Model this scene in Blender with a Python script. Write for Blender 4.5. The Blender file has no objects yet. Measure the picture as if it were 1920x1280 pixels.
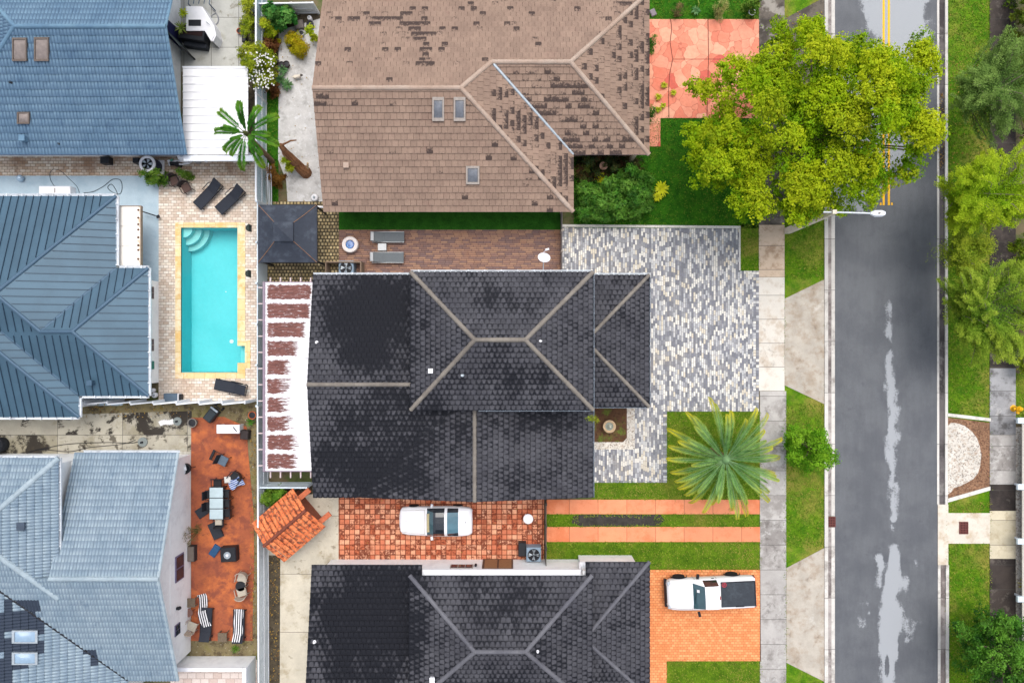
import bpy, bmesh, math, random
import numpy as np
from mathutils import Vector, noise as mnoise
C = bpy.context.scene
COL = C.collection
H = 42.0          # flying height of the camera in metres
K = 32.0          # photograph pixels per metre on the ground
rad = math.radians

# ------------------------------------------------------------------ camera, light, exposure
cd = bpy.data.cameras.new('camera'); cam = bpy.data.objects.new('camera', cd); COL.objects.link(cam)
cam.location = (0, 0, H); cam.rotation_euler = (0, 0, 0)
cd.sensor_width = 36; cd.lens = 36 * H / 60.0; cd.clip_end = 500; cd.clip_start = 0.1
C.camera = cam
SUN_EL, SUN_AZ = 70, 15         # sun stands towards the top of the picture, a little to its right
w = bpy.data.worlds.new("World"); C.world = w; w.use_nodes = True
nt = w.node_tree; nt.nodes.clear()
sky = nt.nodes.new('ShaderNodeTexSky'); sky.sky_type = 'NISHITA'; sky.sun_disc = False
sky.sun_elevation = rad(SUN_EL); sky.sun_rotation = rad(SUN_AZ); sky.air_density = 1.0; sky.dust_density = 4.0; sky.ozone_density = 1.0
hs = nt.nodes.new('ShaderNodeHueSaturation'); hs.inputs['Saturation'].default_value = 0.45
bg = nt.nodes.new('ShaderNodeBackground'); bg.inputs['Strength'].default_value = 0.15
ow = nt.nodes.new('ShaderNodeOutputWorld')
nt.links.new(sky.outputs[0], hs.inputs['Color']); nt.links.new(hs.outputs[0], bg.inputs[0]); nt.links.new(bg.outputs[0], ow.inputs[0])
sl = bpy.data.lights.new('sun', 'SUN'); sl.energy = 1.0; sl.angle = rad(45); sl.color = (1, .96, .9)
so = bpy.data.objects.new('sun', sl); COL.objects.link(so)
d = Vector((math.sin(rad(SUN_AZ)) * math.cos(rad(SUN_EL)), math.cos(rad(SUN_AZ)) * math.cos(rad(SUN_EL)), math.sin(rad(SUN_EL))))
so.rotation_euler = d.to_track_quat('Z', 'Y').to_euler(); so.location = (0, 0, 60)
C.view_settings.view_transform = 'Standard'; C.view_settings.look = 'None'; C.view_settings.gamma = 1
C.view_settings.exposure = 0.66
C.cycles.max_bounces = 6; C.cycles.diffuse_bounces = 3; C.cycles.transparent_max_bounces = 8

# ------------------------------------------------------------------ coordinates
def W(px, py, z=0.0):
    s = (H - z) / H / K
    return Vector(((px - 960) * s, (640 - py) * s, z))
def poly(pts, z=0.0): return [W(x, y, z) for x, y in pts]
def rect(x0, y0, x1, y1): return [(x0, y1), (x1, y1), (x1, y0), (x0, y0)]

# ------------------------------------------------------------------ mesh builder
class MB:
    def __init__(s): s.v = []; s.f = []; s.a = []
    def add(s, vs, fs, a=0.0):
        o = len(s.v); s.v += [tuple(v) for v in vs]; s.f += [[i + o for i in f] for f in fs]; s.a += [a] * len(vs); return s
    def box(s, c, d, rz=0.0, bev=0.0, ry=0.0, rx=0.0):
        x, y, z = d[0] / 2, d[1] / 2, d[2] / 2
        if bev:
            b = bev
            L = [(-z, 0), (z - b, 0), (z, b)]
        else: L = [(-z, 0), (z, 0)]
        vs = []
        for zz, i in L: vs += [(-x + i, -y + i, zz), (x - i, -y + i, zz), (x - i, y - i, zz), (-x + i, y - i, zz)]
        n = len(L); fs = [[3, 2, 1, 0], [4 * n - 4, 4 * n - 3, 4 * n - 2, 4 * n - 1]]
        for k in range(n - 1):
            for j in range(4): fs.append([4 * k + j, 4 * k + (j + 1) % 4, 4 * k + 4 + (j + 1) % 4, 4 * k + 4 + j])
        cz, sz, cy, sy, cx, sx = math.cos(rz), math.sin(rz), math.cos(ry), math.sin(ry), math.cos(rx), math.sin(rx)
        o = []
        for a, b_, e in vs:
            b_, e = b_ * cx - e * sx, b_ * sx + e * cx
            a, e = a * cy + e * sy, -a * sy + e * cy
            a, b_ = a * cz - b_ * sz, a * sz + b_ * cz
            o.append((a + c[0], b_ + c[1], e + c[2]))
        return s.add(o, fs)
    def b2(s, x0, y0, z0, x1, y1, z1, bev=0.0):
        return s.box(((x0 + x1) / 2, (y0 + y1) / 2, (z0 + z1) / 2), (abs(x1 - x0), abs(y1 - y0), abs(z1 - z0)), 0, bev)
    def prism(s, pts, z0, z1, bottom=True):
        A = sum(pts[i][0] * pts[(i + 1) % len(pts)][1] - pts[(i + 1) % len(pts)][0] * pts[i][1] for i in range(len(pts)))
        if A < 0: pts = pts[::-1]
        n = len(pts)
        vs = [(p[0], p[1], z0) for p in pts] + [(p[0], p[1], z1) for p in pts]
        fs = [[i, (i + 1) % n, n + (i + 1) % n, n + i] for i in range(n)] + [list(range(n, 2 * n))]
        if bottom: fs.append(list(range(n - 1, -1, -1)))
        return s.add(vs, fs)
    def lathe(s, c, prof, seg=16, cap=True, sx=1.0, sy=1.0):
        vs = []; fs = []; n = len(prof)
        for r, z in prof:
            for k in range(seg):
                t = 2 * math.pi * k / seg; vs.append((c[0] + r * sx * math.cos(t), c[1] + r * sy * math.sin(t), c[2] + z))
        for i in range(n - 1):
            for k in range(seg): fs.append([i * seg + k, i * seg + (k + 1) % seg, (i + 1) * seg + (k + 1) % seg, (i + 1) * seg + k])
        if cap:
            fs.append(list(range((n - 1) * seg, n * seg))); fs.append(list(range(seg - 1, -1, -1)))
        return s.add(vs, fs)
    def tube(s, pts, r, seg=6, r1=None):
        pts = [Vector(p) for p in pts]; n = len(pts); vs = []; fs = []
        for i, p in enumerate(pts):
            t = (pts[min(i + 1, n - 1)] - pts[max(i - 1, 0)]).normalized()
            a = t.orthogonal().normalized() if abs(t.z) > .95 else t.cross(Vector((0, 0, 1))).normalized()
            b = a.cross(t).normalized()
            rr = r if r1 is None else r + (r1 - r) * i / max(n - 1, 1)
            for k in range(seg):
                q = 2 * math.pi * k / seg; vs.append(p + a * (math.cos(q) * rr) + b * (math.sin(q) * rr))
        for i in range(n - 1):
            for k in range(seg): fs.append([i * seg + k, (i + 1) * seg + k, (i + 1) * seg + (k + 1) % seg, i * seg + (k + 1) % seg])
        fs.append(list(range(seg))); fs.append(list(range(n * seg - 1, (n - 1) * seg - 1, -1)))
        return s.add(vs, fs)
    def ell(s, c, r, seg=12, rings=7):
        return s.lathe(c, [(max(math.sin(math.pi * k / rings), .02) * 1, -math.cos(math.pi * k / rings) * r[2]) for k in range(rings + 1)], seg, True, r[0], r[1])
    def sheet(s, pts): return s.add(pts, [list(range(len(pts)))])

ORG = {}
def _mesh(name, vs, fs, mat, smooth, att=None):
    me = bpy.data.meshes.new(name); me.from_pydata(vs, [], fs); me.update()
    if mat: me.materials.append(mat)
    if smooth: me.polygons.foreach_set('use_smooth', [True] * len(me.polygons))
    if att is not None:
        at = me.attributes.new('stain', 'FLOAT', 'POINT'); at.data.foreach_set('value', att)  # stain also carries the painted edge shading of roof tiles
    return me
def part(name, mb, mat, parent, smooth=False, att=False):
    o = ORG[parent.name]
    ob = bpy.data.objects.new(name, _mesh(name, [(v[0] - o[0], v[1] - o[1], v[2] - o[2]) for v in mb.v], mb.f, mat, smooth, mb.a if att else None))
    COL.objects.link(ob); ob.parent = parent; ORG[ob.name] = o
    return ob
def tag(o, label, cat=None, group=None, kind=None):
    o['label'] = label
    if cat: o['category'] = cat
    if group: o['group'] = group
    if kind: o['kind'] = kind
    return o
def thing(name, label, cat, loc=(0, 0, 0), group=None):
    o = bpy.data.objects.new(name, None); COL.objects.link(o); o.location = loc; o.empty_display_size = .3
    ORG[o.name] = tuple(loc)
    return tag(o, label, cat, group)
def single(name, mb, mat, label, cat, loc, group=None, smooth=False, kind=None, att=False):
    ob = bpy.data.objects.new(name, _mesh(name, [(v[0] - loc[0], v[1] - loc[1], v[2] - loc[2]) for v in mb.v], mb.f, mat, smooth, mb.a if att else None))
    COL.objects.link(ob); ob.location = loc; ORG[ob.name] = tuple(loc)
    return tag(ob, label, cat, group, kind)
def local(name, label, cat, group=None):
    o = bpy.data.objects.new(name, None); COL.objects.link(o); o.empty_display_size = .3; ORG[o.name] = (0, 0, 0)
    return tag(o, label, cat, group)
def place(o, loc, rz=0.0, sc=1.0):
    o.location = loc; o.rotation_euler = (0, 0, rz); o.scale = (sc, sc, sc); return o
def dup(root, label, loc, rz=0.0, sc=1.0):
    r = root.copy(); COL.objects.link(r); place(r, loc, rz, sc); r['label'] = label
    for ch in list(root.children):
        c = ch.copy(); COL.objects.link(c); c.parent = r
        for g in list(ch.children):
            e = g.copy(); COL.objects.link(e); e.parent = c
    return r
def struct(name, mb, mat, label, smooth=False, att=False):
    ob = bpy.data.objects.new(name, _mesh(name, mb.v, mb.f, mat, smooth, mb.a if att else None)); COL.objects.link(ob)
    ob['kind'] = 'structure'; ob['label'] = label
    return ob
def slab(name, pts, z, mat, label, z0=-0.05):
    return struct(name, MB().prism(poly(pts), z0, z, False), mat, label)

# ------------------------------------------------------------------ materials
GAIN = 1.22
def S(r, g, b, k=1.0):
    f = lambda c: (c / 12.92 if c <= .04045 else ((c + .055) / 1.055) ** 2.4)
    return tuple(min(f(c / 255) / GAIN * k, .86) for c in (r, g, b))
class G:
    def __init__(s, name):
        s.mat = bpy.data.materials.new(name); s.mat.use_nodes = True; s.t = s.mat.node_tree; s.t.nodes.clear()
        s.out = s.t.nodes.new('ShaderNodeOutputMaterial'); s.b = s.t.nodes.new('ShaderNodeBsdfPrincipled')
        s.t.links.new(s.b.outputs[0], s.out.inputs[0]); s._p = None; s._r = None
    def n(s, ty, **k):
        nd = s.t.nodes.new(ty)
        for a, v in k.items(): setattr(nd, a, v)
        return nd
    def set(s, sock, v):
        if isinstance(v, bpy.types.NodeSocket): s.t.links.new(v, sock)
        elif isinstance(v, (tuple, list)) and len(v) == 3 and sock.type == 'RGBA': sock.default_value = (*v, 1)
        else: sock.default_value = v
    def pos(s):
        if s._p is None: s._p = s.n('ShaderNodeNewGeometry').outputs['Position']
        return s._p
    def island(s):
        if s._r is None: s._r = s.n('ShaderNodeNewGeometry').outputs['Random Per Island']
        return s._r
    def attr(s, nm='stain'): return s.n('ShaderNodeAttribute', attribute_name=nm).outputs['Fac']
    def noise(s, sc, det=4.0, ro=.6, vec=None, dist=0.0):
        nd = s.n('ShaderNodeTexNoise'); s.set(nd.inputs['Vector'], vec or s.pos()); nd.inputs['Scale'].default_value = sc
        nd.inputs['Detail'].default_value = det; nd.inputs['Roughness'].default_value = ro; nd.inputs['Distortion'].default_value = dist
        return nd.outputs[0]
    def voro(s, sc, feature='F1', out='Distance', vec=None):
        nd = s.n('ShaderNodeTexVoronoi', feature=feature); s.set(nd.inputs['Vector'], vec or s.pos()); nd.inputs['Scale'].default_value = sc
        return nd.outputs[out]
    def m(s, op, a, b=0.0, c=0.0):
        nd = s.n('ShaderNodeMath', operation=op); s.set(nd.inputs[0], a); s.set(nd.inputs[1], b); s.set(nd.inputs[2], c); return nd.outputs[0]
    def step(s, v, a, b, lo=0.0, hi=1.0):
        nd = s.n('ShaderNodeMapRange', interpolation_type='SMOOTHSTEP'); s.set(nd.inputs[0], v)
        for i, q in enumerate((a, b, lo, hi)): s.set(nd.inputs[1 + i], q)
        return nd.outputs[0]
    def lin(s, v, a, b, lo, hi):
        nd = s.n('ShaderNodeMapRange'); s.set(nd.inputs[0], v)
        for i, q in enumerate((a, b, lo, hi)): s.set(nd.inputs[1 + i], q)
        return nd.outputs[0]
    def mix(s, f, a, b, mode='MIX'):
        nd = s.n('ShaderNodeMix', data_type='RGBA', blend_type=mode); s.set(nd.inputs[0], f); s.set(nd.inputs[6], a); s.set(nd.inputs[7], b); return nd.outputs[2]
    def mul(s, col, f):
        cb = s.n('ShaderNodeCombineColor'); 
        for i in range(3): s.set(cb.inputs[i], f)
        return s.mix(1.0, col, cb.outputs[0], 'MULTIPLY')
    def ramp(s, f, stops, interp='LINEAR'):
        nd = s.n('ShaderNodeValToRGB'); s.set(nd.inputs[0], f); cr = nd.color_ramp; cr.interpolation = interp
        while len(cr.elements) < len(stops): cr.elements.new(.5)
        for e, (p, c) in zip(cr.elements, stops): e.position = p; e.color = (*c, 1)
        return nd.outputs[0]
    def sep(s, v):
        nd = s.n('ShaderNodeSeparateXYZ'); s.set(nd.inputs[0], v); return nd.outputs
    def comb(s, x, y, z=0.0):
        nd = s.n('ShaderNodeCombineXYZ'); s.set(nd.inputs[0], x); s.set(nd.inputs[1], y); s.set(nd.inputs[2], z); return nd.outputs[0]
    def white(s, v, out='Value'):
        nd = s.n('ShaderNodeTexWhiteNoise', noise_dimensions='3D'); s.set(nd.inputs['Vector'], v); return nd.outputs[out]
    def cells(s, cw, ch, off='none', swap=False, ox=0.0, oy=0.0, seed=0.0, wob=0.0):
        p = s.sep(s.pos()); x, y = (p[1], p[0]) if swap else (p[0], p[1])
        if wob:
            nz = s.m('MULTIPLY', s.m('SUBTRACT', s.noise(1.3, 2), .5), wob); x = s.m('ADD', x, nz); y = s.m('ADD', y, nz)
        yy = s.m('DIVIDE', s.m('ADD', y, oy + 1000 * ch), ch); r = s.m('FLOOR', yy); fy = s.m('FRACT', yy)
        xx = s.m('DIVIDE', s.m('ADD', x, ox + 1000 * cw), cw)
        if off == 'half': xx = s.m('ADD', xx, s.m('MULTIPLY', r, .5))
        elif off == 'rand': xx = s.m('ADD', xx, s.white(s.comb(r, 7.7, 3.1)))
        c = s.m('FLOOR', xx); fx = s.m('FRACT', xx)
        ex = s.m('MULTIPLY', s.m('SUBTRACT', .5, s.m('ABSOLUTE', s.m('SUBTRACT', fx, .5))), cw)
        ey = s.m('MULTIPLY', s.m('SUBTRACT', .5, s.m('ABSOLUTE', s.m('SUBTRACT', fy, .5))), ch)
        return s.white(s.comb(c, r, seed)), s.m('MINIMUM', ex, ey), c, r
    def fin(s, col, rough=.8, bump=None, bd=.01, metal=0.0, spec=.3):
        s.set(s.b.inputs['Base Color'], col); s.set(s.b.inputs['Roughness'], rough); s.b.inputs['Metallic'].default_value = metal
        s.b.inputs['Specular IOR Level'].default_value = spec
        if bump is not None:
            bn = s.n('ShaderNodeBump'); bn.inputs['Strength'].default_value = 1; bn.inputs['Distance'].default_value = bd
            s.set(bn.inputs['Height'], bump); s.t.links.new(bn.outputs[0], s.b.inputs['Normal'])
        return s.mat

M = {}
def plain(name, col, rough=.6, var=.12, sc=6.0, metal=0.0, spec=.3, dirt=None, damt=.0, dsc=2.0):
    if name in M: return M[name]
    g = G(name); c = g.mul(col, g.lin(g.noise(sc, 4), .3, .7, 1 - var, 1 + var))
    if dirt: c = g.mix(g.m('MULTIPLY', g.step(g.noise(dsc, 6, .7), .48, .68), damt), c, dirt)
    M[name] = g.fin(c, rough, None, 0, metal, spec); return M[name]

def pavers(name, cols, cw, ch, off='half', swap=False, grout=(.1, .09, .08), gt=.012, var=.18, stain=None, samt=.6, ssc=.8, sth=(.5, .7), tilt=0, wob=0.0, ox=0.0, oy=0.0, seed=0.0, interp='CONSTANT', fine=None):
    g = G(name); r, e, c_, r_ = g.cells(cw, ch, off, swap, ox, oy, seed, wob)
    n = len(cols); c = g.ramp(r, [(i / n, q) for i, q in enumerate(cols)], interp)
    c = g.mul(c, g.lin(g.noise(9, 4, .7), .3, .7, 1 - var, 1 + var))
    if fine:
        fm = g.m('MULTIPLY', g.step(g.m('ADD', g.noise(7, 5, .75), g.m('MULTIPLY', g.m('SUBTRACT', r, .5), .3)), fine[1], fine[2]), fine[3]); c = g.mix(fm, c, fine[0])
    if stain: c = g.mix(g.m('MULTIPLY', g.step(g.noise(ssc, 6, .68), *sth), samt), c, stain)
    mo = g.step(e, gt * .5, gt * 1.3, 1, 0)
    c = g.mix(mo, c, grout)
    return g.fin(c, .8, g.m('SUBTRACT', g.m('MULTIPLY', g.noise(30, 3), .3), mo), .008)

def concrete(name, base, stains=(), slabh=None, slabw=None, joint=(.07, .065, .06), var=.12, tone=.12, oy=0.0, ox=0.0, rough=.85):
    g = G(name); c = g.mul(base, g.lin(g.noise(1.1, 6, .65), .3, .7, 1 - var, 1 + var))
    c = g.mul(c, g.lin(g.noise(22, 4, .8), .25, .75, .86, 1.12))
    e = None
    if slabh:
        r, e, a, b = g.cells(slabw or 400, slabh, 'none', False, ox, oy)
        c = g.mul(c, g.lin(r, 0, 1, 1 - tone, 1 + tone))
    for i, (col, sc, lo, hi, amt) in enumerate(stains):
        nz = g.noise(sc, 7, .7, None, .3 * (i % 2))
        if slabh: nz = g.m('ADD', nz, g.m('MULTIPLY', g.m('SUBTRACT', g.white(g.comb(a, b, 5.0 + i)), .5), .16))
        c = g.mix(g.m('MULTIPLY', g.step(nz, lo, hi), amt), c, col)
    if e is not None: c = g.mix(g.step(e, .006, .022, .85, 0), c, joint)
    return g.fin(c, rough, g.noise(40, 4, .7), .004)

# ================================================================== GROUND AND PAVING
def grass_mat(name, a, b, dry, dsc=.35, dlo=.5, dhi=.72, damt=.6):
    g = G(name); n1 = g.noise(1.6, 6, .7); n2 = g.noise(14, 4, .8)
    c = g.mix(g.step(n1, .35, .65), a, b)
    c = g.mix(g.m('MULTIPLY', g.step(g.noise(dsc, 5, .65), dlo, dhi), damt), c, dry)
    c = g.mul(c, g.lin(n2, .25, .75, .55, 1.4))
    return g.fin(c, .9, n2, .03, 0, .15)
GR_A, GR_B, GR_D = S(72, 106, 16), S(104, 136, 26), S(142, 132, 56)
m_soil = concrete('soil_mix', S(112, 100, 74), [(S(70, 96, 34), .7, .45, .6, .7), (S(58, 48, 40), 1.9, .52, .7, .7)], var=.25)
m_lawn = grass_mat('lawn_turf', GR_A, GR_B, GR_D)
m_lawn_d = grass_mat('shaded_lawn_turf', S(34, 88, 10), S(60, 118, 18), S(112, 118, 40), .5, .56, .75, .5)  # darker greens: shade of the upper lawns put into the turf colour
m_verge = grass_mat('verge_turf', S(64, 112, 12), S(104, 142, 22), S(158, 142, 72), .3, .46, .66, .7)
m_turf = grass_mat('artificial_turf', S(34, 84, 18), S(46, 102, 26), S(40, 90, 26), .4, .6, .8, .3)

# pool opening
PX0, PX1, PY0, PY1 = -19.375, -15.62, -1.82, 6.66
gm = MB()
B = 90
for a in ((-B, -B, PX0, B), (PX1, -B, B, B), (PX0, PY1, PX1, B), (PX0, -B, PX1, PY0)):
    gm.sheet([(a[0], a[1], 0), (a[2], a[1], 0), (a[2], a[3], 0), (a[0], a[3], 0)])
struct('ground', gm, m_soil, 'bare earth with patchy weeds under the whole plot')

def lawn(name, pts, mat, label, z=.012): return slab(name, pts, z, mat, label)
LAWNS = []
def L(pts, mat, label, name='lawn', dens=1.0): LAWNS.append((pts, dens, mat is m_lawn_d)); lawn(name, pts, mat, label)
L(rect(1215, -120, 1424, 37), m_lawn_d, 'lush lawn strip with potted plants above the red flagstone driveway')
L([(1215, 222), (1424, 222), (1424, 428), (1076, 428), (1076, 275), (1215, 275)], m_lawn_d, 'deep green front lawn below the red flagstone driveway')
L(rect(1386, 420, 1424, 508), m_verge, 'small yellowed lawn notch beside the grey mosaic driveway')
L(rect(1246, 770, 1426, 936), m_lawn, 'front lawn under the feathery palm')
L(rect(1110, 900, 1246, 937), m_lawn, 'grass strip below the grey mosaic driveway')
L(rect(1022, 962, 1426, 988), m_lawn, 'grass strip between the two orange wheel tracks')
L(rect(1022, 1014, 1427, 1070), m_lawn, 'lawn between the orange wheel tracks and the orange paver driveway')
L(rect(1248, 1236, 1428, 1500), m_lawn, 'lawn below the orange paver driveway')
L(rect(1470, -700, 1549, 2000), m_verge, 'roadside grass verge by the left sidewalk')
L(rect(1772, -700, 1857, 2000), m_verge, 'roadside grass verge by the right sidewalk')
L(rect(1904, 700, 1925, 790), m_lawn, 'grass beside the yellow hydrant')
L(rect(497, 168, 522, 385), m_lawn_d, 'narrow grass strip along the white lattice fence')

# road with a painted wear attribute: dry pale patches on damp asphalt
def road():
    xs = np.linspace(1563, 1759, 84); ys = np.linspace(-150, 1420, 640)
    X, Y = np.meshgrid(xs, ys)
    rng = np.random.default_rng(3)
    def fbm(x, y, s, o):
        v = np.zeros_like(x); a = 1.0
        for k in range(o):
            th = rng.random() * 6.28; g = rng.random((64, 64))
            u = (x * math.cos(th) - y * math.sin(th)) / s * 2 ** k + 500; q = (x * math.sin(th) + y * math.cos(th)) / s * 2 ** k + 500
            i = np.floor(u).astype(int); j = np.floor(q).astype(int); fu = u - i; fq = q - j
            fu = fu * fu * (3 - 2 * fu); fq = fq * fq * (3 - 2 * fq)
            f = lambda a_, b_: g[a_ % 64, b_ % 64]
            v += a * ((f(i, j) * (1 - fu) + f(i + 1, j) * fu) * (1 - fq) + (f(i, j + 1) * (1 - fu) + f(i + 1, j + 1) * fu) * fq - .5); a *= .55
        return v
    n = fbm(X, Y, 22, 5); n2 = fbm(X * 2.2, Y * .8, 20, 5)
    bands = [[(555, 1668, -3), (572, 1668, 2), (596, 1667, 4), (615, 1668, 4), (640, 1671, 2), (648, 1671, -4), (658, 1669, 4), (700, 1668, 6), (740, 1670, 8), (768, 1673, 10), (800, 1671, 9), (840, 1672, 10), (880, 1673, 11), (920, 1673, 10), (945, 1673, 7), (972, 1676, 3), (980, 1676, -4)],
             [(1014, 1678, -4), (1022, 1678, 10), (1045, 1678, 11), (1090, 1670, 16), (1120, 1667, 19), (1160, 1667, 20), (1190, 1668, 20), (1215, 1666, 15), (1245, 1665, 13), (1290, 1665, 14), (1330, 1664, 20), (1360, 1664, -8)],
             [(1036, 1650, -4), (1045, 1650, 4), (1070, 1649, 5), (1100, 1650, 5), (1110, 1650, -4)]]
    d = np.full_like(X, -60.0)
    for b in bands:
        b = np.array(b, float); cx = np.interp(Y, b[:, 0], b[:, 1]); hw = np.interp(Y, b[:, 0], b[:, 2])
        q = hw - np.abs(X - cx); q[(Y < b[0, 0]) | (Y > b[-1, 0])] = -60; d = np.maximum(d, q)
    hole = (2.5 - np.abs(X - 1657)) * ((Y > 1060) & (Y < 1098)); d = np.where(hole > 0, np.minimum(d, -2), d)
    hole = 4.5 * np.sqrt(np.clip(1 - ((X - 1663) / 5) ** 2 - ((Y - 1248) / 24) ** 2, 0, 1)); d = np.minimum(d, np.where(hole > 0, 4 - 2.4 * hole, 99))
    for cx, cy, rx, ry in ((1615, 1178, 16, 16), (1628, 1150, 7, 5), (1714, 1050, 10, 12), (1702, 1162, 9, 34), (1700, 1095, 6, 22), (1702, 1200, 9, 10), (1660, 830, 5, 30), (1683, 775, 6, 22), (1612, 1130, 12, 6), (1672, 988, 4, 5), (1722, 1165, 9, 6)):
        q = (1 - np.sqrt(((X - cx) / rx) ** 2 + ((Y - cy) / ry) ** 2)) * 6 - 5; d = np.maximum(d, q)
    # sheltered by the big tree
    P = np.array([(1603, -200), (1612, 0), (1640, 68), (1600, 110), (1555, 130), (1555, 402), (1592, 406), (1618, 388), (1634, 362), (1690, 300), (1715, 240), (1742, 130), (1744, -200)], float)
    dd = np.full_like(X, 1e9); ins = np.zeros(X.shape, bool)
    for i in range(len(P)):
        a, b = P[i], P[(i + 1) % len(P)]; ab = b - a
        t = np.clip(((X - a[0]) * ab[0] + (Y - a[1]) * ab[1]) / (ab @ ab), 0, 1)
        dd = np.minimum(dd, np.hypot(X - a[0] - t * ab[0], Y - a[1] - t * ab[1]))
        c = ((a[1] > Y) != (b[1] > Y)) & (X < (b[0] - a[0]) * (Y - a[1]) / (b[1] - a[1] + 1e-9) + a[0]); ins ^= c
    q = np.where(ins, dd, -dd); d = np.maximum(d, np.where(Y < 430, q * .5 + n * 2, -60))
    att = np.clip(.5 + (d + n * 8 + n2 * 9) / 13, -.6, 1.6)
    mb = MB(); ny, nx = X.shape; s = 1 / K
    mb.v = [((x - 960) * s, (640 - y) * s, .02) for x, y in zip(X.ravel().tolist(), Y.ravel().tolist())]
    mb.f = [[j * nx + i, (j + 1) * nx + i, (j + 1) * nx + i + 1, j * nx + i + 1] for j in range(ny - 1) for i in range(nx - 1)]
    mb.a = att.ravel().tolist()
    for y0, y1 in ((-2200, -150), (1420, 3400)): mb.sheet(poly(rect(1563, y0, 1759, y1), .02)); 
    mb.a += [0.0] * (len(mb.v) - len(mb.a))
    g = G('asphalt'); a = g.attr(); f = g.noise(60, 3, .8); big = g.noise(.5, 5, .6); p = g.sep(g.pos())
    wet = g.mix(g.step(big, .35, .65), S(90, 93, 99), S(102, 105, 110)); wet = g.mul(wet, g.lin(g.noise(1.4, 6, .7, g.comb(g.m('MULTIPLY', p[0], 2.5), g.m('MULTIPLY', p[1], .35))), .3, .7, .92, 1.08))
    wet = g.mul(wet, g.lin(f, .25, .75, .5, 1.5)); dry = g.mul(S(164, 168, 173), g.lin(f, .25, .75, .88, 1.1))
    wet = g.mix(g.m('MULTIPLY', g.step(g.noise(1.1, 7, .75), .6, .7), .35), wet, S(62, 64, 72))
    k = g.step(g.m('ADD', a, g.m('MULTIPLY', g.m('SUBTRACT', g.noise(10, 8, .9), .5), 2.6)), .34, .72)
    m = g.fin(g.mix(k, wet, dry), .62, f, .006, 0, .35)
    struct('road', mb, m, 'dark asphalt road with pale dry patches along its crown', False, True)
road()
m_yel = plain('road_paint', S(250, 190, 20), .6, .15, 20, dirt=S(150, 120, 50), damt=.4, dsc=8)
ym = MB()
for x in (1656.5, 1666.2):
    ym.prism(poly(rect(x - 2.0, -2200, x + 2.0, 385)), .021, .025, False)
struct('road_marking', ym, m_yel, 'double yellow centre line ending below the big tree')
ym = MB()
for x in (1651, 1672): ym.prism(poly(rect(x - 1.6, 380, x + 1.6, 385)), .021, .026, False)
struct('road_marking', ym, m_yel, 'short yellow stubs at the end of the double line')

m_kerb = concrete('kerb_concrete', S(214, 210, 204), [(S(120, 110, 102), 1.2, .5, .72, .6)], 3.0, None, var=.14)
m_gut = concrete('gutter_concrete', S(176, 168, 164), [(S(92, 80, 78), .9, .4, .62, .75), (S(62, 54, 54), 2.2, .5, .7, .5)], 3.0, None, var=.2)
m_gut_d = concrete('damp_gutter_concrete', S(112, 106, 106), [(S(48, 44, 46), .55, .36, .6, .85), (S(150, 146, 142), 1.7, .55, .7, .6)], 3.0, None, var=.22)
def strip(name, xs0, xs1, y0, y1, z, mat, label):
    return struct(name, MB().prism(poly([(xs0, y1), (xs1, y1), (xs1, y0), (xs0, y0)]), -.05, z, False), mat, label)
strip('kerb', 1545, 1551.5, -2200, 3400, .10, m_kerb, 'pale concrete kerb along the left side of the road')
strip('gutter', 1551.5, 1558.5, -2200, 967, .028, m_gut, 'stained concrete gutter on the left side of the road')
strip('gutter', 1551.5, 1558.5, 988, 3400, .028, m_gut, 'stained concrete gutter below the left storm drain')
strip('gutter_edge', 1558.5, 1565, -2200, 967, .034, m_kerb, 'pale gutter lip meeting the asphalt on the left')
strip('gutter_edge', 1558.5, 1565, 988, 3400, .034, m_kerb, 'pale gutter lip below the left storm drain')
strip('gutter_edge', 1756.5, 1760.5, -2200, 945, .034, m_kerb, 'pale gutter lip meeting the asphalt on the right')
strip('gutter', 1760.5, 1770.5, -2200, 945, .028, m_gut_d, 'dark damp concrete gutter on the right side of the road')
strip('kerb', 1770.5, 1775.5, -2200, 945, .10, m_kerb, 'pale concrete kerb along the right side of the road')
m_white_con = concrete('bright_concrete', S(222, 214, 200), [(S(186, 162, 130), 1.2, .48, .68, .7)], None, var=.08)
strip('kerb', 1757.5, 1777, 945, 1058, .06, m_white_con, 'bright new concrete gutter beside the right storm drain')
strip('gutter_edge', 1758, 1763, 1058, 3400, .034, m_kerb, 'pale gutter lip at the lower right of the road')
strip('gutter', 1763, 1772, 1058, 3400, .028, m_gut, 'stained concrete gutter at the lower right of the road')
strip('kerb', 1772, 1777.5, 1058, 3400, .10, m_kerb, 'pale concrete kerb at the lower right of the road')

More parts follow.
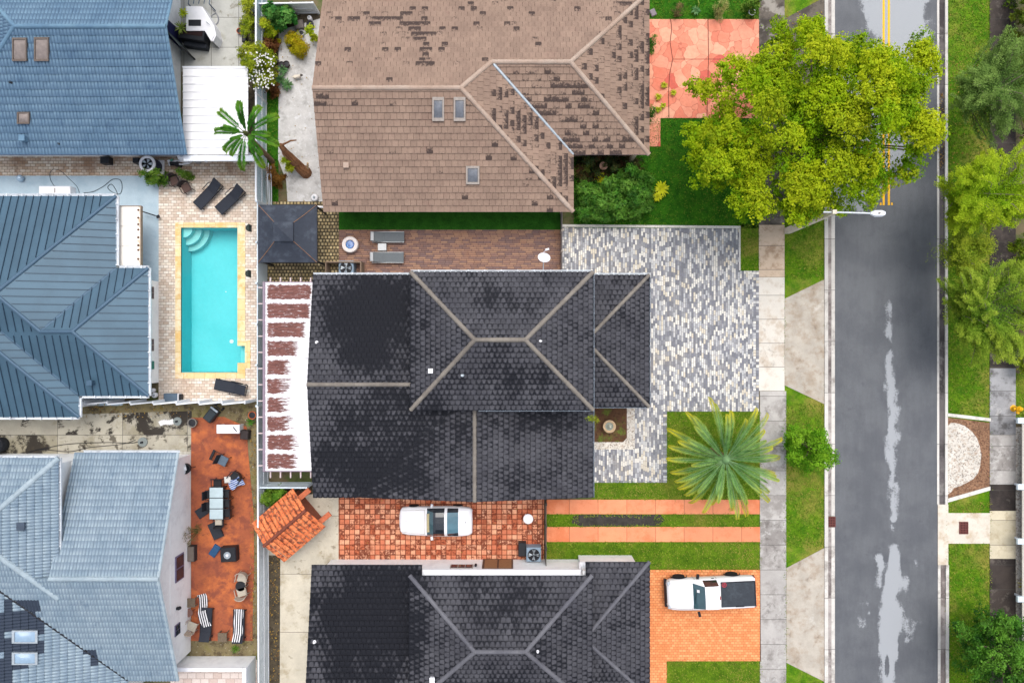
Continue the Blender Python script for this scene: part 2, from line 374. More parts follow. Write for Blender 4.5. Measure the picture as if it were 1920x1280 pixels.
# sidewalks
m_sw1 = concrete('sidewalk_concrete', S(184, 180, 176), [(S(136, 130, 126), .9, .42, .64, .75), (S(92, 86, 82), 1.9, .55, .72, .6), (S(212, 210, 206), 2.6, .58, .72, .6)], 1.45, None, var=.14, tone=.14, oy=.3)
m_sw2 = concrete('clean_sidewalk_concrete', S(222, 216, 206), [(S(190, 172, 152), 1.3, .46, .64, .7), (S(150, 140, 130), 2.4, .6, .72, .5)], 1.4, None, var=.06, tone=.05, oy=.1)
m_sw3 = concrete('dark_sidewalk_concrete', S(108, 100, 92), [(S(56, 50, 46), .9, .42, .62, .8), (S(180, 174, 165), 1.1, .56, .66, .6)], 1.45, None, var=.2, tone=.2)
m_sw4 = concrete('sandy_sidewalk_concrete', S(205, 184, 162), [(S(150, 118, 88), 1.4, .48, .68, .7)], 1.4, None, var=.12)
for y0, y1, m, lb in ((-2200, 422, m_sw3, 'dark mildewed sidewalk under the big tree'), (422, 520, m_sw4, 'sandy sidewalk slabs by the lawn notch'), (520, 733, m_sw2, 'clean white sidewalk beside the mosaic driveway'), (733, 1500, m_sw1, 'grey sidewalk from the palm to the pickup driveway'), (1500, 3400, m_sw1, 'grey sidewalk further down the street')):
    strip('sidewalk', 1422.5 + (2 if y0 > 600 else 0), 1470.5 + (3 if y0 > 700 else 0), y0, y1 - .6, .05, m, lb)
m_sw5 = concrete('far_sidewalk_concrete', S(150, 150, 152), [(S(70, 66, 64), 1.2, .44, .62, .75), (S(205, 203, 200), 2.0, .58, .7, .5)], 1.45, None, var=.2, tone=.25)
m_sw6 = concrete('tan_sidewalk_concrete', S(212, 202, 176), [(S(160, 142, 110), 1.2, .52, .7, .5)], 1.45, None, var=.08, oy=.3)
m_sw7 = concrete('black_sidewalk_concrete', S(70, 62, 58), [(S(38, 34, 34), .9, .42, .62, .7), (S(120, 112, 104), 2.3, .58, .7, .5)], 1.45, None, var=.2)  # black tone also stands in for the shadow zone under the top tree
for y0, y1, m, lb in ((-2200, 230, m_sw7, 'path under the far grey-green tree, shade painted into its black tone'), (230, 560, m_sw7, 'dark path under the yellow-green tree'), (560, 690, m_sw7, 'dark path under the feathery dark tree'), (690, 815, m_sw5, 'grey speckled path beside the yellow hydrant'), (815, 908, m_sw1, 'pale path slabs with a brown stain beside the pebble bed'), (908, 957, m_sw7, 'single black path slab below the pebble bed'), (957, 1047, m_sw6, 'two tan path slabs beside the right storm drain'), (1047, 3400, m_sw7, 'dark path beside the dark pergola')):
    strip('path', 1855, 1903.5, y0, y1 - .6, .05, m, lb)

# driveway aprons
m_apron = concrete('apron_concrete', S(188, 180, 168), [(S(158, 138, 116), 1.0, .44, .66, .7), (S(110, 96, 86), 2.0, .56, .72, .55), (S(232, 228, 222), .7, .6, .75, .6)], None, var=.16)
m_apron_d = concrete('dark_apron_concrete', S(112, 104, 94), [(S(58, 52, 48), 1.1, .42, .62, .8), (S(168, 158, 146), 2.0, .58, .7, .5)], None, var=.2)
slab('driveway_apron', [(1471, 560), (1545, 524), (1545, 757), (1471, 722)], .045, m_apron, 'sandy concrete apron opposite the grey mosaic driveway')
slab('driveway_apron', [(1474, 1064), (1546, 1026), (1546, 1277), (1474, 1241)], .045, m_apron, 'tan concrete apron opposite the pickup driveway')
slab('driveway_apron', [(1471, 36), (1545, -4), (1545, 230), (1471, 196)], .045, m_apron_d, 'dark stained concrete apron opposite the red flagstone driveway')
# far side: pad, pebble bed
slab('drain_pad', [(1776, 1018), (1855, 1018), (1855, 961), (1776, 961)], .056, m_white_con, 'bright concrete pad holding the right storm drain')
m_mulch = concrete('mulch_chips', S(146, 110, 84), [(S(92, 62, 48), 9, .45, .6, .9), (S(196, 170, 140), 14, .58, .66, .8)], None, var=.3)
slab('mulch_bed', [(1776, 782), (1855, 792), (1855, 914), (1776, 936)], .03, m_mulch, 'brown mulch bed around the white pebbles')
m_edge = concrete('edging_concrete', S(226, 222, 214), [(S(160, 150, 140), 3, .5, .7, .5)], None)
em = MB().prism(poly([(1775, 774), (1856, 783.5), (1856, 789.5), (1775, 780)]), 0, .1); 
struct('bed_edging', em, m_edge, 'pale concrete edging above the pebble bed')
em = MB().prism(poly([(1775, 934), (1855, 911), (1855, 918), (1775, 941)]), 0, .1)
struct('bed_edging', em, m_edge, 'pale concrete edging below the pebble bed')
# front driveways
GREYS = [S(230, 226, 218), S(152, 153, 158), S(124, 126, 134), S(204, 203, 203), S(166, 167, 172), S(234, 230, 222), S(140, 142, 150), S(218, 208, 190), S(130, 132, 142), S(194, 195, 198)]
m_mosaic = pavers('mosaic_pavers', GREYS, .29, .118, 'rand', True, S(128, 126, 126), .01, .1, S(196, 180, 150), .28, .35, (.52, .72))
m_mosaic_b = pavers('mosaic_border_pavers', GREYS, .34, .17, 'none', False, S(120, 118, 118), .012, .1)
slab('driveway', [(1062, 427), (1385, 429), (1385, 508), (1412, 508), (1412, 771), (1240, 771), (1240, 904), (1112, 904), (1112, 764), (1062, 764)], .05, m_mosaic, 'mosaic driveway of grey and white pavers')
bm_ = MB()
for r in (rect(1052.5, 426, 1062, 514), rect(1412, 508, 1422.5, 771.5), rect(1240, 771.2, 1250, 904)): bm_.prism(poly(r), -.05, .052, False)
struct('driveway_border', bm_, m_mosaic_b, 'banded paver border along the mosaic driveway')
bm_ = MB().prism(poly([(1052, 421), (1388, 424), (1388, 428.5), (1052, 425.5)]), -.05, .07, False).prism(poly(rect(1385.3, 429, 1387.8, 507)), -.05, .07, False)
struct('driveway_edging', bm_, m_edge, 'pale concrete edge above the mosaic driveway')
m_flag = None
def flagstone():
    g = G('red_flagstone'); p = g.sep(g.pos())
    wv = g.n('ShaderNodeVectorMath', operation='ADD'); nv = g.n('ShaderNodeTexNoise'); g.set(nv.inputs['Vector'], g.pos()); nv.inputs['Scale'].default_value = 1.6; sc_ = g.n('ShaderNodeVectorMath', operation='SCALE'); g.set(sc_.inputs[0], nv.outputs[1]); sc_.inputs['Scale'].default_value = .5; g.set(wv.inputs[0], g.pos()); g.set(wv.inputs[1], sc_.outputs[0])
    col = g.voro(1.45, 'F1', 'Color', wv.outputs[0]); ed = g.voro(1.45, 'DISTANCE_TO_EDGE', 'Distance', wv.outputs[0])
    r = g.sep(col)[0]
    c = g.ramp(r, [(0, S(238, 158, 130)), (.3, S(232, 146, 118)), (.5, S(242, 172, 142)), (.7, S(228, 134, 108)), (.9, S(212, 104, 88)), (.95, S(240, 176, 146))], 'CONSTANT')
    c = g.mul(c, g.lin(g.noise(5, 5, .7), .3, .7, .86, 1.1)); c = g.mix(g.m('MULTIPLY', g.step(g.noise(.8, 5), .5, .7), .3), c, S(222, 112, 84))
    c = g.mix(g.step(ed, .008, .03, .55, 0), c, S(170, 90, 72))
    return g.fin(c, .8, ed, .01)
m_flag = flagstone()
slab('driveway', [(1215, 37), (1423, 37), (1423, 222), (1238, 222), (1238, 275), (1215, 275)], .05, m_flag, 'red flagstone driveway beside the brown roof')
m_joint = plain('dark_joint', S(110, 62, 50), .9)
jm = MB()
for pts in ([(1257, 37), (1259, 55), (1256, 80), (1261, 112), (1255, 140), (1253, 180), (1254, 222)], [(1327, 37), (1328, 110), (1325, 222)]):
    for a, b in zip(pts, pts[1:]): jm.prism(poly([(a[0] - .7, a[1]), (b[0] - .7, b[1]), (b[0] + .7, b[1]), (a[0] + .7, a[1])]), .05, .054, False)
jm.prism(poly(rect(1261, 111.4, 1423, 112.4)), .05, .0535, False)
struct('driveway_joint', jm, m_joint, 'dark expansion joints across the red flagstone driveway')
m_strip = concrete('orange_concrete', S(238, 152, 112), [(S(214, 112, 66), .9, .46, .66, .55), (S(110, 82, 60), 1.5, .62, .74, .6)], 30, 1.68, S(150, 90, 64), var=.08)
slab('driveway_track', rect(1025, 936, 1424, 963), .045, m_strip, 'orange concrete wheel track below the dark roof')
slab('driveway_track', rect(1025, 987, 1425, 1015), .045, m_strip, 'orange concrete wheel track nearer the pickup')
m_bare = concrete('black_earth', S(66, 62, 58), [(S(40, 38, 36), 3, .45, .6, .7), (S(110, 104, 96), 6, .6, .7, .6)], None, var=.25)
slab('bare_earth', [(1075, 966), (1100, 964), (1238, 964), (1246, 975), (1236, 985), (1090, 986), (1072, 980)], .02, m_bare, 'bare black earth patch between the orange wheel tracks')
m_orange = pavers('orange_pavers', [S(242, 160, 104), S(236, 150, 94), S(246, 168, 112), S(232, 144, 90)], .21, .15, 'half', False, S(190, 110, 66), .011, .08, S(216, 122, 70), .4, .4)
slab('driveway', [(1216, 1067), (1425, 1067), (1426, 1238), (1250, 1238), (1250, 1500), (1216, 1500)], .05, m_orange, 'orange paver driveway under the white pickup')
# patio between the houses
m_deckb = pavers('brown_pavers', [S(146, 114, 102), S(132, 104, 96), S(158, 122, 104), S(128, 104, 100), S(166, 130, 108)], .42, .115, 'rand', False, S(84, 62, 58), .01, .14, S(178, 128, 92), .45, .5, (.5, .7))
slab('patio', rect(636, 431, 1051, 520), .05, m_deckb, 'brown narrow-paver patio with the fire pit')
slab('artificial_turf', rect(636, 390, 1051, 431), .06, m_turf, 'smooth dark green turf strip under the brown eaves')
m_cobble = pavers('buff_cobbles', [S(190, 168, 124), S(170, 150, 112), S(206, 186, 142), S(156, 138, 104)], .2, .2, 'half', False, S(70, 62, 46), .035, .2, S(120, 112, 60), .5, .9)
slab('patio', rect(496, 378, 635.5, 545), .04, m_cobble, 'buff cobbles around the black gazebo')
m_rock = concrete('rough_concrete', S(208, 206, 204), [(S(150, 146, 142), 1.6, .5, .68, .6), (S(232, 232, 234), 3, .52, .66, .7), (S(96, 88, 76), 2.6, .62, .72, .6)], None, var=.16)
slab('garden_path', [(523, 58), (620, 30), (620, 386), (540, 386), (537, 340), (522, 300)], .035, m_rock, 'rough pale concrete path beside the brown roof')
m_gravel_d = concrete('garden_soil', S(86, 76, 60), [(S(52, 46, 38), 4, .45, .62, .8), (S(150, 140, 122), 10, .6, .68, .8)], None, var=.3)
slab('garden_bed', [(497, 20), (600, 20), (600, 58), (523, 62), (522, 168), (497, 168)], .02, m_gravel_d, 'dark planted soil below the white cross fence')
# tiled carport yard
SAL = [S(230, 156, 120), S(222, 140, 104), S(238, 172, 136), S(212, 124, 90), S(234, 166, 130), S(196, 108, 74), S(228, 152, 116), S(240, 178, 144)]
m_tile = pavers('terracotta_tiles', SAL, .297, .297, 'none', False, S(112, 50, 30), .022, .14, S(140, 66, 38), .7, .8, (.5, .66), fine=(S(116, 50, 30), .54, .64, .9))
slab('carport_yard', rect(635.5, 925, 1020, 1052), .05, m_tile, 'salmon terracotta tiles blotched with rust under the white coupe')
m_conc2 = concrete('stained_concrete', S(206, 198, 180), [(S(166, 150, 122), 1.0, .48, .68, .7), (S(104, 88, 66), 2.2, .6, .72, .6)], 3.4, 9, var=.12)
slab('side_path', [(560, 926), (635, 926), (635, 1052), (600, 1060), (585, 1500), (524, 1500), (526, 1040), (500, 1040), (500, 926)], .04, m_conc2, 'stained cream concrete path beside the terracotta tiles')
slab('garden_bed', rect(500, 1040, 525.5, 1500), .022, m_gravel_d, 'dark leaf-littered soil strip along the pale fence')
slab('garden_bed', [(497, 905), (585, 905), (585, 930), (530, 940), (500, 1000)], .024, m_gravel_d, 'dark soil corner behind the terracotta oven roof')
# left plots
m_pdeck = pavers('cream_pavers', [S(236, 224, 208), S(228, 212, 196), S(240, 232, 220), S(220, 202, 184), S(234, 220, 206), S(212, 192, 174)], .3, .165, 'half', False, S(168, 148, 132), .012, .12, S(176, 138, 108), .5, .45, (.52, .72))
m_pdeck_b = pavers('worn_cream_pavers', [S(226, 210, 188), S(214, 190, 166), S(232, 218, 200), S(202, 174, 148), S(220, 200, 180)], .3, .165, 'half', False, S(140, 116, 98), .014, .16, S(140, 100, 72), .65, .7, (.46, .64))
for r, m, lb in ((rect(298, 330, 340, 752), m_pdeck, 'cream paver deck between the blue metal roof and the pool'), (rect(460.2, 330, 497, 752), m_pdeck, 'cream paver deck between the pool and the white fence'), (rect(340, 330, 460.2, 426.6), m_pdeck, 'cream paver deck with loungers above the pool'), (rect(340, 698.6, 460.2, 752), m_pdeck, 'cream paver deck below the pool'), (rect(-400, 285, 497, 330), m_pdeck_b, 'worn cream pavers along the blue tiled eaves')):
    slab('pool_deck', r, .04, m, lb)
m_blue = concrete('blue_grey_concrete', S(186, 206, 218), [(S(160, 184, 200), .8, .45, .66, .6), (S(120, 140, 152), 4, .66, .74, .5)], None, var=.05, tone=.02)
slab('patio', [(-400, 330), (298, 330), (298, 530), (230, 760), (-400, 760)], .045, m_blue, 'blue-grey painted concrete around the blue metal roof')
m_dirty = concrete('dirty_concrete', S(184, 178, 162), [(S(150, 142, 118), .7, .44, .6, .7), (S(44, 38, 34), .62, .525, .59, .95), (S(70, 62, 50), 1.7, .6, .67, .8)], 1.55, 3.8, var=.14, oy=.82)
slab('service_yard', [(-400, 784), (150, 776), (360, 770), (360, 905), (320, 905), (320, 858), (-400, 858)], .04, m_dirty, 'dirty concrete yard with black mould stains')
m_grav2 = concrete('mossy_gravel', S(128, 116, 84), [(S(74, 60, 44), 1.6, .48, .62, .8), (S(196, 190, 176), 9, .6, .66, .8), (S(110, 108, 46), 1.1, .52, .68, .6)], None, var=.3)
slab('gravel_strip', [(-100, 752), (500, 752), (500, 790), (358, 786), (358, 770), (150, 776), (-100, 784)], .03, m_grav2, 'mossy gravel strip below the white pool fence')
slab('gravel_strip', rect(462, 786, 502, 1228), .028, m_grav2, 'pebbly strip between the red patio and the pale fence')
slab('gravel_strip', rect(356, 1198, 464, 1232), .026, m_grav2, 'weedy gravel below the striped loungers')
m_redp = concrete('red_stamped_concrete', S(166, 92, 62), [(S(206, 116, 66), .5, .46, .62, .85), (S(132, 72, 58), 1.2, .46, .62, .8), (S(100, 64, 54), 2.8, .56, .7, .65), (S(214, 140, 92), 1.9, .6, .72, .5)], None, var=.16)
slab('patio', [(359, 783), (420, 781), (463, 800), (466, 850), (471, 905), (476, 960), (477, 1060), (474, 1160), (474, 1200), (359, 1200)], .05, m_redp, 'rust red stamped concrete patio full of garden furniture')
m_board = pavers('pale_boards', [S(206, 202, 190), S(196, 190, 178), S(214, 210, 200)], 30, .12, 'none', True, S(150, 144, 132), .01, .08)
slab('walkway', rect(300, 846, 358.5, 1002), .046, m_board, 'pale boarded walkway beside the grey-blue tiled house')
m_pink = pavers('pinkish_pavers', [S(222, 206, 198), S(212, 192, 182), S(230, 216, 208)], .5, .34, 'half', False, S(180, 160, 150), .015, .1, S(170, 150, 140), .4, .9)
slab('patio', rect(320, 1236, 482, 1500), .03, m_pink, 'pinkish paver patio at the bottom of the picture')
m_yard = concrete('yard_concrete', S(190, 190, 184), [(S(150, 146, 128), .9, .5, .66, .6), (S(104, 94, 66), 1.3, .6, .72, .6)], 1.75, 1.6, var=.12, oy=.3, ox=.0)
slab('patio', rect(330, -120, 470, 135), .04, m_yard, 'concrete slab yard beside the white outdoor counter')
slab('garden_bed', rect(461, -120, 480, 290), .043, m_gravel_d, 'dark planting strip along the white lattice fence')
m_peb = concrete('white_pebbles', S(220, 214, 204), [(S(120, 108, 98), 11, .52, .6, .9), (S(180, 160, 140), 6, .5, .62, .7), (S(160, 120, 90), 1.2, .56, .7, .5)], None, var=.2)

# ------------------------------------------------------------------ grass blades (nobody could count them)
def grass_blades(name, sel, seed, cols, label):
    rng = np.random.default_rng(seed); V = []; 
    for pts, dens, dark in LAWNS:
        if dark != sel: continue
        P = np.array(pts, float); x0, y0 = P.min(0); x1, y1 = P.max(0); y0 = max(y0, -60); y1 = min(y1, 1340)
        n = int((x1 - x0) * (y1 - y0) / K / K * 150 * dens)
        q = rng.random((n, 2)) * (x1 - x0, y1 - y0) + (x0, y0); ins = np.zeros(n, bool)
        for i in range(len(P)):
            a, b = P[i], P[(i + 1) % len(P)]
            ins ^= ((a[1] > q[:, 1]) != (b[1] > q[:, 1])) & (q[:, 0] < (b[0] - a[0]) * (q[:, 1] - a[1]) / (b[1] - a[1] + 1e-9) + a[0])
        q = q[ins]
        # keep off paving laid over the verge
        for (ax0, ay0, ax1, ay1) in ((1471, 524, 1546, 757), (1474, 1026, 1547, 1277), (1471, -10, 1546, 230), (1775, 776, 1856, 940), (1775, 960, 1856, 1019), (1086, 968, 1226, 983)):
            q = q[~((q[:, 0] > ax0) & (q[:, 0] < ax1) & (q[:, 1] > ay0) & (q[:, 1] < ay1))]
        V.append(q + rng.normal(size=q.shape) * 1.1)
    q = np.concatenate(V); n = len(q); x = (q[:, 0] - 960) / K; y = (640 - q[:, 1]) / K
    a = rng.random(n) * 6.283; h = .035 + .05 * rng.random(n); l = .05 + .06 * rng.random(n); wd = .018 + .014 * rng.random(n)
    ca, sa = np.cos(a), np.sin(a)
    v = np.empty((n, 3, 3)); z = .03
    v[:, 0] = np.stack([x - sa * wd, y + ca * wd, np.full(n, z)], 1); v[:, 1] = np.stack([x + sa * wd, y - ca * wd, np.full(n, z)], 1)
    v[:, 2] = np.stack([x + ca * l, y + sa * l, z + h], 1)
    me = bpy.data.meshes.new(name); nv = 3 * n
    me.vertices.add(nv); me.vertices.foreach_set('co', v.reshape(-1)); me.loops.add(nv); me.loops.foreach_set('vertex_index', np.arange(nv, dtype=np.int32))
    me.polygons.add(n); me.polygons.foreach_set('loop_start', np.arange(0, nv, 3, dtype=np.int32)); me.update(calc_edges=True)
    g = G(name); c = g.ramp(g.island(), [(0, cols[0]), (.45, cols[1]), (.8, cols[2]), (1, cols[3])])
    c = g.mix(g.m('MULTIPLY', g.step(g.noise(.28, 5, .65), .46, .66), .6), c, cols[3])
    me.materials.append(g.fin(c, .8, None, 0, 0, .15))
    o = bpy.data.objects.new(name, me); COL.objects.link(o); tag(o, label, 'grass', None, 'stuff')
grass_blades('grass', False, 1, (S(64, 98, 10), S(92, 128, 20), S(122, 152, 36), S(160, 150, 72)), 'short bright grass on the verges and lower lawns')
grass_blades('grass', True, 2, (S(28, 78, 6), S(52, 112, 14), S(80, 138, 26), S(120, 136, 44)), 'dense deep green grass on the upper lawns')  # blade colours darkened like the shaded turf below them

# ================================================================== ROOFS AND HOUSES
def clip(poly, cl):
    out = poly
    for i in range(len(cl)):
        a, b = cl[i], cl[(i + 1) % len(cl)]; inp = out; out = []
        if not inp: break
        ex, ey = b[0] - a[0], b[1] - a[1]
        sd = [ex * (p[1] - a[1]) - ey * (p[0] - a[0]) for p in inp]
        for j in range(len(inp)):
            p, q = inp[j], inp[(j + 1) % len(inp)]; s0, s1 = sd[j], sd[(j + 1) % len(inp)]
            if s0 >= 0: out.append(p)
            if (s0 >= 0) != (s1 >= 0):
                t = s0 / (s0 - s1); out.append((p[0] + (q[0] - p[0]) * t, p[1] + (q[1] - p[1]) * t))
    return out
RNG = random.Random(11)
class Face: pass
def frame(pts, eave=None):
    pts = [Vector(p) for p in pts]
    n = Vector((0, 0, 0))
    for i in range(len(pts)):
        a, b = pts[i], pts[(i + 1) % len(pts)]; n += (a - pts[0]).cross(b - pts[0])
    n.normalize()
    if n.z < 0: n = -n; pts = pts[::-1]
    u = Vector(eave) if eave else (pts[1] - pts[0])
    u -= n * u.dot(n); u.normalize(); v = n.cross(u)
    if v.z < 0: u = -u; v = -v
    f = Face(); f.o = min(pts, key=lambda p: p.z).copy(); f.u, f.v, f.n = u, v, n
    f.uv = [((p - f.o).dot(u), (p - f.o).dot(v)) for p in pts]
    A = sum(f.uv[i][0] * f.uv[(i + 1) % len(pts)][1] - f.uv[(i + 1) % len(pts)][0] * f.uv[i][1] for i in range(len(pts)))
    if A < 0: f.uv.reverse()
    f.at = lambda a, b, h=0.0: f.o + u * a + v * b + n * h
    return f
def hit(f, px, py):
    a = Vector((0, 0, H)); dr = W(px, py, 0) - a
    t = (f.o - a).dot(f.n) / dr.dot(f.n); p = a + dr * t
    return (p - f.o).dot(f.u), (p - f.o).dot(f.v)
def tiles(mb, pts, style, cw, ch, th, eave=None, stain=None, gap=.008, jit=.006):
    if style == 'flat': gap = .016
    if style == 'round': gap = .014

    f = frame(pts, eave); uv = f.uv
    u0, u1 = min(p[0] for p in uv), max(p[0] for p in uv); v1 = max(p[1] for p in uv)
    mb.add([f.at(a, b, -.02) for a, b in uv], [list(range(len(uv)))], .5)
    nr = int(v1 / ch) + 1
    for r in range(nr):
        vb = r * ch; off = (.5 if r % 2 and style in ('flat', 'round') else 0) * cw
        k = math.floor((u0 - off) / cw)
        while k * cw + off < u1:
            ua = k * cw + off + gap / 2; ub = ua + cw - gap; k += 1
            vt = vb + ch * 1.06; j = RNG.uniform(-jit, jit); jt = RNG.uniform(-jit, jit) * .8
            if style == 's':
                prof = [0, .6, 1, .6, 0, .6, 1, .6]; m = 8; ed = [(ua - gap / 2 + cw * i / m, prof[i % m]) for i in range(m + 1)]
                cells_ = [([(ed[i][0], vb), (ed[i + 1][0], vb), (ed[i + 1][0], vt), (ed[i][0], vt)], ed[i], ed[i + 1]) for i in range(m)]
            elif style == 'round':
                c = cw * .13; cells_ = [([(ua, vb + c * .8), (ua + c * .35, vb + c * .25), (ua + c, vb), (ub - c, vb), (ub - c * .35, vb + c * .25), (ub, vb + c * .8), (ub, vt), (ua, vt)], None, None)]
            else: cells_ = [([(ua, vb), (ub, vb), (ub, vt), (ua, vt)], None, None)]
            vs = []; fs = []; ctr = []; jo = []; P = f.at((ua + ub) / 2, vb + ch / 2)
            st = 0.0
            if stain:
                s_ = H / (H - P.z) * K; st = stain(960 + P.x * s_, 640 - P.y * s_, P)
            for pl, e0, e1 in cells_:
                q = clip(pl, uv)
                if len(q) < 3: continue
                hs_ = []
                for a, b in q:
                    h = th * (1 - (b - vb) / ch) + .004 + j + jt * (a - ua) / cw
                    if e0: t = (a - e0[0]) / max(e1[0] - e0[0], 1e-6); h += .055 * (e0[1] + (e1[1] - e0[1]) * min(max(t, 0), 1))
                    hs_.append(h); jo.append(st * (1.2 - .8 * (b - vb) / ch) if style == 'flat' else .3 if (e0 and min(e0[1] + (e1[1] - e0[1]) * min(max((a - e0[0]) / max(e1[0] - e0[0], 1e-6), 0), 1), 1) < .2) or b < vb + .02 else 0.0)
                n = len(q); o = len(vs)
                vs += [f.at(a, b, h) for (a, b), h in zip(q, hs_)]; fs.append([o + i for i in range(n)])
                if style == 'round' and n >= 8:      # slight pillow
                    ca = sum(a for a, b in q) / n; cb = sum(b for a, b in q) / n
                    fs.pop(); ctr.append(len(vs)); vs.append(f.at(ca, cb, sum(hs_) / n + .014)); fs += [[o + i, o + (i + 1) % n, o + n] for i in range(n)]
                for i in range(n):
                    a, b = q[i], q[(i + 1) % n]
                    if b[1] > vt - .02 and a[1] > vt - .02: continue
                    if style == 's' and abs(a[0] - b[0]) < 1e-4: continue
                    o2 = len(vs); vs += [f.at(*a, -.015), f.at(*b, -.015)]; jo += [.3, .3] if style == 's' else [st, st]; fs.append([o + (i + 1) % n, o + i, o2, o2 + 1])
            if vs:
                mb.add(vs, fs, st)
                if style in ('s', 'flat'):
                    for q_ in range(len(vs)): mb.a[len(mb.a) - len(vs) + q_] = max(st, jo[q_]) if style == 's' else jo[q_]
                if style == 'round':
                    for q_ in range(len(vs)): mb.a[len(mb.a) - len(vs) + q_] = min(st + .22 + (.62 if (vs[q_] - f.o).dot(f.v) < vb + ch * .2 else 0), 1.4)  # rims get mildew; lower edges darkened further as painted step shading
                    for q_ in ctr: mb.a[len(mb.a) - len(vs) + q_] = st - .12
    return f
def seams(mb, rb, pts, sp=.41, eave=None):
    f = frame(pts, eave); uv = f.uv
    u0, u1 = min(p[0] for p in uv), max(p[0] for p in uv); v1 = max(p[1] for p in uv)
    k = math.ceil(u0 / sp)
    a = u0; cuts = [u0] + [i * sp for i in range(k, int(u1 / sp) + 1)] + [u1]
    for a, b in zip(cuts, cuts[1:]):
        q = clip([(a, -1), (b, -1), (b, v1 + 1), (a, v1 + 1)], uv)
        if len(q) >= 3:
            h = RNG.uniform(-.003, .003); mb.add([f.at(x, y, h) for x, y in q], [list(range(len(q)))])
    for c in cuts[1:-1]:
        q = clip([(c - .014, -1), (c + .014, -1), (c + .014, v1 + 1), (c - .014, v1 + 1)], uv)
        if len(q) < 3: continue
        lo, hi = min(p[1] for p in q), max(p[1] for p in q)
        hi -= .22
        if hi - lo < .25: continue
        vs = [f.at(c + dx, y, z) for y in (lo, hi) for dx, z in ((-.016, 0), (-.013, .05), (.013, .05), (.016, 0))]
        rb.add(vs, [[0, 1, 5, 4], [1, 2, 6, 5], [2, 3, 7, 6], [0, 3, 2, 1], [4, 5, 6, 7]], 1.0)
    return f
def cap(mb, a, b, wd=.2, h=.07, seg=.38, lap=.012):
    """ridge cap pieces laid along a ridge or hip"""
    if isinstance(mb, list): mb.append(MB()); mb = mb[-1]
    a, b = Vector(a), Vector(b); t = b - a; n = max(1, round(t.length / seg)); d = t / n; side = t.cross(Vector((0, 0, 1))).normalized(); up = side.cross(t).normalized()
    if up.z < 0: up = -up
    for i in range(n):
        p, q = a + d * i, a + d * (i + 1); vs = []
        w0 = wd * RNG.uniform(.95, 1.06)
        for c, k in ((p, lap), (q, 0.0)):
            for x, z in ((-1, -.35), (-.72, .55), (-.25, 1), (.25, 1), (.72, .55), (1, -.35)): vs.append(c + side * (x * w0 / 2 * (1 + k * 4)) + up * (z * h + k))
        fs = [[j, j + 1, 7 + j, 6 + j] for j in range(5)] + [[5, 4, 3, 2, 1, 0], [6, 7, 8, 9, 10, 11]]
        mb.add(vs, fs)
def caps(cb, mat, t):
    for m in cb: part('ridge_cap', m, mat, t)
def gutter(mb, a, b, wd=.12, step=.62, side=None):
    """open gutter trough with brackets; side = outward unit vector"""
    a, b = Vector(a), Vector(b); t = (b - a).normalized(); s = Vector(side); L = (b - a).length
    prof = [(0, .0), (0, -.09), (wd, -.09), (wd, .0), (wd + .02, .0), (wd + .02, -.11), (-.01, -.11), (-.01, 0)]
    vs = [p + s * x + Vector((0, 0, z)) for p in (a, b) for x, z in prof]; n = len(prof)
    mb.add(vs, [[j, (j + 1) % n, n + (j + 1) % n, n + j] for j in range(n)] + [[7, 6, 1, 0], [8, 9, 14, 15], [6, 5, 2, 1], [9, 10, 13, 14], [5, 4, 3, 2], [10, 11, 12, 13]])
    k = step / 2
    while k < L:
        c = a + t * k + s * (wd * .55); mb.box((c.x, c.y, c.z + .006), (.05 if abs(t.x) > .5 else wd + .06, .05 if abs(t.y) > .5 else wd + .06, .02)); k += step
def wallbox(mb, x0, y0, x1, y1, z1, z0=0.0): mb.b2(x0, y0, z0, x1, y1, z1)
def on_slope(f, px0, py0, px1, py1, h0, h1, inset=0.0):
    c = [hit(f, px, py) for px, py in ((px0, py1), (px1, py1), (px1, py0), (px0, py0))]
    cx, cy = sum(p[0] for p in c) / 4, sum(p[1] for p in c) / 4
    g = lambda p, i: (p[0] + (cx - p[0]) * i, p[1] + (cy - p[1]) * i)
    vs = [f.at(*p, h0) for p in c] + [f.at(*g(p, inset), h1) for p in c]
    return vs, [[i, (i + 1) % 4, 4 + (i + 1) % 4, 4 + i] for i in range(4)] + [[4, 5, 6, 7], [3, 2, 1, 0]]
def skylight(par, f, r, frame_m, pane_m, h=.14, rim=2.5):
    mb = MB(); v, fc = on_slope(f, *r, -.03, h, .04)
    # open frame: four bars
    c = [hit(f, px, py) for px, py in ((r[0], r[3]), (r[2], r[3]), (r[2], r[1]), (r[0], r[1]))]
    k = min(abs(r[2] - r[0]), abs(r[3] - r[1])); i = rim / k * 2
    cx, cy = sum(p[0] for p in c) / 4, sum(p[1] for p in c) / 4
    inn = [(p[0] + (cx - p[0]) * i, p[1] + (cy - p[1]) * i) for p in c]
    vs = [f.at(*p, -.03) for p in c] + [f.at(*p, h) for p in c] + [f.at(*p, h) for p in inn] + [f.at(*p, h - .06) for p in inn]
    fs = []
    for a in range(4):
        b = (a + 1) % 4; fs += [[a, b, 4 + b, 4 + a], [4 + a, 4 + b, 8 + b, 8 + a], [8 + a, 8 + b, 12 + b, 12 + a]]
    mb.add(vs, fs); o = part('skylight', mb, frame_m, par)
    pb = MB(); m2 = [(p[0] + (cx - p[0]) * .6, p[1] + (cy - p[1]) * .6) for p in inn]
    vs = [f.at(*p, h - .05) for p in inn] + [f.at(*p, h + .05) for p in m2]
    pb.add(vs, [[a, (a + 1) % 4, 4 + (a + 1) % 4, 4 + a] for a in range(4)] + [[4, 5, 6, 7]])
    part('pane', pb, pane_m, o, True)
    return o
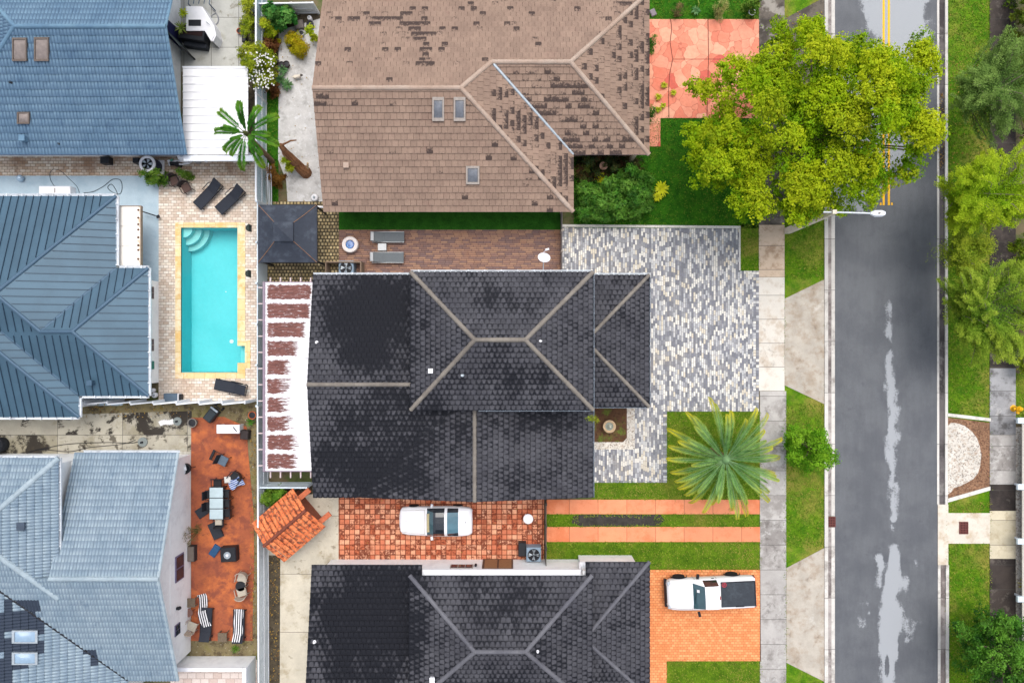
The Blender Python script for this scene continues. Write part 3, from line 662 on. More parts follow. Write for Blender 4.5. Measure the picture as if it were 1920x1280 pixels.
def vent(par, f, px, py, r, h, mat, square=False, name='vent_pipe'):
    a, b = hit(f, px, py); p = f.at(a, b); mb = MB()
    if square: mb.box((p.x, p.y, p.z + h / 2), (r * 2, r * 2, h + .1), 0, .03).box((p.x, p.y, p.z + h + .07), (r * 2.5, r * 2.5, .04), 0, .015)
    else: mb.lathe((p.x, p.y, p.z), [(r * 1.7, -.08), (r * 1.6, .03), (r, .05), (r, h), (r * .6, h), (r * .6, h - .05)], 10)
    return part(name, mb, mat, par)

m_white = plain('white_paint', S(246, 246, 250), .5, .03, 2, dirt=S(190, 190, 195), damt=.25, dsc=1.2)
m_wallw = plain('white_render', S(252, 254, 255, 1.05), .7, .04, 3, dirt=S(196, 194, 200), damt=.3, dsc=1.0)
m_wallt = plain('tan_render', S(206, 190, 170), .8, .06)
m_dark = plain('black_metal', S(36, 38, 46), .45, .15, 5, .2)
m_char = plain('charcoal_fabric', S(48, 52, 60), .8, .15, 12)
m_glassd = plain('dark_glass', S(40, 48, 60), .08, .1, 3, 0, .8)
m_pane = plain('skylight_glass', S(112, 116, 124), .3, .22, 4, 0, .35)
m_panel_w = plain('milky_skylight', S(150, 176, 200), .2, .08, 3, 0, .6)
m_frame_g = plain('grey_frame', S(168, 158, 150), .6, .15, 8)
m_frame_b = plain('bronze_frame', S(120, 108, 100), .5, .15, 8, .2)
m_brz = plain('bronze_pane', S(142, 130, 124), .2, .2, 4, 0, .6)
m_steel = plain('galvanised_steel', S(176, 186, 194), .4, .12, 6, .5)
m_gutter = plain('gutter_white', S(230, 236, 242), .5, .05, 4, dirt=S(120, 120, 128), damt=.4, dsc=2)

def tile_mat(name, base, low, var, noise_amt, stain_shade_col=None, blot=False, streak=None, joint=None):
    g = G(name); r = g.island(); c = g.mix(g.step(g.noise(.7, 6, .7), .32, .68), base, low)
    c = g.mul(c, g.lin(r, 0, 1, 1 - var, 1 + var)); c = g.mul(c, g.lin(g.noise(11, 5, .8), .28, .72, 1 - noise_amt, 1 + noise_amt))
    if streak: c = g.mix(g.m('MULTIPLY', g.step(g.noise(1.5, 7, .75), .52, .74), streak[1]), c, streak[0])
    if joint: c = g.mix(g.m('MULTIPLY', g.step(g.attr(), .02, .32), joint[1]), c, joint[0])  # roll valleys and course edges darkened: grime plus relief shading in the colour
    if stain_shade_col:
        a = g.attr()
        if blot: k = g.m('MULTIPLY', g.step(g.m('ADD', g.noise(9, 5, .75), g.m('MULTIPLY', a, .42)), .72, .86), .92)
        elif joint: k = g.step(a, .6, .9)
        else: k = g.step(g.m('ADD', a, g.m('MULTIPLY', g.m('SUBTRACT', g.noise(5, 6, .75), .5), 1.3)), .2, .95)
        c = g.mix(k, c, stain_shade_col)
    return g.fin(c, .75, g.noise(26, 4, .7), .006, 0, .25)

# ---------------------------------------------------------------- the blue tiled house, top left
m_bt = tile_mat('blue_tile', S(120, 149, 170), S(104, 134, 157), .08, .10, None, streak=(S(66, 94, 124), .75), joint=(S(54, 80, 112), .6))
m_bcap = tile_mat('blue_ridge', S(112, 144, 166), S(98, 130, 156), .06, .08)
def house_blue():
    t = thing('house', 'blue curved-tile house with three bronze skylights, above the cream pavers', 'house', (-24, 14, 0), )
    xr, ye, yr, yn, ze, zr = -17.79, 10.21, 16.2, 22.2, 2.8, 5.1; xa, xl = -25.6, -31.6
    mb = MB()
    F = tiles(mb, [(xl, ye, ze), (xr, ye, ze), (xr, yr, zr), (xa, yr, zr)], 's', .36, .375, .04)
    tiles(mb, [(xr, yn, ze), (xl, yn, ze), (xa, yr, zr), (xr, yr, zr)], 's', .36, .375, .04)
    tiles(mb, [(xl, yn, ze), (xl, ye, ze), (xa, yr, zr)], 's', .36, .375, .04)
    part('roof', mb, m_bt, t, False, True)
    cb = []; cap(cb, (xr, yr, zr + .03), (xa, yr, zr + .03), .26, .1); cap(cb, (xl, ye, ze), (xa, yr, zr + .03), .24, .1); cap(cb, (xl, yn, ze), (xa, yr, zr + .03), .24, .1)
    cap(cb, (xr - .05, ye, ze + .02), (xr - .05, yr, zr + .02), .16, .05); cap(cb, (xr - .05, yn, ze + .02), (xr - .05, yr, zr + .02), .16, .05)
    caps(cb, m_bcap, t)
    wb = MB(); wallbox(wb, xl + .6, ye + .6, -19.4, yn - .6, 2.75)
    prof = [(ye + .6, 2.7), (yn - .6, 2.7), (yr, zr - .3)]
    wb.add([(x, y, z) for x in (-19.42, -19.7) for y, z in prof], [[0, 1, 2], [5, 4, 3], [0, 2, 5, 3], [1, 4, 5, 2]])
    part('wall', wb, m_wallw, t)
    fb = MB().b2(xl + .02, ye + .01, ze - .2, xr - .04, ye + .05, ze - .02); part('fascia', fb, plain('navy_fascia', S(70, 76, 110), .6), t)
    for r in ((26, 71, 53, 115), (67, 70, 94, 115)): skylight(t, F, r, m_frame_b, m_brz, .16, 2.2)
    skylight(t, F, (35, 210, 58, 232), m_frame_b, m_brz, .16, 2.2)
    vent(t, F, 49, 262, .13, .3, m_bcap, True, 'roof_vent'); vent(t, F, 21, 155, .06, .12, m_dark); vent(t, F, 111, 270, .05, .1, m_dark); 
    db = MB().box((-19.36, 17.6, 1.05), (.06, .95, 2.1)); part('door', db, plain('navy_door', S(38, 40, 84), .5), t)
    # dark carport gate leaning off the wall
    return t
house_blue()

# ---------------------------------------------------------------- the blue standing seam metal house
def seam_mat():
    g = G('blue_metal'); c = g.mix(g.step(g.noise(.6, 5), .35, .65), S(72, 102, 122), S(66, 94, 113)); c = g.mul(c, g.lin(g.noise(40, 3, .8), .3, .7, .92, 1.08)); c = g.mul(c, g.lin(g.island(), 0, 1, .95, 1.05)); c = g.mix(g.attr(), c, S(44, 66, 86))
    return g.fin(c, .45, None, 0, .15, .4)
m_seam = seam_mat(); m_rib = plain('blue_rib', S(52, 80, 106), .5, .05, 4, .15); m_mcap = plain('blue_metal_trim', S(74, 100, 122), .45, .06, 4, .15)
def house_metal():
    t = thing('house', 'blue standing-seam metal roofed house beside the swimming pool', 'house', (-24, 2, 0))
    z = lambda h: 2.7 + .31 * h
    mb, cb = MB(), []; rb = mb; ap = (-27.15, 2.52, z(5.45)); r0 = (-25.16, .527, z(3.51)); r1 = (-23.45, .527, z(3.51))
    va = (-21.7, 4.035, 2.7)
    seams(mb, rb, [(-34, 7.98, 2.7), (-21.7, 7.98, 2.7), ap, (-34, 2.52, z(5.45))][::-1], .41, (1, 0, 0))
    f1 = seams(mb, rb, [(-21.7, 4.035, 2.7), (-21.7, 7.98, 2.7), ap, r0], .41, (0, 1, 0))
    seams(mb, rb, [(-19.94, 4.035, 2.7), va, r0, r1], .41, (1, 0, 0))
    seams(mb, rb, [(-19.94, -2.98, 2.7), (-19.94, 4.035, 2.7), r1], .41, (0, 1, 0))
    f2 = seams(mb, rb, [(-23.74, -2.98, 2.7), (-19.94, -2.98, 2.7), r1, (-27.25, .527, z(3.51))], .41, (1, 0, 0))
    seams(mb, rb, [(-27.25, .527, z(3.51)), r0, ap, (-29.24, 2.52, z(5.45))], .41, (1, 0, 0))
    e = -30.5
    seams(mb, rb, [(-23.74, -4.15, 2.7), (-23.74, -2.98, 2.7), (e, 3.78, z(6.76)), (e, 2.61, z(6.76))], .41, (0, 1, 0))
    seams(mb, rb, [(-34, -4.15, 2.7), (-23.74, -4.15, 2.7), (e, 2.61, z(6.76)), (-34, 2.61, z(6.76))], .41, (1, 0, 0))
    part('roof', mb, m_seam, t, False, True)
    up = lambda p, d=.02: (p[0], p[1], p[2] + d)
    for a, b in (((-21.7, 7.98, 2.7), ap), ((-19.94, 4.035, 2.7), r1), ((-19.94, -2.98, 2.7), r1), (r0, r1), (r0, ap), ((-23.74, -4.15, 2.7), (e, 2.61, z(6.76))), ((-34, 2.52, z(5.45)), ap)):
        cap(cb, up(a), up(b), .2, .05, 3.0, .003)
    for a, b in ((va, r0), ((-23.74, -2.98, 2.7), (-29.24, 2.52, z(5.45)))): cap(cb, up(a, .012), up(b, .012), .12, .012, 4.0, .002)
    caps(cb, m_mcap, t)
    gb = MB()
    for a, b, s in (((-34, 7.98, 2.7), (-21.7, 7.98, 2.7), (0, 1, 0)), ((-21.7, 7.98, 2.7), (-21.7, 4.16, 2.7), (1, 0, 0)), ((-21.58, 4.035, 2.7), (-19.94, 4.035, 2.7), (0, 1, 0)), ((-19.94, 4.035, 2.7), (-19.94, -2.98, 2.7), (1, 0, 0)), ((-19.94, -2.98, 2.7), (-23.62, -2.98, 2.7), (0, -1, 0)), ((-23.74, -3.1, 2.7), (-23.74, -4.15, 2.7), (1, 0, 0)), ((-23.74, -4.15, 2.7), (-34, -4.15, 2.7), (0, -1, 0))):
        gutter(gb, a, b, .1, .84, s)
    part('gutter', gb, m_gutter, t)
    wb = MB(); wallbox(wb, -34, -3.7, -24.3, 7.4, 2.6); wallbox(wb, -24.3, -2.4, -20.69, 3.5, 2.6); wallbox(wb, -24.3, 3.5, -22.3, 7.4, 2.6)
    part('wall', wb, m_wallw, t)
    m_louv = plain('brown_louvre', S(104, 92, 96), .6, .2, 20)
    for y0, y1 in ((2.45, 3.15), (-.55, .15)):
        w_ = MB().box((-20.67, (y0 + y1) / 2, 1.15), (.05, y1 - y0, 1.0)); o = part('window', w_, m_frame_g, t)
        p_ = MB().box((-20.65, (y0 + y1) / 2 - (y1 - y0) * .24, 1.15), (.05, (y1 - y0) * .42, .9)).box((-20.65, (y0 + y1) / 2 + (y1 - y0) * .24, 1.15), (.05, (y1 - y0) * .42, .9)); part('pane', p_, m_louv, o)
    sh = MB().box((-20.66, -1.36, 1.2), (.06, .46, 1.1)); part('shutter', sh, plain('green_shutter', S(58, 130, 116), .6), t)['label'] = 'green window shutter'
    vent(t, f2, 174, 717, .12, .28, m_mcap, True, 'roof_vent'); 
house_metal()

# ---------------------------------------------------------------- the grey-blue tiled house, bottom left
def stain_c(px, py, P):
    if P.x > -21.0 or py < 1128: return 0.0
    s = .0
    for x0, y0, x1, y1 in ((0, 1146, 78, 1204), (12, 1128, 78, 1176), (0, 1200, 60, 1250), (0, 1196, 88, 1222), (0, 1235, 30, 1280), (150, 1215, 182, 1236), (168, 1228, 186, 1250), (72, 1160, 90, 1190)):
        if x0 < px < x1 and y0 < py < y1: s = 1
    return s if RNG.random() < .84 else 0.0
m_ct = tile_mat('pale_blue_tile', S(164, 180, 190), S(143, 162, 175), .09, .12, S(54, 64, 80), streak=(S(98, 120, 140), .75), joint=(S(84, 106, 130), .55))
m_ccap = tile_mat('pale_blue_ridge', S(170, 184, 192), S(152, 169, 180), .06, .08)
def house_grey():
    t = thing('house', 'pale grey-blue curved-tile house with white walls beside the red patio', 'house', (-22, -12, 0))
    p = .358; ze = 2.6; xr, xl = -18.3, -24.0; yt, yb, yr = -6.1, -18.6, -12.3; zr = ze + p * 6.2
    mb = MB(); kw = dict(style='s', cw=.34, ch=.36, th=.04)
    tiles(mb, [(xr, yt, ze), (xl, yt, ze), (xl, yr, zr), (xr, yr, zr)], 's', .34, .36, .04)
    vt = 6.2
    tiles(mb, [(-21.1, yb, ze), (xr, yb, ze), (xr, yr, zr), (-21.1 - vt, yr, zr)], 's', .34, .36, .04, None, stain_c)
    F3 = tiles(mb, [(-21.1, -24, ze), (-21.1, yb, ze), (-28.3, yb + 7.2, ze + p * 7.2), (-28.3, -24, ze + p * 7.2)], 's', .34, .36, .04, (0, 1, 0), stain_c)
    zu = 4.4; ux, uy0, uy1 = -23.77, -6.1, -13.48; ap = (ux - 3.69, -9.79, zu + 3.69 * p)
    F4 = tiles(mb, [(ux, uy1, zu), (ux, uy0, zu), ap], 's', .34, .36, .04)
    tiles(mb, [(ux, uy0, zu), (-34, uy0, zu), (-34, -9.79, ap[2]), ap], 's', .34, .36, .04)
    tiles(mb, [(-34, uy1, zu), (ux, uy1, zu), ap, (-34, -9.79, ap[2])], 's', .34, .36, .04)
    part('roof', mb, m_ct, t, False, True)
    cb = []; cap(cb, (xr, yr, zr + .03), (xl, yr, zr + .03), .26, .1); cap(cb, (ux, uy0, zu + .02), (ap[0], ap[1], ap[2] + .04), .3, .1); cap(cb, (ux, uy1, zu + .02), (ap[0], ap[1], ap[2] + .04), .3, .1)
    cap(cb, (xr - .06, yt, ze + .03), (xr - .06, yr, zr + .03), .18, .05); cap(cb, (xr - .06, yb, ze + .03), (xr - .06, yr, zr + .03), .18, .05)
    caps(cb, m_ccap, t)
    vb = MB(); cap(vb, (-21.1, yb, ze + .05), (-21.1 - vt, yb + vt, ze + p * vt + .05), .09, .03, 1.2); part('valley', vb, m_dark, t)
    gb = MB(); gutter(gb, (-23.6, yt, ze), (xr, yt, ze), .1, .84, (0, 1, 0)); gutter(gb, (ux, uy0, zu), (ux, uy1, zu), .08, .84, (1, 0, 0)); gutter(gb, (-34, uy0, zu), (ux, uy0, zu), .1, .84, (0, 1, 0)); part('gutter', gb, m_gutter, t)
    wx = -18.81
    wb = MB(); wallbox(wb, -24.4, yb + .5, wx, yt - .5, 2.55); prof = [(yb + .5, 2.5), (yt - .5, 2.5), (yr, zr - .35)]
    wb.add([(x, y, z) for x in (wx - .01, wx - .3) for y, z in prof], [[0, 1, 2], [5, 4, 3], [0, 2, 5, 3], [1, 4, 5, 2]])
    wallbox(wb, -34, uy1 + .45, -24.25, uy0 - .45, zu - .05); wallbox(wb, -34, -24, -21.6, -13.5, 2.5)
    part('wall', wb, m_wallw, t)
    m_grille = plain('mauve_window_bar', S(120, 112, 140), .4)
    for yc, ww, zc, hh in ((-12.75, 1.45, 1.5, 1.0), (-16.15, .62, 1.75, .6)):
        o = part('window', MB().box((wx + .02, yc, zc), (.07, ww, hh)), m_grille, t)
        pb = MB()
        for k in (-1, 1): pb.box((wx + .045, yc + k * ww * .24, zc), (.05, ww * .42, hh * .85))
        part('pane', pb, m_glassd, o)
    lb = MB().box((wx + .05, -14.95, 1.8), (.1, .14, .2), 0, .03).lathe((wx + .14, -14.95, 1.66), [(.05, 0), (.1, .05), (.08, .22), (.02, .26)], 8); part('wall_lamp', lb, m_dark, t)
    for r in ((24, 1179, 72, 1203), (24, 1220, 72, 1243)): skylight(t, F3, r, m_steel, m_panel_w, .18, 2.4)
    vent(t, F4, 42, 985, .17, .08, plain('slate_vent', S(70, 82, 98), .6), True, 'roof_vent')
    return t
house_grey()

# ---------------------------------------------------------------- the brown tiled house, top middle
def cluster(seed, sc, lo):
    def fn(px, py, P): return 0.0
    return fn
def stain_d(px, py, P):
    q = Vector((px / 60, py / 60, 3.3)); v = mnoise.noise(q) + .5 * mnoise.noise(q * 2.3)
    k = .02
    for cx, cy, rx, ry, a in ((780, 85, 60, 40, .6), (770, 35, 50, 18, .4), (850, 30, 160, 30, .2), (1180, 60, 30, 140, .95), (1195, 140, 22, 110, .9), (1150, 70, 30, 60, .6), (1000, 200, 75, 70, .75), (1060, 210, 70, 60, .85), (1090, 260, 110, 26, .95), (960, 180, 32, 50, .9), (1000, 250, 40, 70, .75), (1030, 330, 40, 60, .7), (1050, 300, 22, 60, .8), (660, 40, 80, 14, .6), (604, 185, 14, 12, .9), (985, 140, 30, 10, .8), (1110, 160, 12, 60, .5)):
        dd = ((px - cx) / rx) ** 2 + ((py - cy) / ry) ** 2
        if dd < 1.3: k = max(k, a * (1 - dd * .45))
    return 1.0 if RNG.random() < k * (.55 + v) else (.6 if RNG.random() < k * .5 else RNG.random() * .15)
m_dt = tile_mat('brown_tile', S(154, 130, 114), S(140, 117, 103), .08, .12, S(60, 48, 46), True, streak=(S(138, 106, 96), .35))
m_dcap = tile_mat('brown_ridge', S(172, 148, 132), S(184, 166, 152), .05, .12)
def house_brown():
    t = thing('house', 'large brown flat-tile house blotched with black lichen at the top', 'house', (-3, 13, 0))
    p, ze, zr = .367, 2.8, 5.0; xl, ye, yr, yn = -10.31, 7.087, 13.08, 19.075
    h1 = (-2.64, yr, zr); ec = (3.355, ye, ze); j = (-1.08, 14.64, 4.427); k = (3.07, 14.64, 4.427); we, wy = 7.5, 10.21; yv = 10.21
    mb = MB(); A = ('flat', .33, .345, .045)
    F = tiles(mb, [(xl, ye, ze), ec, h1, (xl, yr, zr)], *A, None, stain_d)
    tiles(mb, [ec, (3.355, wy, ze), j, h1], *A, (0, 1, 0), stain_d)
    tiles(mb, [(3.355, wy, ze), (we, wy, ze), k, j], *A, (1, 0, 0), stain_d)
    tiles(mb, [(we, wy, ze), (we, yn, ze), k], *A, (0, 1, 0), stain_d)
    tiles(mb, [(we, yn, ze), (xl, yn, ze), (xl, 14.64, 4.427), k], *A, (1, 0, 0), stain_d)
    tiles(mb, [(xl, 14.64, 4.427), j, h1, (xl, yr, zr)], *A, (1, 0, 0), stain_d)
    part('roof', mb, m_dt, t, False, True)
    u = lambda q: (q[0], q[1], q[2] + .03)
    cb = []
    for a, b in (((xl, yr, zr), h1), (ec, h1), (j, h1), (j, k), ((we, wy, ze), k), ((we, yn, ze), k)): cap(cb, u(a), u(b), .25, .08, .36)
    caps(cb, m_dcap, t)
    vb = MB(); cap(vb, (3.355, wy, ze + .03), (j[0] + .12, j[1] - .12, j[2] + .03), .15, .03, 5.0, 0); part('valley', vb, m_steel, t)
    fb = MB().b2(xl, ye + .02, ze - .2, ec[0], ye + .06, ze - .02).b2(3.3, ye + .06, ze - .2, 3.34, wy, ze - .02).b2(3.36, wy + .02, ze - .2, we - .02, wy + .06, ze - .02); part('fascia', fb, plain('mauve_fascia', S(150, 128, 138), .7), t)
    wb = MB(); wallbox(wb, xl + .4, ye + .6, 2.7, yn - .6, 2.7); wallbox(wb, 2.7, wy + .6, we - .6, yn - .6, 2.7)
    wb.add([(x, y, z) for x in (xl + .38, xl + .7) for y, z in ((ye + .6, 2.65), (yn - .6, 2.65), (yr, zr - .3))], [[0, 1, 2], [5, 4, 3], [0, 2, 5, 3], [1, 4, 5, 2]])
    part('wall', wb, m_wallt, t)
    for r in ((811, 182, 833, 227), (851, 182, 873, 227), (874, 311, 899, 345)): skylight(t, F, r, m_frame_g, m_pane, .15, 3.0)
    vent(t, F, 650, 311, .12, .1, m_dcap, True, 'roof_vent')
    # corner post under the porch
    part('porch_post', MB().b2(6.75, 10.35, 0, 6.95, 10.55, 2.7), m_wallt, t)
house_brown()

# ---------------------------------------------------------------- the two black tiled houses
def stain_e(px, py, P):
    q = Vector((px / 55, py / 55, 1.7)); v = mnoise.noise(q) + .5 * mnoise.noise(q * 2.1 + Vector((9, 1, 4)))
    k = .12
    for cx, cy, rx, ry, a in ((700, 600, 88, 100, 1.4), (720, 800, 110, 90, .95), (690, 880, 110, 60, 1.2), (860, 800, 40, 40, .5), (940, 560, 70, 25, .55), (930, 720, 120, 40, .45), (1000, 800, 90, 30, .5), (1080, 850, 30, 70, .35), (690, 1180, 95, 115, 1.4), (720, 1090, 70, 40, 1.2), (940, 1130, 90, 60, .5), (1050, 580, 50, 50, .2)):
        dd = ((px - cx) / rx) ** 2 + ((py - cy) / ry) ** 2
        if dd < 1.5: k = max(k, a * (1.15 - dd * .6))
    s = k * .72 + v * .45 + RNG.uniform(-.24, .24)
    return min(max(s, 0), 1)
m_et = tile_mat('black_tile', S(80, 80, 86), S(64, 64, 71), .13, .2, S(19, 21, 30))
m_ecap = tile_mat('stone_ridge', S(140, 133, 124), S(118, 111, 104), .08, .16)
m_ecap2 = tile_mat('grey_ridge', S(112, 112, 118), S(94, 94, 102), .06, .12)
m_roofw = plain('wall_charcoal', S(86, 84, 90), .8)
def house_hip(t, x0, x1, y0, y1, ze, zr, xa, xb, yr, mb, cb, A):
    a, b = (xa, yr, zr), (xb, yr, zr)
    fs = [tiles(mb, [(x0, y0, ze), (x1, y0, ze), b, a], *A, (1, 0, 0), stain_e), tiles(mb, [(x1, y1, ze), (x0, y1, ze), a, b], *A, (1, 0, 0), stain_e),
          tiles(mb, [(x1, y0, ze), (x1, y1, ze), b], *A, (0, 1, 0), stain_e), tiles(mb, [(x0, y1, ze), (x0, y0, ze), a], *A, (0, 1, 0), stain_e)]
    u = lambda q: (q[0], q[1], q[2] + .03)
    for p, q in (((x0, y0, ze), a), ((x0, y1, ze), a), ((x1, y0, ze), b), ((x1, y1, ze), b), (a, b)): cap(cb, u(p), u(q), .23, .08, .36)
    return fs
def house_black():
    t = thing('house', 'black-tiled house in the centre with sandy hip ridges and white patio roof', 'house', (-2, 0, 0))
    A = ('round', .275, .29, .055); mb, cb, gb = MB(), [], MB()
    zb, ze = 4.6, 2.9; zr = 5.85
    x0, x1, y0, y1 = -5.29, 4.23, -3.57, 3.62
    f = house_hip(t, x0, x1, y0, y1, zb, zr, -1.88, .67, .08, mb, cb, A)
    # west gable
    gy1, gy0, gr, gz = 3.64, -8.5, -2.28, 4.05; gx = -10.85
    FW = tiles(mb, [(-4.6, gy1, ze), (gx, gy1, ze), (gx, gr, gz), (-4.6, gr, gz)], *A, (1, 0, 0), stain_e)
    tiles(mb, [(gx, gy0, ze), (-8.45, gy0, ze), (-1.98, -2.5, 4.0), (-1.98, gr, gz), (gx, gr, gz)], *A, (1, 0, 0), stain_e)
    cap(cb, (gx, gr, gz + .03), (-5.0, gr, gz + .03), .23, .08, .36)
    # south wing
    tiles(mb, [(-8.45, gy0, ze), (-1.98, gy0, 4.0), (-1.98, -2.5, 4.0)], *A, (0, 1, 0), stain_e)
    tiles(mb, [(4.42, gy0, ze), (4.42, -2.9, ze), (-1.98, -2.9, 4.0), (-1.98, gy0, 4.0)], *A, (0, 1, 0), stain_e)
    cap(cb, (-1.98, gy0, 4.03), (-1.98, -3.4, 4.03), .22, .07, .36)
    # east hip
    we, wy1, wy0 = 7.48, 3.62, -3.56; s = .34; d = 3.25
    a, b = (we - d, wy1 - d, ze + d * s), (we - d, wy0 + d, ze + d * s)
    tiles(mb, [(we, wy0, ze), (we, wy1, ze), a, b], *A, (0, 1, 0), stain_e)
    tiles(mb, [(we, wy1, ze), (we - d, wy1, ze), a], *A, (1, 0, 0), stain_e)
    tiles(mb, [(we - d, wy0, ze), (we, wy0, ze), b], *A, (1, 0, 0), stain_e)
    cap(cb, (we, wy1, ze + .03), (a[0], a[1], a[2] + .03), .2, .08, .36); cap(cb, (we, wy0, ze + .03), (b[0], b[1], b[2] + .03), .2, .08, .36)
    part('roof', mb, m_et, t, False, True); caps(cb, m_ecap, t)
    gd = MB()
    for p, q, sd in (((x0, y1, zb), (x1, y1, zb), (0, 1, 0)), ((x1, y1, zb), (x1, y0, zb), (1, 0, 0)), ((-1.75, y0, zb), (x1, y0, zb), (0, -1, 0)), ((gx, gy1, ze), (x0, gy1, ze), (0, 1, 0)), ((we, wy1, ze), (we, wy0, ze), (1, 0, 0)), ((we - d, wy1, ze), (we, wy1, ze), (0, 1, 0)), ((we - d, wy0, ze), (we, wy0, ze), (0, -1, 0)), ((4.42, gy0, ze), (4.42, -3.6, ze), (1, 0, 0))):
        gutter(gb if sd[1] > 0 else gd, p, q, .09 if sd[1] > 0 else .05, .86, sd)
    part('gutter', gd, plain('gutter_grey', S(128, 140, 154), .5, .1, 4), t)
    part('gutter', gb, m_gutter, t)
    wb = MB(); wallbox(wb, x0 + .35, y0 + .35, x1 - .35, y1 - .35, zb - .05); wallbox(wb, gx + .35, gy0 + .45, 3.9, gy1 - .45, ze - .05); wallbox(wb, 3.8, wy0 + .45, we - .5, wy1 - .45, ze - .05)
    wb.add([(gx + .36 + i, y, z) for i in (0, .25) for y, z in ((gy0 + .45, 2.8), (gy1 - .45, 2.8), (gr, gz - .12))], [[0, 1, 2], [5, 4, 3], [0, 2, 5, 3], [1, 4, 5, 2]])
    wb.add([(x, gy0 + .46 + i, z) for i in (0, .25) for x, z in ((-8, 2.8), (3.9, 2.85), (-1.98, 3.9))], [[0, 1, 2], [5, 4, 3], [0, 2, 5, 3], [1, 4, 5, 2]])
    part('wall', wb, m_wallw, t)
    vent(t, f[3], 808, 695, .1, .14, m_white, True, 'roof_vent'); vent(t, f[0], 867, 703, .06, .2, m_steel); vent(t, f[2], 1013, 639, .06, .15, m_white); vent(t, FW, 594, 642, .06, .16, m_white)
    return f
FE = house_black()
def house_black2():
    t = thing('house', 'black-tiled house with white side wall beside the orange paver driveway', 'house', (-2, -16, 0))
    A = ('round', .275, .29, .055); mb, cb = MB(), []
    ze, zb = 2.9, 4.2; zr = 5.45
    x0, x1, y1 = -5.4, 4.22, -12.32; y0 = -19.3
    f = house_hip(t, x0, x1, y0, y1, zb, zr, -1.9, .69, -15.81, mb, cb, A)
    gx = -10.92; gy = -12.16
    FW = tiles(mb, [(-4.9, gy, ze), (gx, gy, ze), (gx, -18.2, 4.05), (-4.9, -18.2, 4.05)], *A, (1, 0, 0), stain_e)
    tiles(mb, [(gx, -24.2, ze), (-4.9, -24.2, ze), (-4.9, -18.2, 4.05), (gx, -18.2, 4.05)], *A, (1, 0, 0), stain_e)
    we, wy1, wy0 = 7.5, -12.0, -19.4; s = .34; d = 3.5
    a, b = (we - d, wy1 - d, ze + d * s), (we - d, wy0 + d, ze + d * s)
    tiles(mb, [(we, wy0, ze), (we, wy1, ze), a, b], *A, (0, 1, 0), stain_e)
    tiles(mb, [(we, wy1, ze), (we - d, wy1, ze), a], *A, (1, 0, 0), stain_e)
    tiles(mb, [(we - d, wy0, ze), (we, wy0, ze), b], *A, (1, 0, 0), stain_e)
    cap(cb, (we, wy1, ze + .03), (a[0], a[1], a[2] + .03), .2, .08, .36); cap(cb, (we, wy0, ze + .03), (b[0], b[1], b[2] + .03), .2, .08, .36)
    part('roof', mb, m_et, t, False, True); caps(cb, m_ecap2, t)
    wb = MB(); wallbox(wb, x0 + .3, y0, x1 - .35, -12.74, zb - .05); wallbox(wb, gx + .35, -23.8, x0 + .3, -12.74, ze - .05); wallbox(wb, x1 - .35, wy0 + .4, we - .5, -12.5, ze - .05)
    part('wall', wb, m_wallw, t)
    part('ledge', MB().b2(-5.2, -12.74, 2.66, 3.75, -12.46, 2.86, .02), m_white, t)
    part('ledge', MB().b2(3.75, -12.49, 1.9, 6.6, -12.3, 2.05, .02).b2(3.75, -12.74, 1.9, 3.9, -12.49, 2.05), m_white, t)
    wx = lambda px: (px - 960) / K * .965
    o = part('window', MB().b2(wx(844), -12.75, 1.1, wx(887), -12.70, 1.75), m_frame_g, t); pb = MB()
    for k in range(3): pb.b2(wx(846 + 13.6 * k), -12.71, 1.16, wx(858 + 13.6 * k), -12.685, 1.7)
    part('pane', pb, m_glassd, o)
    o = part('door', MB().b2(wx(904), -12.75, .1, wx(962), -12.69, 1.95), plain('brown_door_frame', S(92, 70, 60), .6), t); pb = MB()
    for k in range(2): pb.b2(wx(908 + 27 * k), -12.70, .25, wx(932 + 27 * k), -12.675, 1.85)
    part('panel', pb, plain('brown_door_panel', S(150, 112, 80), .5), o)
    part('wall_lamp', MB().lathe((wx(892), -12.64, 1.3), [(.03, 0), (.08, .05), (.08, .2), (.02, .26)], 8), m_dark, t)
    vent(t, f[3], 811, 1271, .11, .16, m_white, True, 'roof_vent'); vent(t, f[2], 1008, 1220, .05, .15, m_white); vent(t, FW, 590, 1202, .06, .16, m_white)
    return t
house_black2()

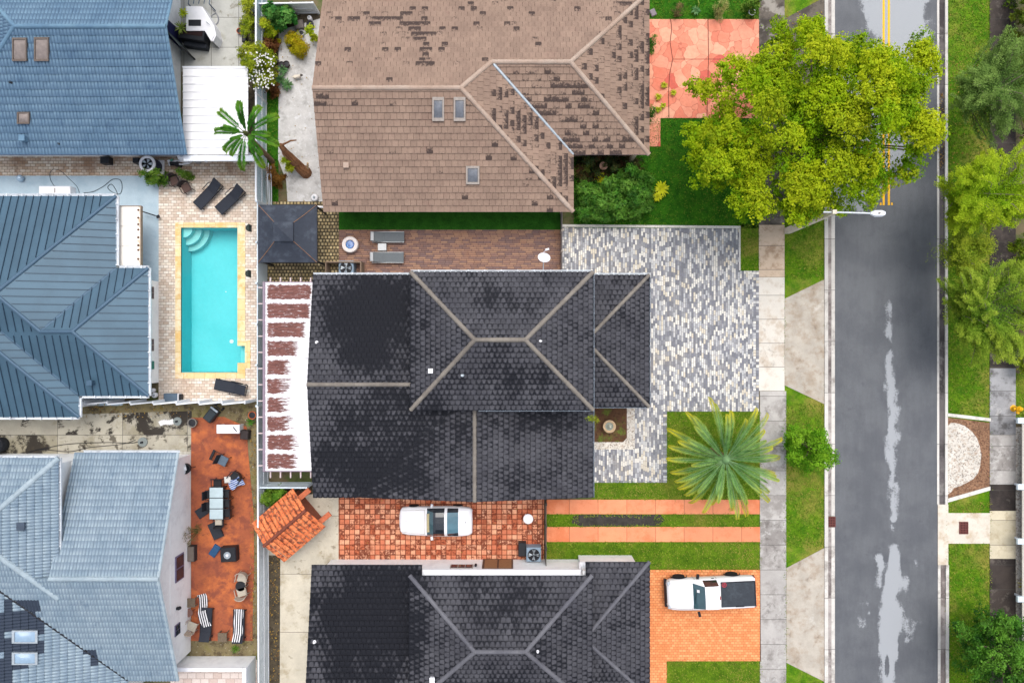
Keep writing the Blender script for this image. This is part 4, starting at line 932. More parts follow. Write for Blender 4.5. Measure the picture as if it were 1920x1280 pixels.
# ================================================================== POOL
def pool():
    t = thing('swimming_pool', 'turquoise swimming pool with corner steps and yellow stone coping', 'pool', (-17.6, 2.4, 0))
    x0, x1, y0, y1 = -19.375, -16.06, -1.81, 6.656; nx, ny0, ny1 = -15.625, -1.25, -.25; zd = -1.35
    g = G('pool_plaster'); p = g.sep(g.pos())
    c = g.mix(g.step(g.noise(.5, 4), .3, .7), S(92, 214, 220), S(102, 220, 226)); c = g.mul(c, g.lin(g.noise(5, 5, .7), .3, .7, .96, 1.04))
    mp = g.fin(c, .7)
    b = MB()
    o = [(x0, y0), (x1, y0), (x1, ny0), (nx, ny0), (nx, ny1), (x1, ny1), (x1, y1), (x0, y1)]
    for i in range(8):
        a, q = o[i], o[(i + 1) % 8]; b.add([(*a, 0), (*q, 0), (*q, zd), (*a, zd)], [[0, 1, 2, 3]])
    b.sheet([(x0, y0, zd), (x1, y0, zd), (x1, y1, zd), (x0, y1, zd)]); 
    part('basin', b, mp, t)
    part('tub_floor', MB().b2(x1 - .02, ny0, zd + .01, nx, ny1, -.5), plain('tub_plaster', S(120, 222, 224), .7, .04), t)
    ms = plain('step_plaster', S(150, 226, 224), .7, .03); mn = plain('step_nosing', S(60, 150, 165), .7)
    for r, z in ((1.28, -.95), (.95, -.62), (.55, -.28)):
        s = MB(); pts = [(x0, y1)] + [(x0 + r * math.cos(a), y1 - r * math.sin(a)) for a in [k * math.pi / 24 for k in range(13)]]
        s.prism(pts, zd, z); so_ = part('step', s, ms, t)
        n = MB(); n.tube([(x0 + r * math.cos(a), y1 - r * math.sin(a), z) for a in [k * math.pi / 24 for k in range(13)]], .022, 5); part('nosing', n, mn, so_)
    d_ = MB().lathe((-16.95, 0.0, zd), [(.12, 0), (.12, .03), (.02, .045)], 14).lathe((-17.3, 3.0, zd), [(.04, 0), (.03, .03)], 8); part('drain', d_, m_white, t)
    g = G('pool_water'); g.t.nodes.remove(g.b)
    tr = g.n('ShaderNodeBsdfTransparent'); tr.inputs[0].default_value = (.93, .992, .992, 1); gl = g.n('ShaderNodeBsdfGlossy'); gl.inputs['Roughness'].default_value = .06
    fr = g.n('ShaderNodeFresnel'); fr.inputs[0].default_value = 1.33; bn = g.n('ShaderNodeBump'); bn.inputs['Distance'].default_value = .02; bn.inputs['Strength'].default_value = .5
    g.set(bn.inputs['Height'], g.noise(3.0, 4, .6)); g.t.links.new(bn.outputs[0], gl.inputs['Normal']); g.t.links.new(bn.outputs[0], fr.inputs['Normal'])
    mx = g.n('ShaderNodeMixShader'); g.t.links.new(fr.outputs[0], mx.inputs[0]); g.t.links.new(tr.outputs[0], mx.inputs[1]); g.t.links.new(gl.outputs[0], mx.inputs[2]); g.t.links.new(mx.outputs[0], g.out.inputs[0])
    part('water', MB().sheet([(*q, -.1) for q in o]), g.mat, t)
    m_cop = concrete('yellow_stone', S(240, 214, 160), [(S(230, 184, 104), .9, .48, .66, .7), (S(212, 152, 80), 1.6, .6, .72, .6), (S(246, 234, 206), 1.3, .5, .66, .8)], .62, .62, S(206, 172, 118), var=.08, tone=.06)
    cm = MB(); Z0, Z1 = 0.0, .065; R = lambda r: cm.prism(poly(r), Z0, Z1, False)
    R(rect(329.5, 417.5, 340, 709)); R(rect(340, 417.5, 460.4, 427)); R(rect(446, 427, 460.4, 638)); R(rect(446, 638, 470, 648)); R(rect(460, 648, 470, 680)); R(rect(446, 680, 470, 690)); R(rect(446, 690, 460.4, 709)); R(rect(340, 698, 446, 709))
    part('coping', cm, m_cop, t)
pool()

# ================================================================== FENCES AND WALLS
m_vinyl = plain('pale_blue_vinyl', S(222, 236, 246), .45, .05, 3, dirt=S(160, 178, 190), damt=.3, dsc=1.5)
m_vinylw = plain('white_vinyl', S(238, 242, 248), .4, .04, 3, dirt=S(196, 204, 212), damt=.3, dsc=1.5)
m_lat = plain('frosted_panel', S(206, 228, 240), .4, .06, 3)
m_corr = plain('pale_corrugated', S(230, 240, 248), .5, .05, 3, dirt=S(150, 166, 180), damt=.4, dsc=1.2)
def fence(label, p0, p1, h, mat, postm, sp=2.4, th=.05, rails=True, cap_=True, slats=0, panel_m=None, group=None, name='fence'):
    a, b = W(*p0), W(*p1); t_ = (b - a); L = t_.length; t_.normalize(); ang = math.atan2(t_.y, t_.x); mid = (a + b) / 2
    t = thing(name, label, 'fence', (mid.x, mid.y, 0), group)
    n = max(1, round(L / sp)); nrm = Vector((-t_.y, t_.x, 0))
    for i in range(n + 1):
        p = a + t_ * (L * i / n); m = MB().box((p.x, p.y, (h + .06) / 2), (.11, .11, h + .06), ang, .02); part('post', m, postm, t)
    pm = MB()
    if slats:
        k = int(h / slats)
        for i in range(k): pm.box((mid.x, mid.y, (i + .5) * slats + .04), (L, th, slats * .93), ang, .006)
    else:
        pm.box((mid.x, mid.y, h / 2 + .02), (L, th * .5, h - .06), ang)
        q = int(L / .16)
        for i in range(q):
            p = a + t_ * ((i + .5) * L / q); pm.box((p.x + nrm.x * th * .3, p.y + nrm.y * th * .3, h / 2 + .02), (.07, th * .5, h - .1), ang)
    part('slat_panel' if slats else 'panel', pm, panel_m or mat, t)
    if rails:
        for z in (.15, h * .5, h): part('rail', MB().box((mid.x, mid.y, z), (L, th + .035, .09), ang, .012), postm, t)
    return t
fence('white lattice fence with frosted panels beside the cream pool deck and garden', (500, -60), (500, 386), 1.75, m_vinylw, m_vinylw, 2.0, .06, True, True, 0, m_lat)
fence('pale slatted fence between the pool deck and the patio roof', (501, 388), (501, 756), 1.75, m_vinyl, m_vinyl, 2.4, .06, False, True, .16, m_vinyl)
fence('pale corrugated fence between the red patio and the terracotta oven roof', (503, 758), (505, 1340), 1.75, m_corr, m_vinylw, 40, .05, True, True, 0, m_corr)
fence('white cross fence behind the leafy planted corner', (482, 28), (598, 26), 1.35, m_vinylw, m_vinylw, 1.2, .05, True, True, 0, m_vinylw)
fence('pale blue fence stub below the rusty patio roof', (505, 904), (588, 904), 1.5, m_corr, m_vinyl, 3.0, .05, True, True, 0, m_corr)
fence('thin grey fence closing the right end of the brown patio', (1051.5, 400), (1051.5, 512), 1.1, plain('grey_fence', S(128, 122, 120), .6), m_frame_g, 1.2, .04, False, True, .12)
fence('dark gate fence at the right edge of the terracotta tiles', (1022, 936), (1022, 1058), 1.3, plain('dark_fence', S(96, 90, 84), .6), plain('dark_fence_post', S(70, 66, 62), .6), 1.2, .04, False, True, .14)
def louvre_fence():
    a, b = W(150, 752), W(480, 750); t = thing('fence', 'white louvred fence below the pool with tilted slats', 'fence', ((a.x + b.x) / 2, a.y, 0))
    n = 8; L = b.x - a.x
    for i in range(n):
        x0 = a.x + L * i / n; x1 = a.x + L * (i + 1) / n
        m = MB(); y = a.y + .03
        m.add([(x0, y - .05, 0), (x1, y + .06, 0), (x1, y + .1, 0), (x0, y - .01, 0), (x0, y - .1, 1.75), (x1, y + .03, 1.75), (x1, y + .09, 1.75), (x0, y - .02, 1.75)], [[0, 1, 5, 4], [1, 2, 6, 5], [2, 3, 7, 6], [3, 0, 4, 7], [4, 5, 6, 7]])
        part('panel', m, m_vinylw, t)
        part('post', MB().box((x1, y + .05, .9), (.09, .16, 1.8), 0, .015), m_vinylw, t)
louvre_fence()
def gwall(label, x0, y0, x1, y1, h, mat=None):
    a, b = W(x0, y1), W(x1, y0); t = thing('garden_wall', label, 'wall', ((a.x + b.x) / 2, (a.y + b.y) / 2, 0))
    part('wall', MB().b2(a.x, a.y, 0, b.x, b.y, h), mat or m_wallw, t)
    part('coping', MB().b2(a.x - .02, a.y - .03, h, b.x + .02, b.y + .03, h + .06, .01), m_white, t)
gwall('white garden wall below the weedy gravel and striped loungers', 340, 1229, 474, 1234, 1.55)
gwall('short white garden wall turning down beside the pinkish pavers', 474, 1229, 480, 1400, 1.55)

# ================================================================== ROOFED OUTDOOR STRUCTURES
m_pan = plain('white_awning', S(250, 250, 252), .4, .03, 2, dirt=S(206, 206, 210), damt=.3, dsc=1.0)
def awning():
    t = thing('patio_awning', 'white ribbed flat awning between the blue tiled roof and the fence', 'awning', (-16, 12.5, 0))
    z = 2.45; a, b = W(343, 290, z), W(465, 127, z); n = 11; dy = (b.y - a.y) / n
    m = MB()
    for i in range(n):
        y0 = a.y + dy * i; m.add([(x, y0 + q, z + r) for x in (a.x, b.x) for q, r in ((0, -.04), (0, .0), (dy * .86, .0), (dy * .9, .05), (dy * .985, .05), (dy * .985, -.04))], [[0, 1, 7, 6], [1, 2, 8, 7], [2, 3, 9, 8], [3, 4, 10, 9], [4, 5, 11, 10], [0, 6, 11, 5], [0, 5, 4, 3, 2, 1], [6, 7, 8, 9, 10, 11]])
    part('roof', m, m_pan, t)
    part('gutter', MB().b2(a.x, a.y - .34, z - .16, b.x + .3, a.y - .02, z - .05, .02), m_vinylw, t); part('fascia', MB().b2(a.x - .02, b.y + .01, z - .12, b.x + .02, b.y + .06, z + .05), m_vinylw, t)
    for x in (a.x + .3, b.x - .15):
        for y in (a.y + .2, b.y - .2): part('post', MB().box((x, y, z / 2 - .05), (.09, .09, z - .1), 0, .01), m_vinylw, t)
awning()
def rust_awning():
    t = thing('patio_awning', 'white patio roof with ten rust-brown painted panels left of the black tiles', 'awning', (-13, -2, 0))
    z = 2.75; a, b = W(495, 882, z), W(588, 530, z); n = 10; dy = (b.y - a.y) / n
    g = G('rusty_white_panel'); p = g.sep(g.pos())
    yy = g.m('FRACT', g.m('DIVIDE', g.m('SUBTRACT', p[1], a.y), dy)); row = g.m('FLOOR', g.m('DIVIDE', g.m('SUBTRACT', p[1], a.y), dy))
    st = g.noise(1.0, 7, .75, g.comb(g.m('MULTIPLY', p[0], 1.6), g.m('MULTIPLY', p[1], 12)))
    yb = g.m('SUBTRACT', g.m('ABSOLUTE', g.m('SUBTRACT', yy, .5)), g.m('MULTIPLY', g.m('SUBTRACT', g.noise(4, 5), .5), .3))
    iny = g.step(yb, .36, .42, 1, 0)
    xl = g.m('SUBTRACT', p[0], a.x + .14); 
    # how far each painted panel reaches: longer at both ends of the roof
    reach = g.ramp(g.m('DIVIDE', row, 9.0), [(0, (.66, .66, .66)), (.1, (.66, .66, .66)), (.22, (.55, .55, .55)), (.35, (.5, .5, .5)), (.5, (.52, .52, .52)), (.62, (.62, .62, .62)), (.75, (.78, .78, .78)), (.88, (.88, .88, .88)), (1, (.9, .9, .9))])
    rx = g.m('MULTIPLY', g.sep(reach)[0], 2.75)
    edge = g.m('DIVIDE', g.m('SUBTRACT', rx, xl), g.m('ADD', .35, g.m('MULTIPLY', g.m('SUBTRACT', 2.3, rx), .9)))
    k = g.m('ADD', edge, g.m('MULTIPLY', g.m('SUBTRACT', st, .5), 3.2)); k = g.step(k, .1, .5)
    fray = g.step(g.m('ADD', g.m('MULTIPLY', xl, 2.2), g.m('MULTIPLY', g.m('SUBTRACT', st, .5), 1.2)), -.05, .2)
    k = g.m('MULTIPLY', g.m('MULTIPLY', k, iny), fray); k = g.m('MULTIPLY', k, g.step(g.noise(1.3, 8, .8, g.comb(g.m('MULTIPLY', p[0], 2.2), g.m('MULTIPLY', p[1], 9), 4.0)), .32, .44))
    c = g.mix(g.step(st, .35, .65), S(134, 84, 76), S(88, 50, 44)); c = g.mix(g.m('MULTIPLY', g.step(g.noise(14, 4, .8), .55, .7), .6), c, S(150, 104, 88))
    wc = g.mul(S(250, 248, 252), g.lin(g.noise(2, 4), .3, .7, .95, 1.03))
    mt = g.fin(g.mix(k, wc, c), .55)
    m = MB()
    for i in range(n):
        y0 = a.y + dy * i; m.add([(x, y0 + q, z + r) for x in (a.x + .08, b.x) for q, r in ((0.006, -.05), (0.006, .045), (.05, .045), (.07, .0), (dy - .07, .0), (dy - .05, .045), (dy - .006, .045), (dy - .006, -.05))], [[0, 1, 9, 8], [1, 2, 10, 9], [2, 3, 11, 10], [3, 4, 12, 11], [4, 5, 13, 12], [5, 6, 14, 13], [6, 7, 15, 14], [0, 8, 15, 7], list(range(7, -1, -1)), list(range(8, 16))])
    part('roof', m, mt, t)
    m_mauve = plain('mauve_trim', S(150, 134, 148), .5, .1)
    part('gutter', MB().b2(a.x - .06, a.y - .05, z - .1, a.x + .07, b.y + .05, z + .07, .02), m_mauve, t)
    part('fascia', MB().b2(a.x, b.y + .0, z - .12, b.x, b.y + .05, z + .02), m_mauve, t); part('fascia', MB().b2(a.x, a.y - .05, z - .12, b.x, a.y, z + .02), m_mauve, t)
    mj = plain('pale_joist', S(214, 196, 196), .7)
    for i in range(12):
        y = a.y + .25 + (b.y - a.y - .5) * i / 11; part('joist', MB().b2(a.x - .36, y - .03, z - .24, b.x - .2, y + .03, z - .12), mj, t)
    for i in range(5):
        x = a.x + .3 + (b.x - a.x - .5) * i / 4; part('joist_end', MB().b2(x - .03, a.y - .42, z - .24, x + .03, a.y + .02, z - .12), mj, t); part('joist_end', MB().b2(x - .03, b.y - .02, z - .24, x + .03, b.y + .3, z - .12), mj, t)
    for y in (a.y + .2, (a.y + b.y) / 2, b.y - .2): part('post', MB().box((a.x + .1, y, z / 2 - .05), (.1, .1, z - .2), 0, .01), m_vinylw, t)
rust_awning()
def gazebo():
    z = 2.3; a, b = W(484, 492, z), W(594, 384, z); zt = 2.95; cx, cy = (a.x + b.x) / 2, (a.y + b.y) / 2
    t = thing('gazebo', 'black square gazebo canopy with rusty hip ribs by the fence', 'gazebo', (cx, cy, 0))
    m_can = plain('black_canopy', S(54, 60, 72), .7, .12, 5, dirt=S(84, 92, 104), damt=.6, dsc=1.6)
    m_rr = plain('rusty_rib', S(150, 112, 84), .7, .3, 12)
    r = .28; c4 = [(a.x, a.y), (b.x, a.y), (b.x, b.y), (a.x, b.y)]; tx = lambda k, f: (cx + (c4[k][0] - cx) * f, cy + (c4[k][1] - cy) * f)
    m = MB()
    n = 8; rows = []
    for i in range(n + 1):
        f_ = 1 - (1 - r) * i / n; zz = z + (zt - z) * (i / n) - .06 * math.sin(math.pi * i / n); rows.append(([tx(k, f_) for k in range(4)], zz))
    for (p, z0), (q, z1) in zip(rows, rows[1:]):
        for k in range(4): m.add([(*p[k], z0), (*p[(k + 1) % 4], z0), (*q[(k + 1) % 4], z1), (*q[k], z1)], [[0, 1, 2, 3]])
    for k in range(4): p, q = c4[k], c4[(k + 1) % 4]; m.add([(*p, z), (*q, z), (*q, z - .18), (*p, z - .18)], [[0, 3, 2, 1]])
    part('canopy', m, m_can, t)
    m = MB(); f2 = .33
    for k in range(4): m.add([(*tx(k, f2), zt + .1), (*tx((k + 1) % 4, f2), zt + .1), (cx, cy, zt + .32)], [[0, 1, 2]]); m.add([(*tx(k, f2), zt + .1), (*tx((k + 1) % 4, f2), zt + .1), (*tx((k + 1) % 4, f2), zt), (*tx(k, f2), zt)], [[0, 3, 2, 1]])
    part('vent_canopy', m, m_can, t)
    for k in range(4):
        pts = [(*tx(k, 1 - (1 - r) * i / n), z + (zt - z) * (i / n) - .06 * math.sin(math.pi * i / n) + .012) for i in range(n + 1)]; part('rib', MB().tube(pts, .016, 5), m_rr, t)
        p = tx(k, .95); part('post', MB().box((p[0], p[1], z / 2), (.1, .1, z - .05), 0, .01), m_dark, t)
gazebo()
def oven_roof():
    """small terracotta gabled roof turned about 40 degrees"""
    z = 1.55; c = W(541, 984, z); an = rad(-139.5)
    t = thing('garden_oven_shelter', 'small terracotta barrel-tile gabled shelter set askew on the cream concrete', 'shelter', (c.x, c.y, 0))
    lx, ly, rise = 1.55, 1.4, .62      # along ridge, down slope
    R = lambda x, y, zz: (c.x + x * math.cos(an) - y * math.sin(an), c.y + x * math.sin(an) + y * math.cos(an), zz)
    g = G('terracotta_barrel'); k = g.step(g.noise(5.5, 5, .7), .5, .58)
    cc = g.mix(g.step(g.noise(3, 3), .4, .6), S(236, 140, 88), S(222, 118, 70)); cc = g.mul(cc, g.lin(g.island(), 0, 1, .85, 1.12)); cc = g.mix(g.m('MULTIPLY', k, .9), cc, S(112, 56, 44)); mt = g.fin(cc, .75)
    m = MB(); nt_, nr = 11, 4
    for sd in (1, -1):
        for i in range(nt_):
            x = -lx + (2 * lx) * (i + .5) / nt_; w_ = lx / nt_ * .98
            for j in range(nr):
                y0, y1 = ly * j / nr, ly * (j + 1) / nr * 1.02; vs = []
                for y, zr_, s_ in ((y0, z + rise * (1 - y0 / ly), .86), (y1, z + rise * (1 - y1 / ly) + .03, 1.0)):
                    for q in range(7):
                        th = math.pi * q / 6; vs.append(R(x + math.cos(th) * w_ * s_, sd * y, zr_ + math.sin(th) * .085 * s_))
                fs = [[q, q + 1, 8 + q, 7 + q] for q in range(6)] + [[7, 8, 9, 10, 11, 12, 13]]
                m.add(vs, fs)
    part('roof', m, mt, t)
    cb = MB(); cap(cb, R(-lx, 0, z + rise + .05), R(lx, 0, z + rise + .05), .2, .1, .34); part('ridge_cap', cb, plain('brown_terracotta', S(128, 70, 54), .8, .25, 8), t)
    wb = MB(); 
    for sx in (-1, 1):
        wb.add([R(sx * (lx - .45) + o_, y, zz) for o_ in (-.08, .08) for y, zz in ((-ly * .85, 0), (ly * .85, 0), (ly * .85, z + rise * .12), (0, z + rise * .9), (-ly * .85, z + rise * .12))], [[0, 1, 2, 3, 4], [9, 8, 7, 6, 5], [0, 4, 9, 5], [1, 6, 7, 2], [2, 7, 8, 3], [3, 8, 9, 4]])
    part('wall', wb, plain('brick_wall', S(150, 84, 62), .8, .2, 8), t)
    mbk = plain('red_beam', S(196, 108, 74), .8, .2, 6)
    for y in (-.75, 1.02): part('beam', MB().box(R(-lx - .2, y, z - .02), (.9, .3, .14), an, .015), mbk, t)
oven_roof()
def rust_box():
    z = 2.35; a, b = W(222, 499, z), W(264, 387, z)
    t = thing('door_canopy', 'old white box canopy with rust spots along its edge beside the blue metal roof', 'canopy', ((a.x + b.x) / 2, (a.y + b.y) / 2, 0))
    g = G('rust_spotted_white'); p = g.sep(g.pos()); 
    k = g.step(g.m('ADD', g.m('MULTIPLY', g.m('SUBTRACT', p[0], b.x - .42), 1.6), g.m('MULTIPLY', g.m('SUBTRACT', g.noise(2.4, 5, .7), .5), 2.2)), .35, .8)
    c = g.mix(g.m('MULTIPLY', k, .75), S(246, 240, 232), S(206, 168, 120)); c = g.mix(g.m('MULTIPLY', g.step(g.noise(3.5, 6, .75), .6, .68), .5), c, S(170, 164, 164)); mt = g.fin(c, .5)
    m = MB(); d = (b.y - a.y) / 3
    for i in range(3): m.b2(a.x + .06, a.y + d * i + .006, z - .14, b.x - .03, a.y + d * (i + 1) - .006, z, .015)
    part('roof', m, mt, t)
    e = MB().b2(a.x, a.y - .04, z - .18, a.x + .055, b.y + .04, z + .05).b2(b.x - .025, a.y - .04, z - .18, b.x + .02, b.y + .04, z + .03).b2(a.x + .06, b.y + .002, z - .18, b.x - .03, b.y + .04, z + .03).b2(a.x + .06, a.y - .04, z - .18, b.x - .03, a.y - .002, z + .03)
    part('rim', e, plain('taupe_trim', S(150, 132, 116), .6, .15), t)
    mr = plain('rust_spot', S(96, 66, 44), .8, .3)
    for i, f_ in enumerate((.06, .19, .3, .39, .52, .65, .73, .88)): part('bolt', MB().lathe((b.x - .14, b.y - (b.y - a.y) * f_, z - .02), [(.07, 0), (.06, .035), (.02, .045)], 9), mr, t)
    for y in (a.y + .15, b.y - .15): part('bracket', MB().box(((a.x + b.x) / 2 - .3, y, z - .3), (1.5, .05, .3), 0, .01), m_vinylw, t)
rust_box()
def pergola():
    a = W(1908, 786); t = thing('pergola', 'dark-roofed pergola with white cross beams at the right edge', 'pergola', (31.5, -13, 0))
    z = 1.0
    m = MB(); ys = [W(0, y).y for y in (788, 912, 1014, 1122, 1400)]; x0 = (1907.5 - 960) / K
    x1 = 36
    md = plain('navy_screen', S(44, 46, 66), .6, .15, 3)
    m.b2(x0 * .99 + .12, ys[4], z - .1, x1, ys[0], z - .05); part('roof', m, md, t)
    for y in ys: part('beam', MB().b2(x0 * (H - z) / H - .05, y * (H - z) / H - .16, z - .04, x1, y * (H - z) / H + .16, z + .12, .02), m_vinyl, t)
    part('rail', MB().b2(x0 * .985 + .03, ys[4], z - .06, x0 * .985 + .12, ys[0], z - .0), plain('cream_rail', S(206, 200, 190), .7), t)
    for y in ys: part('post', MB().box((x0 * .99 + .14, y * .98, z / 2 - .06), (.1, .1, z - .1)), m_vinylw, t)
pergola()
struct('gravel_strip', MB().prism(poly(rect(1903.5, 800, 1940, 1300)), -.05, .03, False), m_peb, 'pale pebble strip beside the far path')

# ================================================================== STREET FURNITURE
def lamp():
    b = W(1468, 435); t = thing('street_lamp', 'concrete street lamp with a long white arm reaching over the road', 'street lamp', (b.x, b.y, 0))
    top = W(1563, 398, 6.1); bx, by = b.x, b.y
    # pole stands upright: use the position of the arm joint
    bx, by = top.x, top.y; t.location = (bx, by, 0); ORG[t.name] = (bx, by, 0)
    part('pole', MB().add([(bx + sx * w_, by + sy * w_, zz) for w_, zz in ((.17, 0), (.105, 6.25)) for sx, sy in ((-1, -1), (1, -1), (1, 1), (-1, 1))], [[0, 1, 5, 4], [1, 2, 6, 5], [2, 3, 7, 6], [3, 0, 4, 7], [4, 5, 6, 7]]), concrete('lamp_pole_concrete', S(232, 222, 204), [(S(160, 146, 128), 2, .5, .7, .6)], None), t)
    e = W(1636, 400, 6.25)
    ml = plain('white_lamp', S(232, 238, 246), .4, .03)
    part('arm', MB().tube([(bx - .5, by + .02, 6.05), (bx + .1, by, 6.1), (e.x, e.y, 6.25)], .04, 8), ml, t)
    hd = MB(); h0 = Vector((e.x, e.y, 6.25))
    for x0, x1, w0, w1 in ((-.1, .12, .07, .17), (.12, .5, .17, .17), (.5, .62, .17, .1)):
        hd.add([(h0.x + x, h0.y + s * w_, h0.z + zz) for x, w_ in ((x0, w0), (x1, w1)) for s, zz in ((-1, -.05), (1, -.05), (.7, .07), (-.7, .07))], [[0, 1, 5, 4], [1, 2, 6, 5], [2, 3, 7, 6], [3, 0, 4, 7], [0, 3, 2, 1], [4, 5, 6, 7]])
    ho = part('lamp_head', hd, ml, t); part('photocell', MB().lathe((h0.x + .3, h0.y, h0.z + .06), [(.05, 0), (.05, .07), (.02, .09)], 10), m_frame_g, ho)
lamp()
m_rust = plain('rusted_iron', S(112, 62, 58), .7, .25, 14)
m_rustd = plain('dark_pit', S(44, 26, 26), .9)
def grate(label, px0, py0, px1, py1, z, nx_, ny_):
    a, b = W(px0, py1), W(px1, py0); t = thing('storm_drain', label, 'drain', ((a.x + b.x) / 2, (a.y + b.y) / 2, 0), 'rusty storm drains')
    part('pit', MB().b2(a.x, a.y, z - .04, b.x, b.y, z + .004), m_rustd, t)
    f_ = MB().b2(a.x, a.y, z, b.x, a.y + .04, z + .03).b2(a.x, b.y - .04, z, b.x, b.y, z + .03).b2(a.x, a.y + .041, z, a.x + .04, b.y - .041, z + .03).b2(b.x - .04, a.y + .041, z, b.x, b.y - .041, z + .03); part('frame', f_, m_rust, t)
    g_ = MB()
    for i in range(1, nx_): x = a.x + (b.x - a.x) * i / nx_; g_.b2(x - .022, a.y + .045, z + .006, x + .022, b.y - .045, z + .024)
    for i in range(1, ny_): y = a.y + (b.y - a.y) * i / ny_; g_.b2(a.x + .045, y - .02, z + .006, b.x - .045, y + .02, z + .028)
    part('grille', g_, m_rust, t)
grate('rusty kerbside storm drain in the gutter left of the road', 1548, 968, 1566, 987, .03, 6, 4)
grate('rusty storm drain set in the bright concrete pad', 1797, 977, 1814, 1000, .056, 6, 5)
def hydrant():
    b = W(1899, 765); t = thing('fire_hydrant', 'yellow fire hydrant in the grass beside the speckled far path', 'hydrant', (b.x, b.y, 0))
    my = plain('hydrant_yellow', S(250, 186, 20), .4, .06); mbl = plain('hydrant_blue', S(40, 96, 150), .5)
    part('body', MB().lathe((b.x, b.y, 0), [(.2, 0), (.2, .05), (.13, .07), (.13, .5), (.17, .52), (.17, .56), (.14, .6), (.1, .7), (.04, .74), (.04, .79)], 14), my, t)
    for an in (0, math.pi): part('outlet', MB().tube([(b.x + math.cos(an) * .1, b.y, .42), (b.x + math.cos(an) * .27, b.y, .42)], .075, 10), my, t)
    part('pumper_outlet', MB().tube([(b.x, b.y - .1, .4), (b.x, b.y - .28, .4)], .09, 10), my, t); part('base_flange', MB().lathe((b.x + .12, b.y - .12, 0), [(.26, 0.013), (.26, .03), (.1, .035)], 14), mbl, t)
hydrant()
pm = MB(); pts = [(1776.5, 798), (1782, 792), (1794, 793), (1808, 798), (1821, 808), (1831, 821), (1836, 836), (1839, 852), (1837, 872), (1833, 886), (1824, 897), (1812, 904), (1800, 910), (1788, 914), (1782, 922), (1776.5, 926)]
struct('pebble_bed', MB().prism(poly(pts), 0, .05, False), m_peb, 'half-round bed of white pebbles in the brown mulch')

# ================================================================== PLANTER BED BY THE FRONT DOOR
slab('pebble_border', [(1113, 762), (1190, 762), (1190, 842), (1113, 842)], .058, m_peb, 'white pebble border round the planted bed')
slab('planting_bed', [(1113, 762), (1172, 762), (1175, 766), (1175, 820), (1168, 828), (1113, 828)], .09, concrete('planted_mulch', S(96, 66, 44), [(S(96, 116, 36), 1.6, .5, .62, .85), (S(60, 40, 30), 8, .5, .65, .8), (S(160, 128, 96), 14, .62, .7, .8)], None, var=.3), 'mulched planting bed with creeping green at its edges')
def urn():
    c = W(1140, 797); t = thing('stone_urn', 'round tan stone fountain urn in the mulch bed by the porch', 'fountain', (c.x, c.y, 0))
    part('bowl', MB().lathe((c.x, c.y, .05), [(.2, 0), (.24, .1), (.16, .2), (.3, .42), (.38, .55), (.36, .58), (.27, .57), (.2, .45)], 22), plain('tan_stone', S(200, 172, 138), .8, .15, 8), t, True)
    part('water', MB().lathe((c.x, c.y, .05), [(.262, .51), (.02, .512)], 18), plain('urn_water', S(128, 136, 124), .08, .1, 4, 0, .8), t)
    part('finial', MB().lathe((c.x + .02, c.y, .05), [(.12, .45), (.13, .56), (.08, .66), (.03, .78)], 14), plain('pale_stone', S(196, 200, 186), .8, .12), t, True)
urn()

# ================================================================== VEHICLES
m_car = plain('white_car_paint', S(248, 248, 252), .25, .015, 1, 0, .5)
m_tyre = plain('tyre_rubber', S(34, 34, 38), .9, .15, 10)
m_rim = plain('alloy_rim', S(170, 172, 178), .35, .1, 8, .7)
m_cglass = plain('windscreen_glass', S(64, 92, 100), .06, .12, 2, 0, .9)
m_bglass = plain('black_roof_glass', S(34, 40, 48), .08, .08, 2, 0, .9)
m_red = plain('tail_lamp', S(150, 30, 30), .3)
m_lampg = plain('headlamp_glass', S(190, 200, 210), .1, .1, 3, 0, .8)
def loft(st, split):
    """st: stations along x (x, half width, sill, shoulder z, roof half width, roof z); split(i, j) names the part each face belongs to"""
    rings = []
    for x, w_, zs, zb, wr, zr in st:
        half = [(w_ * .93, zs), (w_ * 1.0, zs + (zb - zs) * .45), (w_ * .985, zb - .05), (w_ * .94, zb), (wr, zr - .02), (wr * .6, zr + .018), (0, zr + .03)]
        rings.append([(x, -y, z) for y, z in half] + [(x, y, z) for y, z in half[-2::-1]])
    n = len(rings[0]); parts_ = {}
    for i in range(len(rings) - 1):
        for j in range(n - 1):
            jj = j if j < 6 else 11 - j
            nm = split(i, jj)
            vs = [rings[i][j], rings[i + 1][j], rings[i + 1][j + 1], rings[i][j + 1]]
            if nm == 'side_window' and j > 5: nm = 'other_side_window'
            parts_.setdefault(nm, []).append(vs)
    ends = ([rings[0], rings[-1]])
    out = {}
    for nm, qs in parts_.items():
        m = MB(); key = {}
        for q in qs:
            idx = []
            for v in q:
                kx = (round(v[0], 4), round(v[1], 4), round(v[2], 4))
                if kx not in key: key[kx] = len(m.v); m.v.append(v); m.a.append(0.0)
                idx.append(key[kx])
            m.f.append(idx)
        out[nm] = m
    out['body'].add(rings[0], [list(range(n))]); out['body'].add(rings[-1], [list(range(n - 1, -1, -1))])
    return out
def wheel(t, x, y, r, w_):
    s = 1 if y > 0 else -1
    prof = [(r * .62, -w_ / 2), (r * .94, -w_ / 2), (r, -w_ * .3), (r, w_ * .3), (r * .94, w_ / 2), (r * .62, w_ / 2)]
    def turn(m): m.v = [(x + a, y + c, r + b) for a, b, c in m.v]; return m
    o = part('wheel', turn(MB().lathe((0, 0, 0), prof, 20)), m_tyre, t)
    part('rim', turn(MB().lathe((0, 0, 0), [(r * .6, s * w_ * .30), (r * .6, s * w_ * .42), (r * .5, s * w_ * .40), (r * .18, s * w_ * .46), (.02, s * w_ * .47)], 14)), m_rim, o)
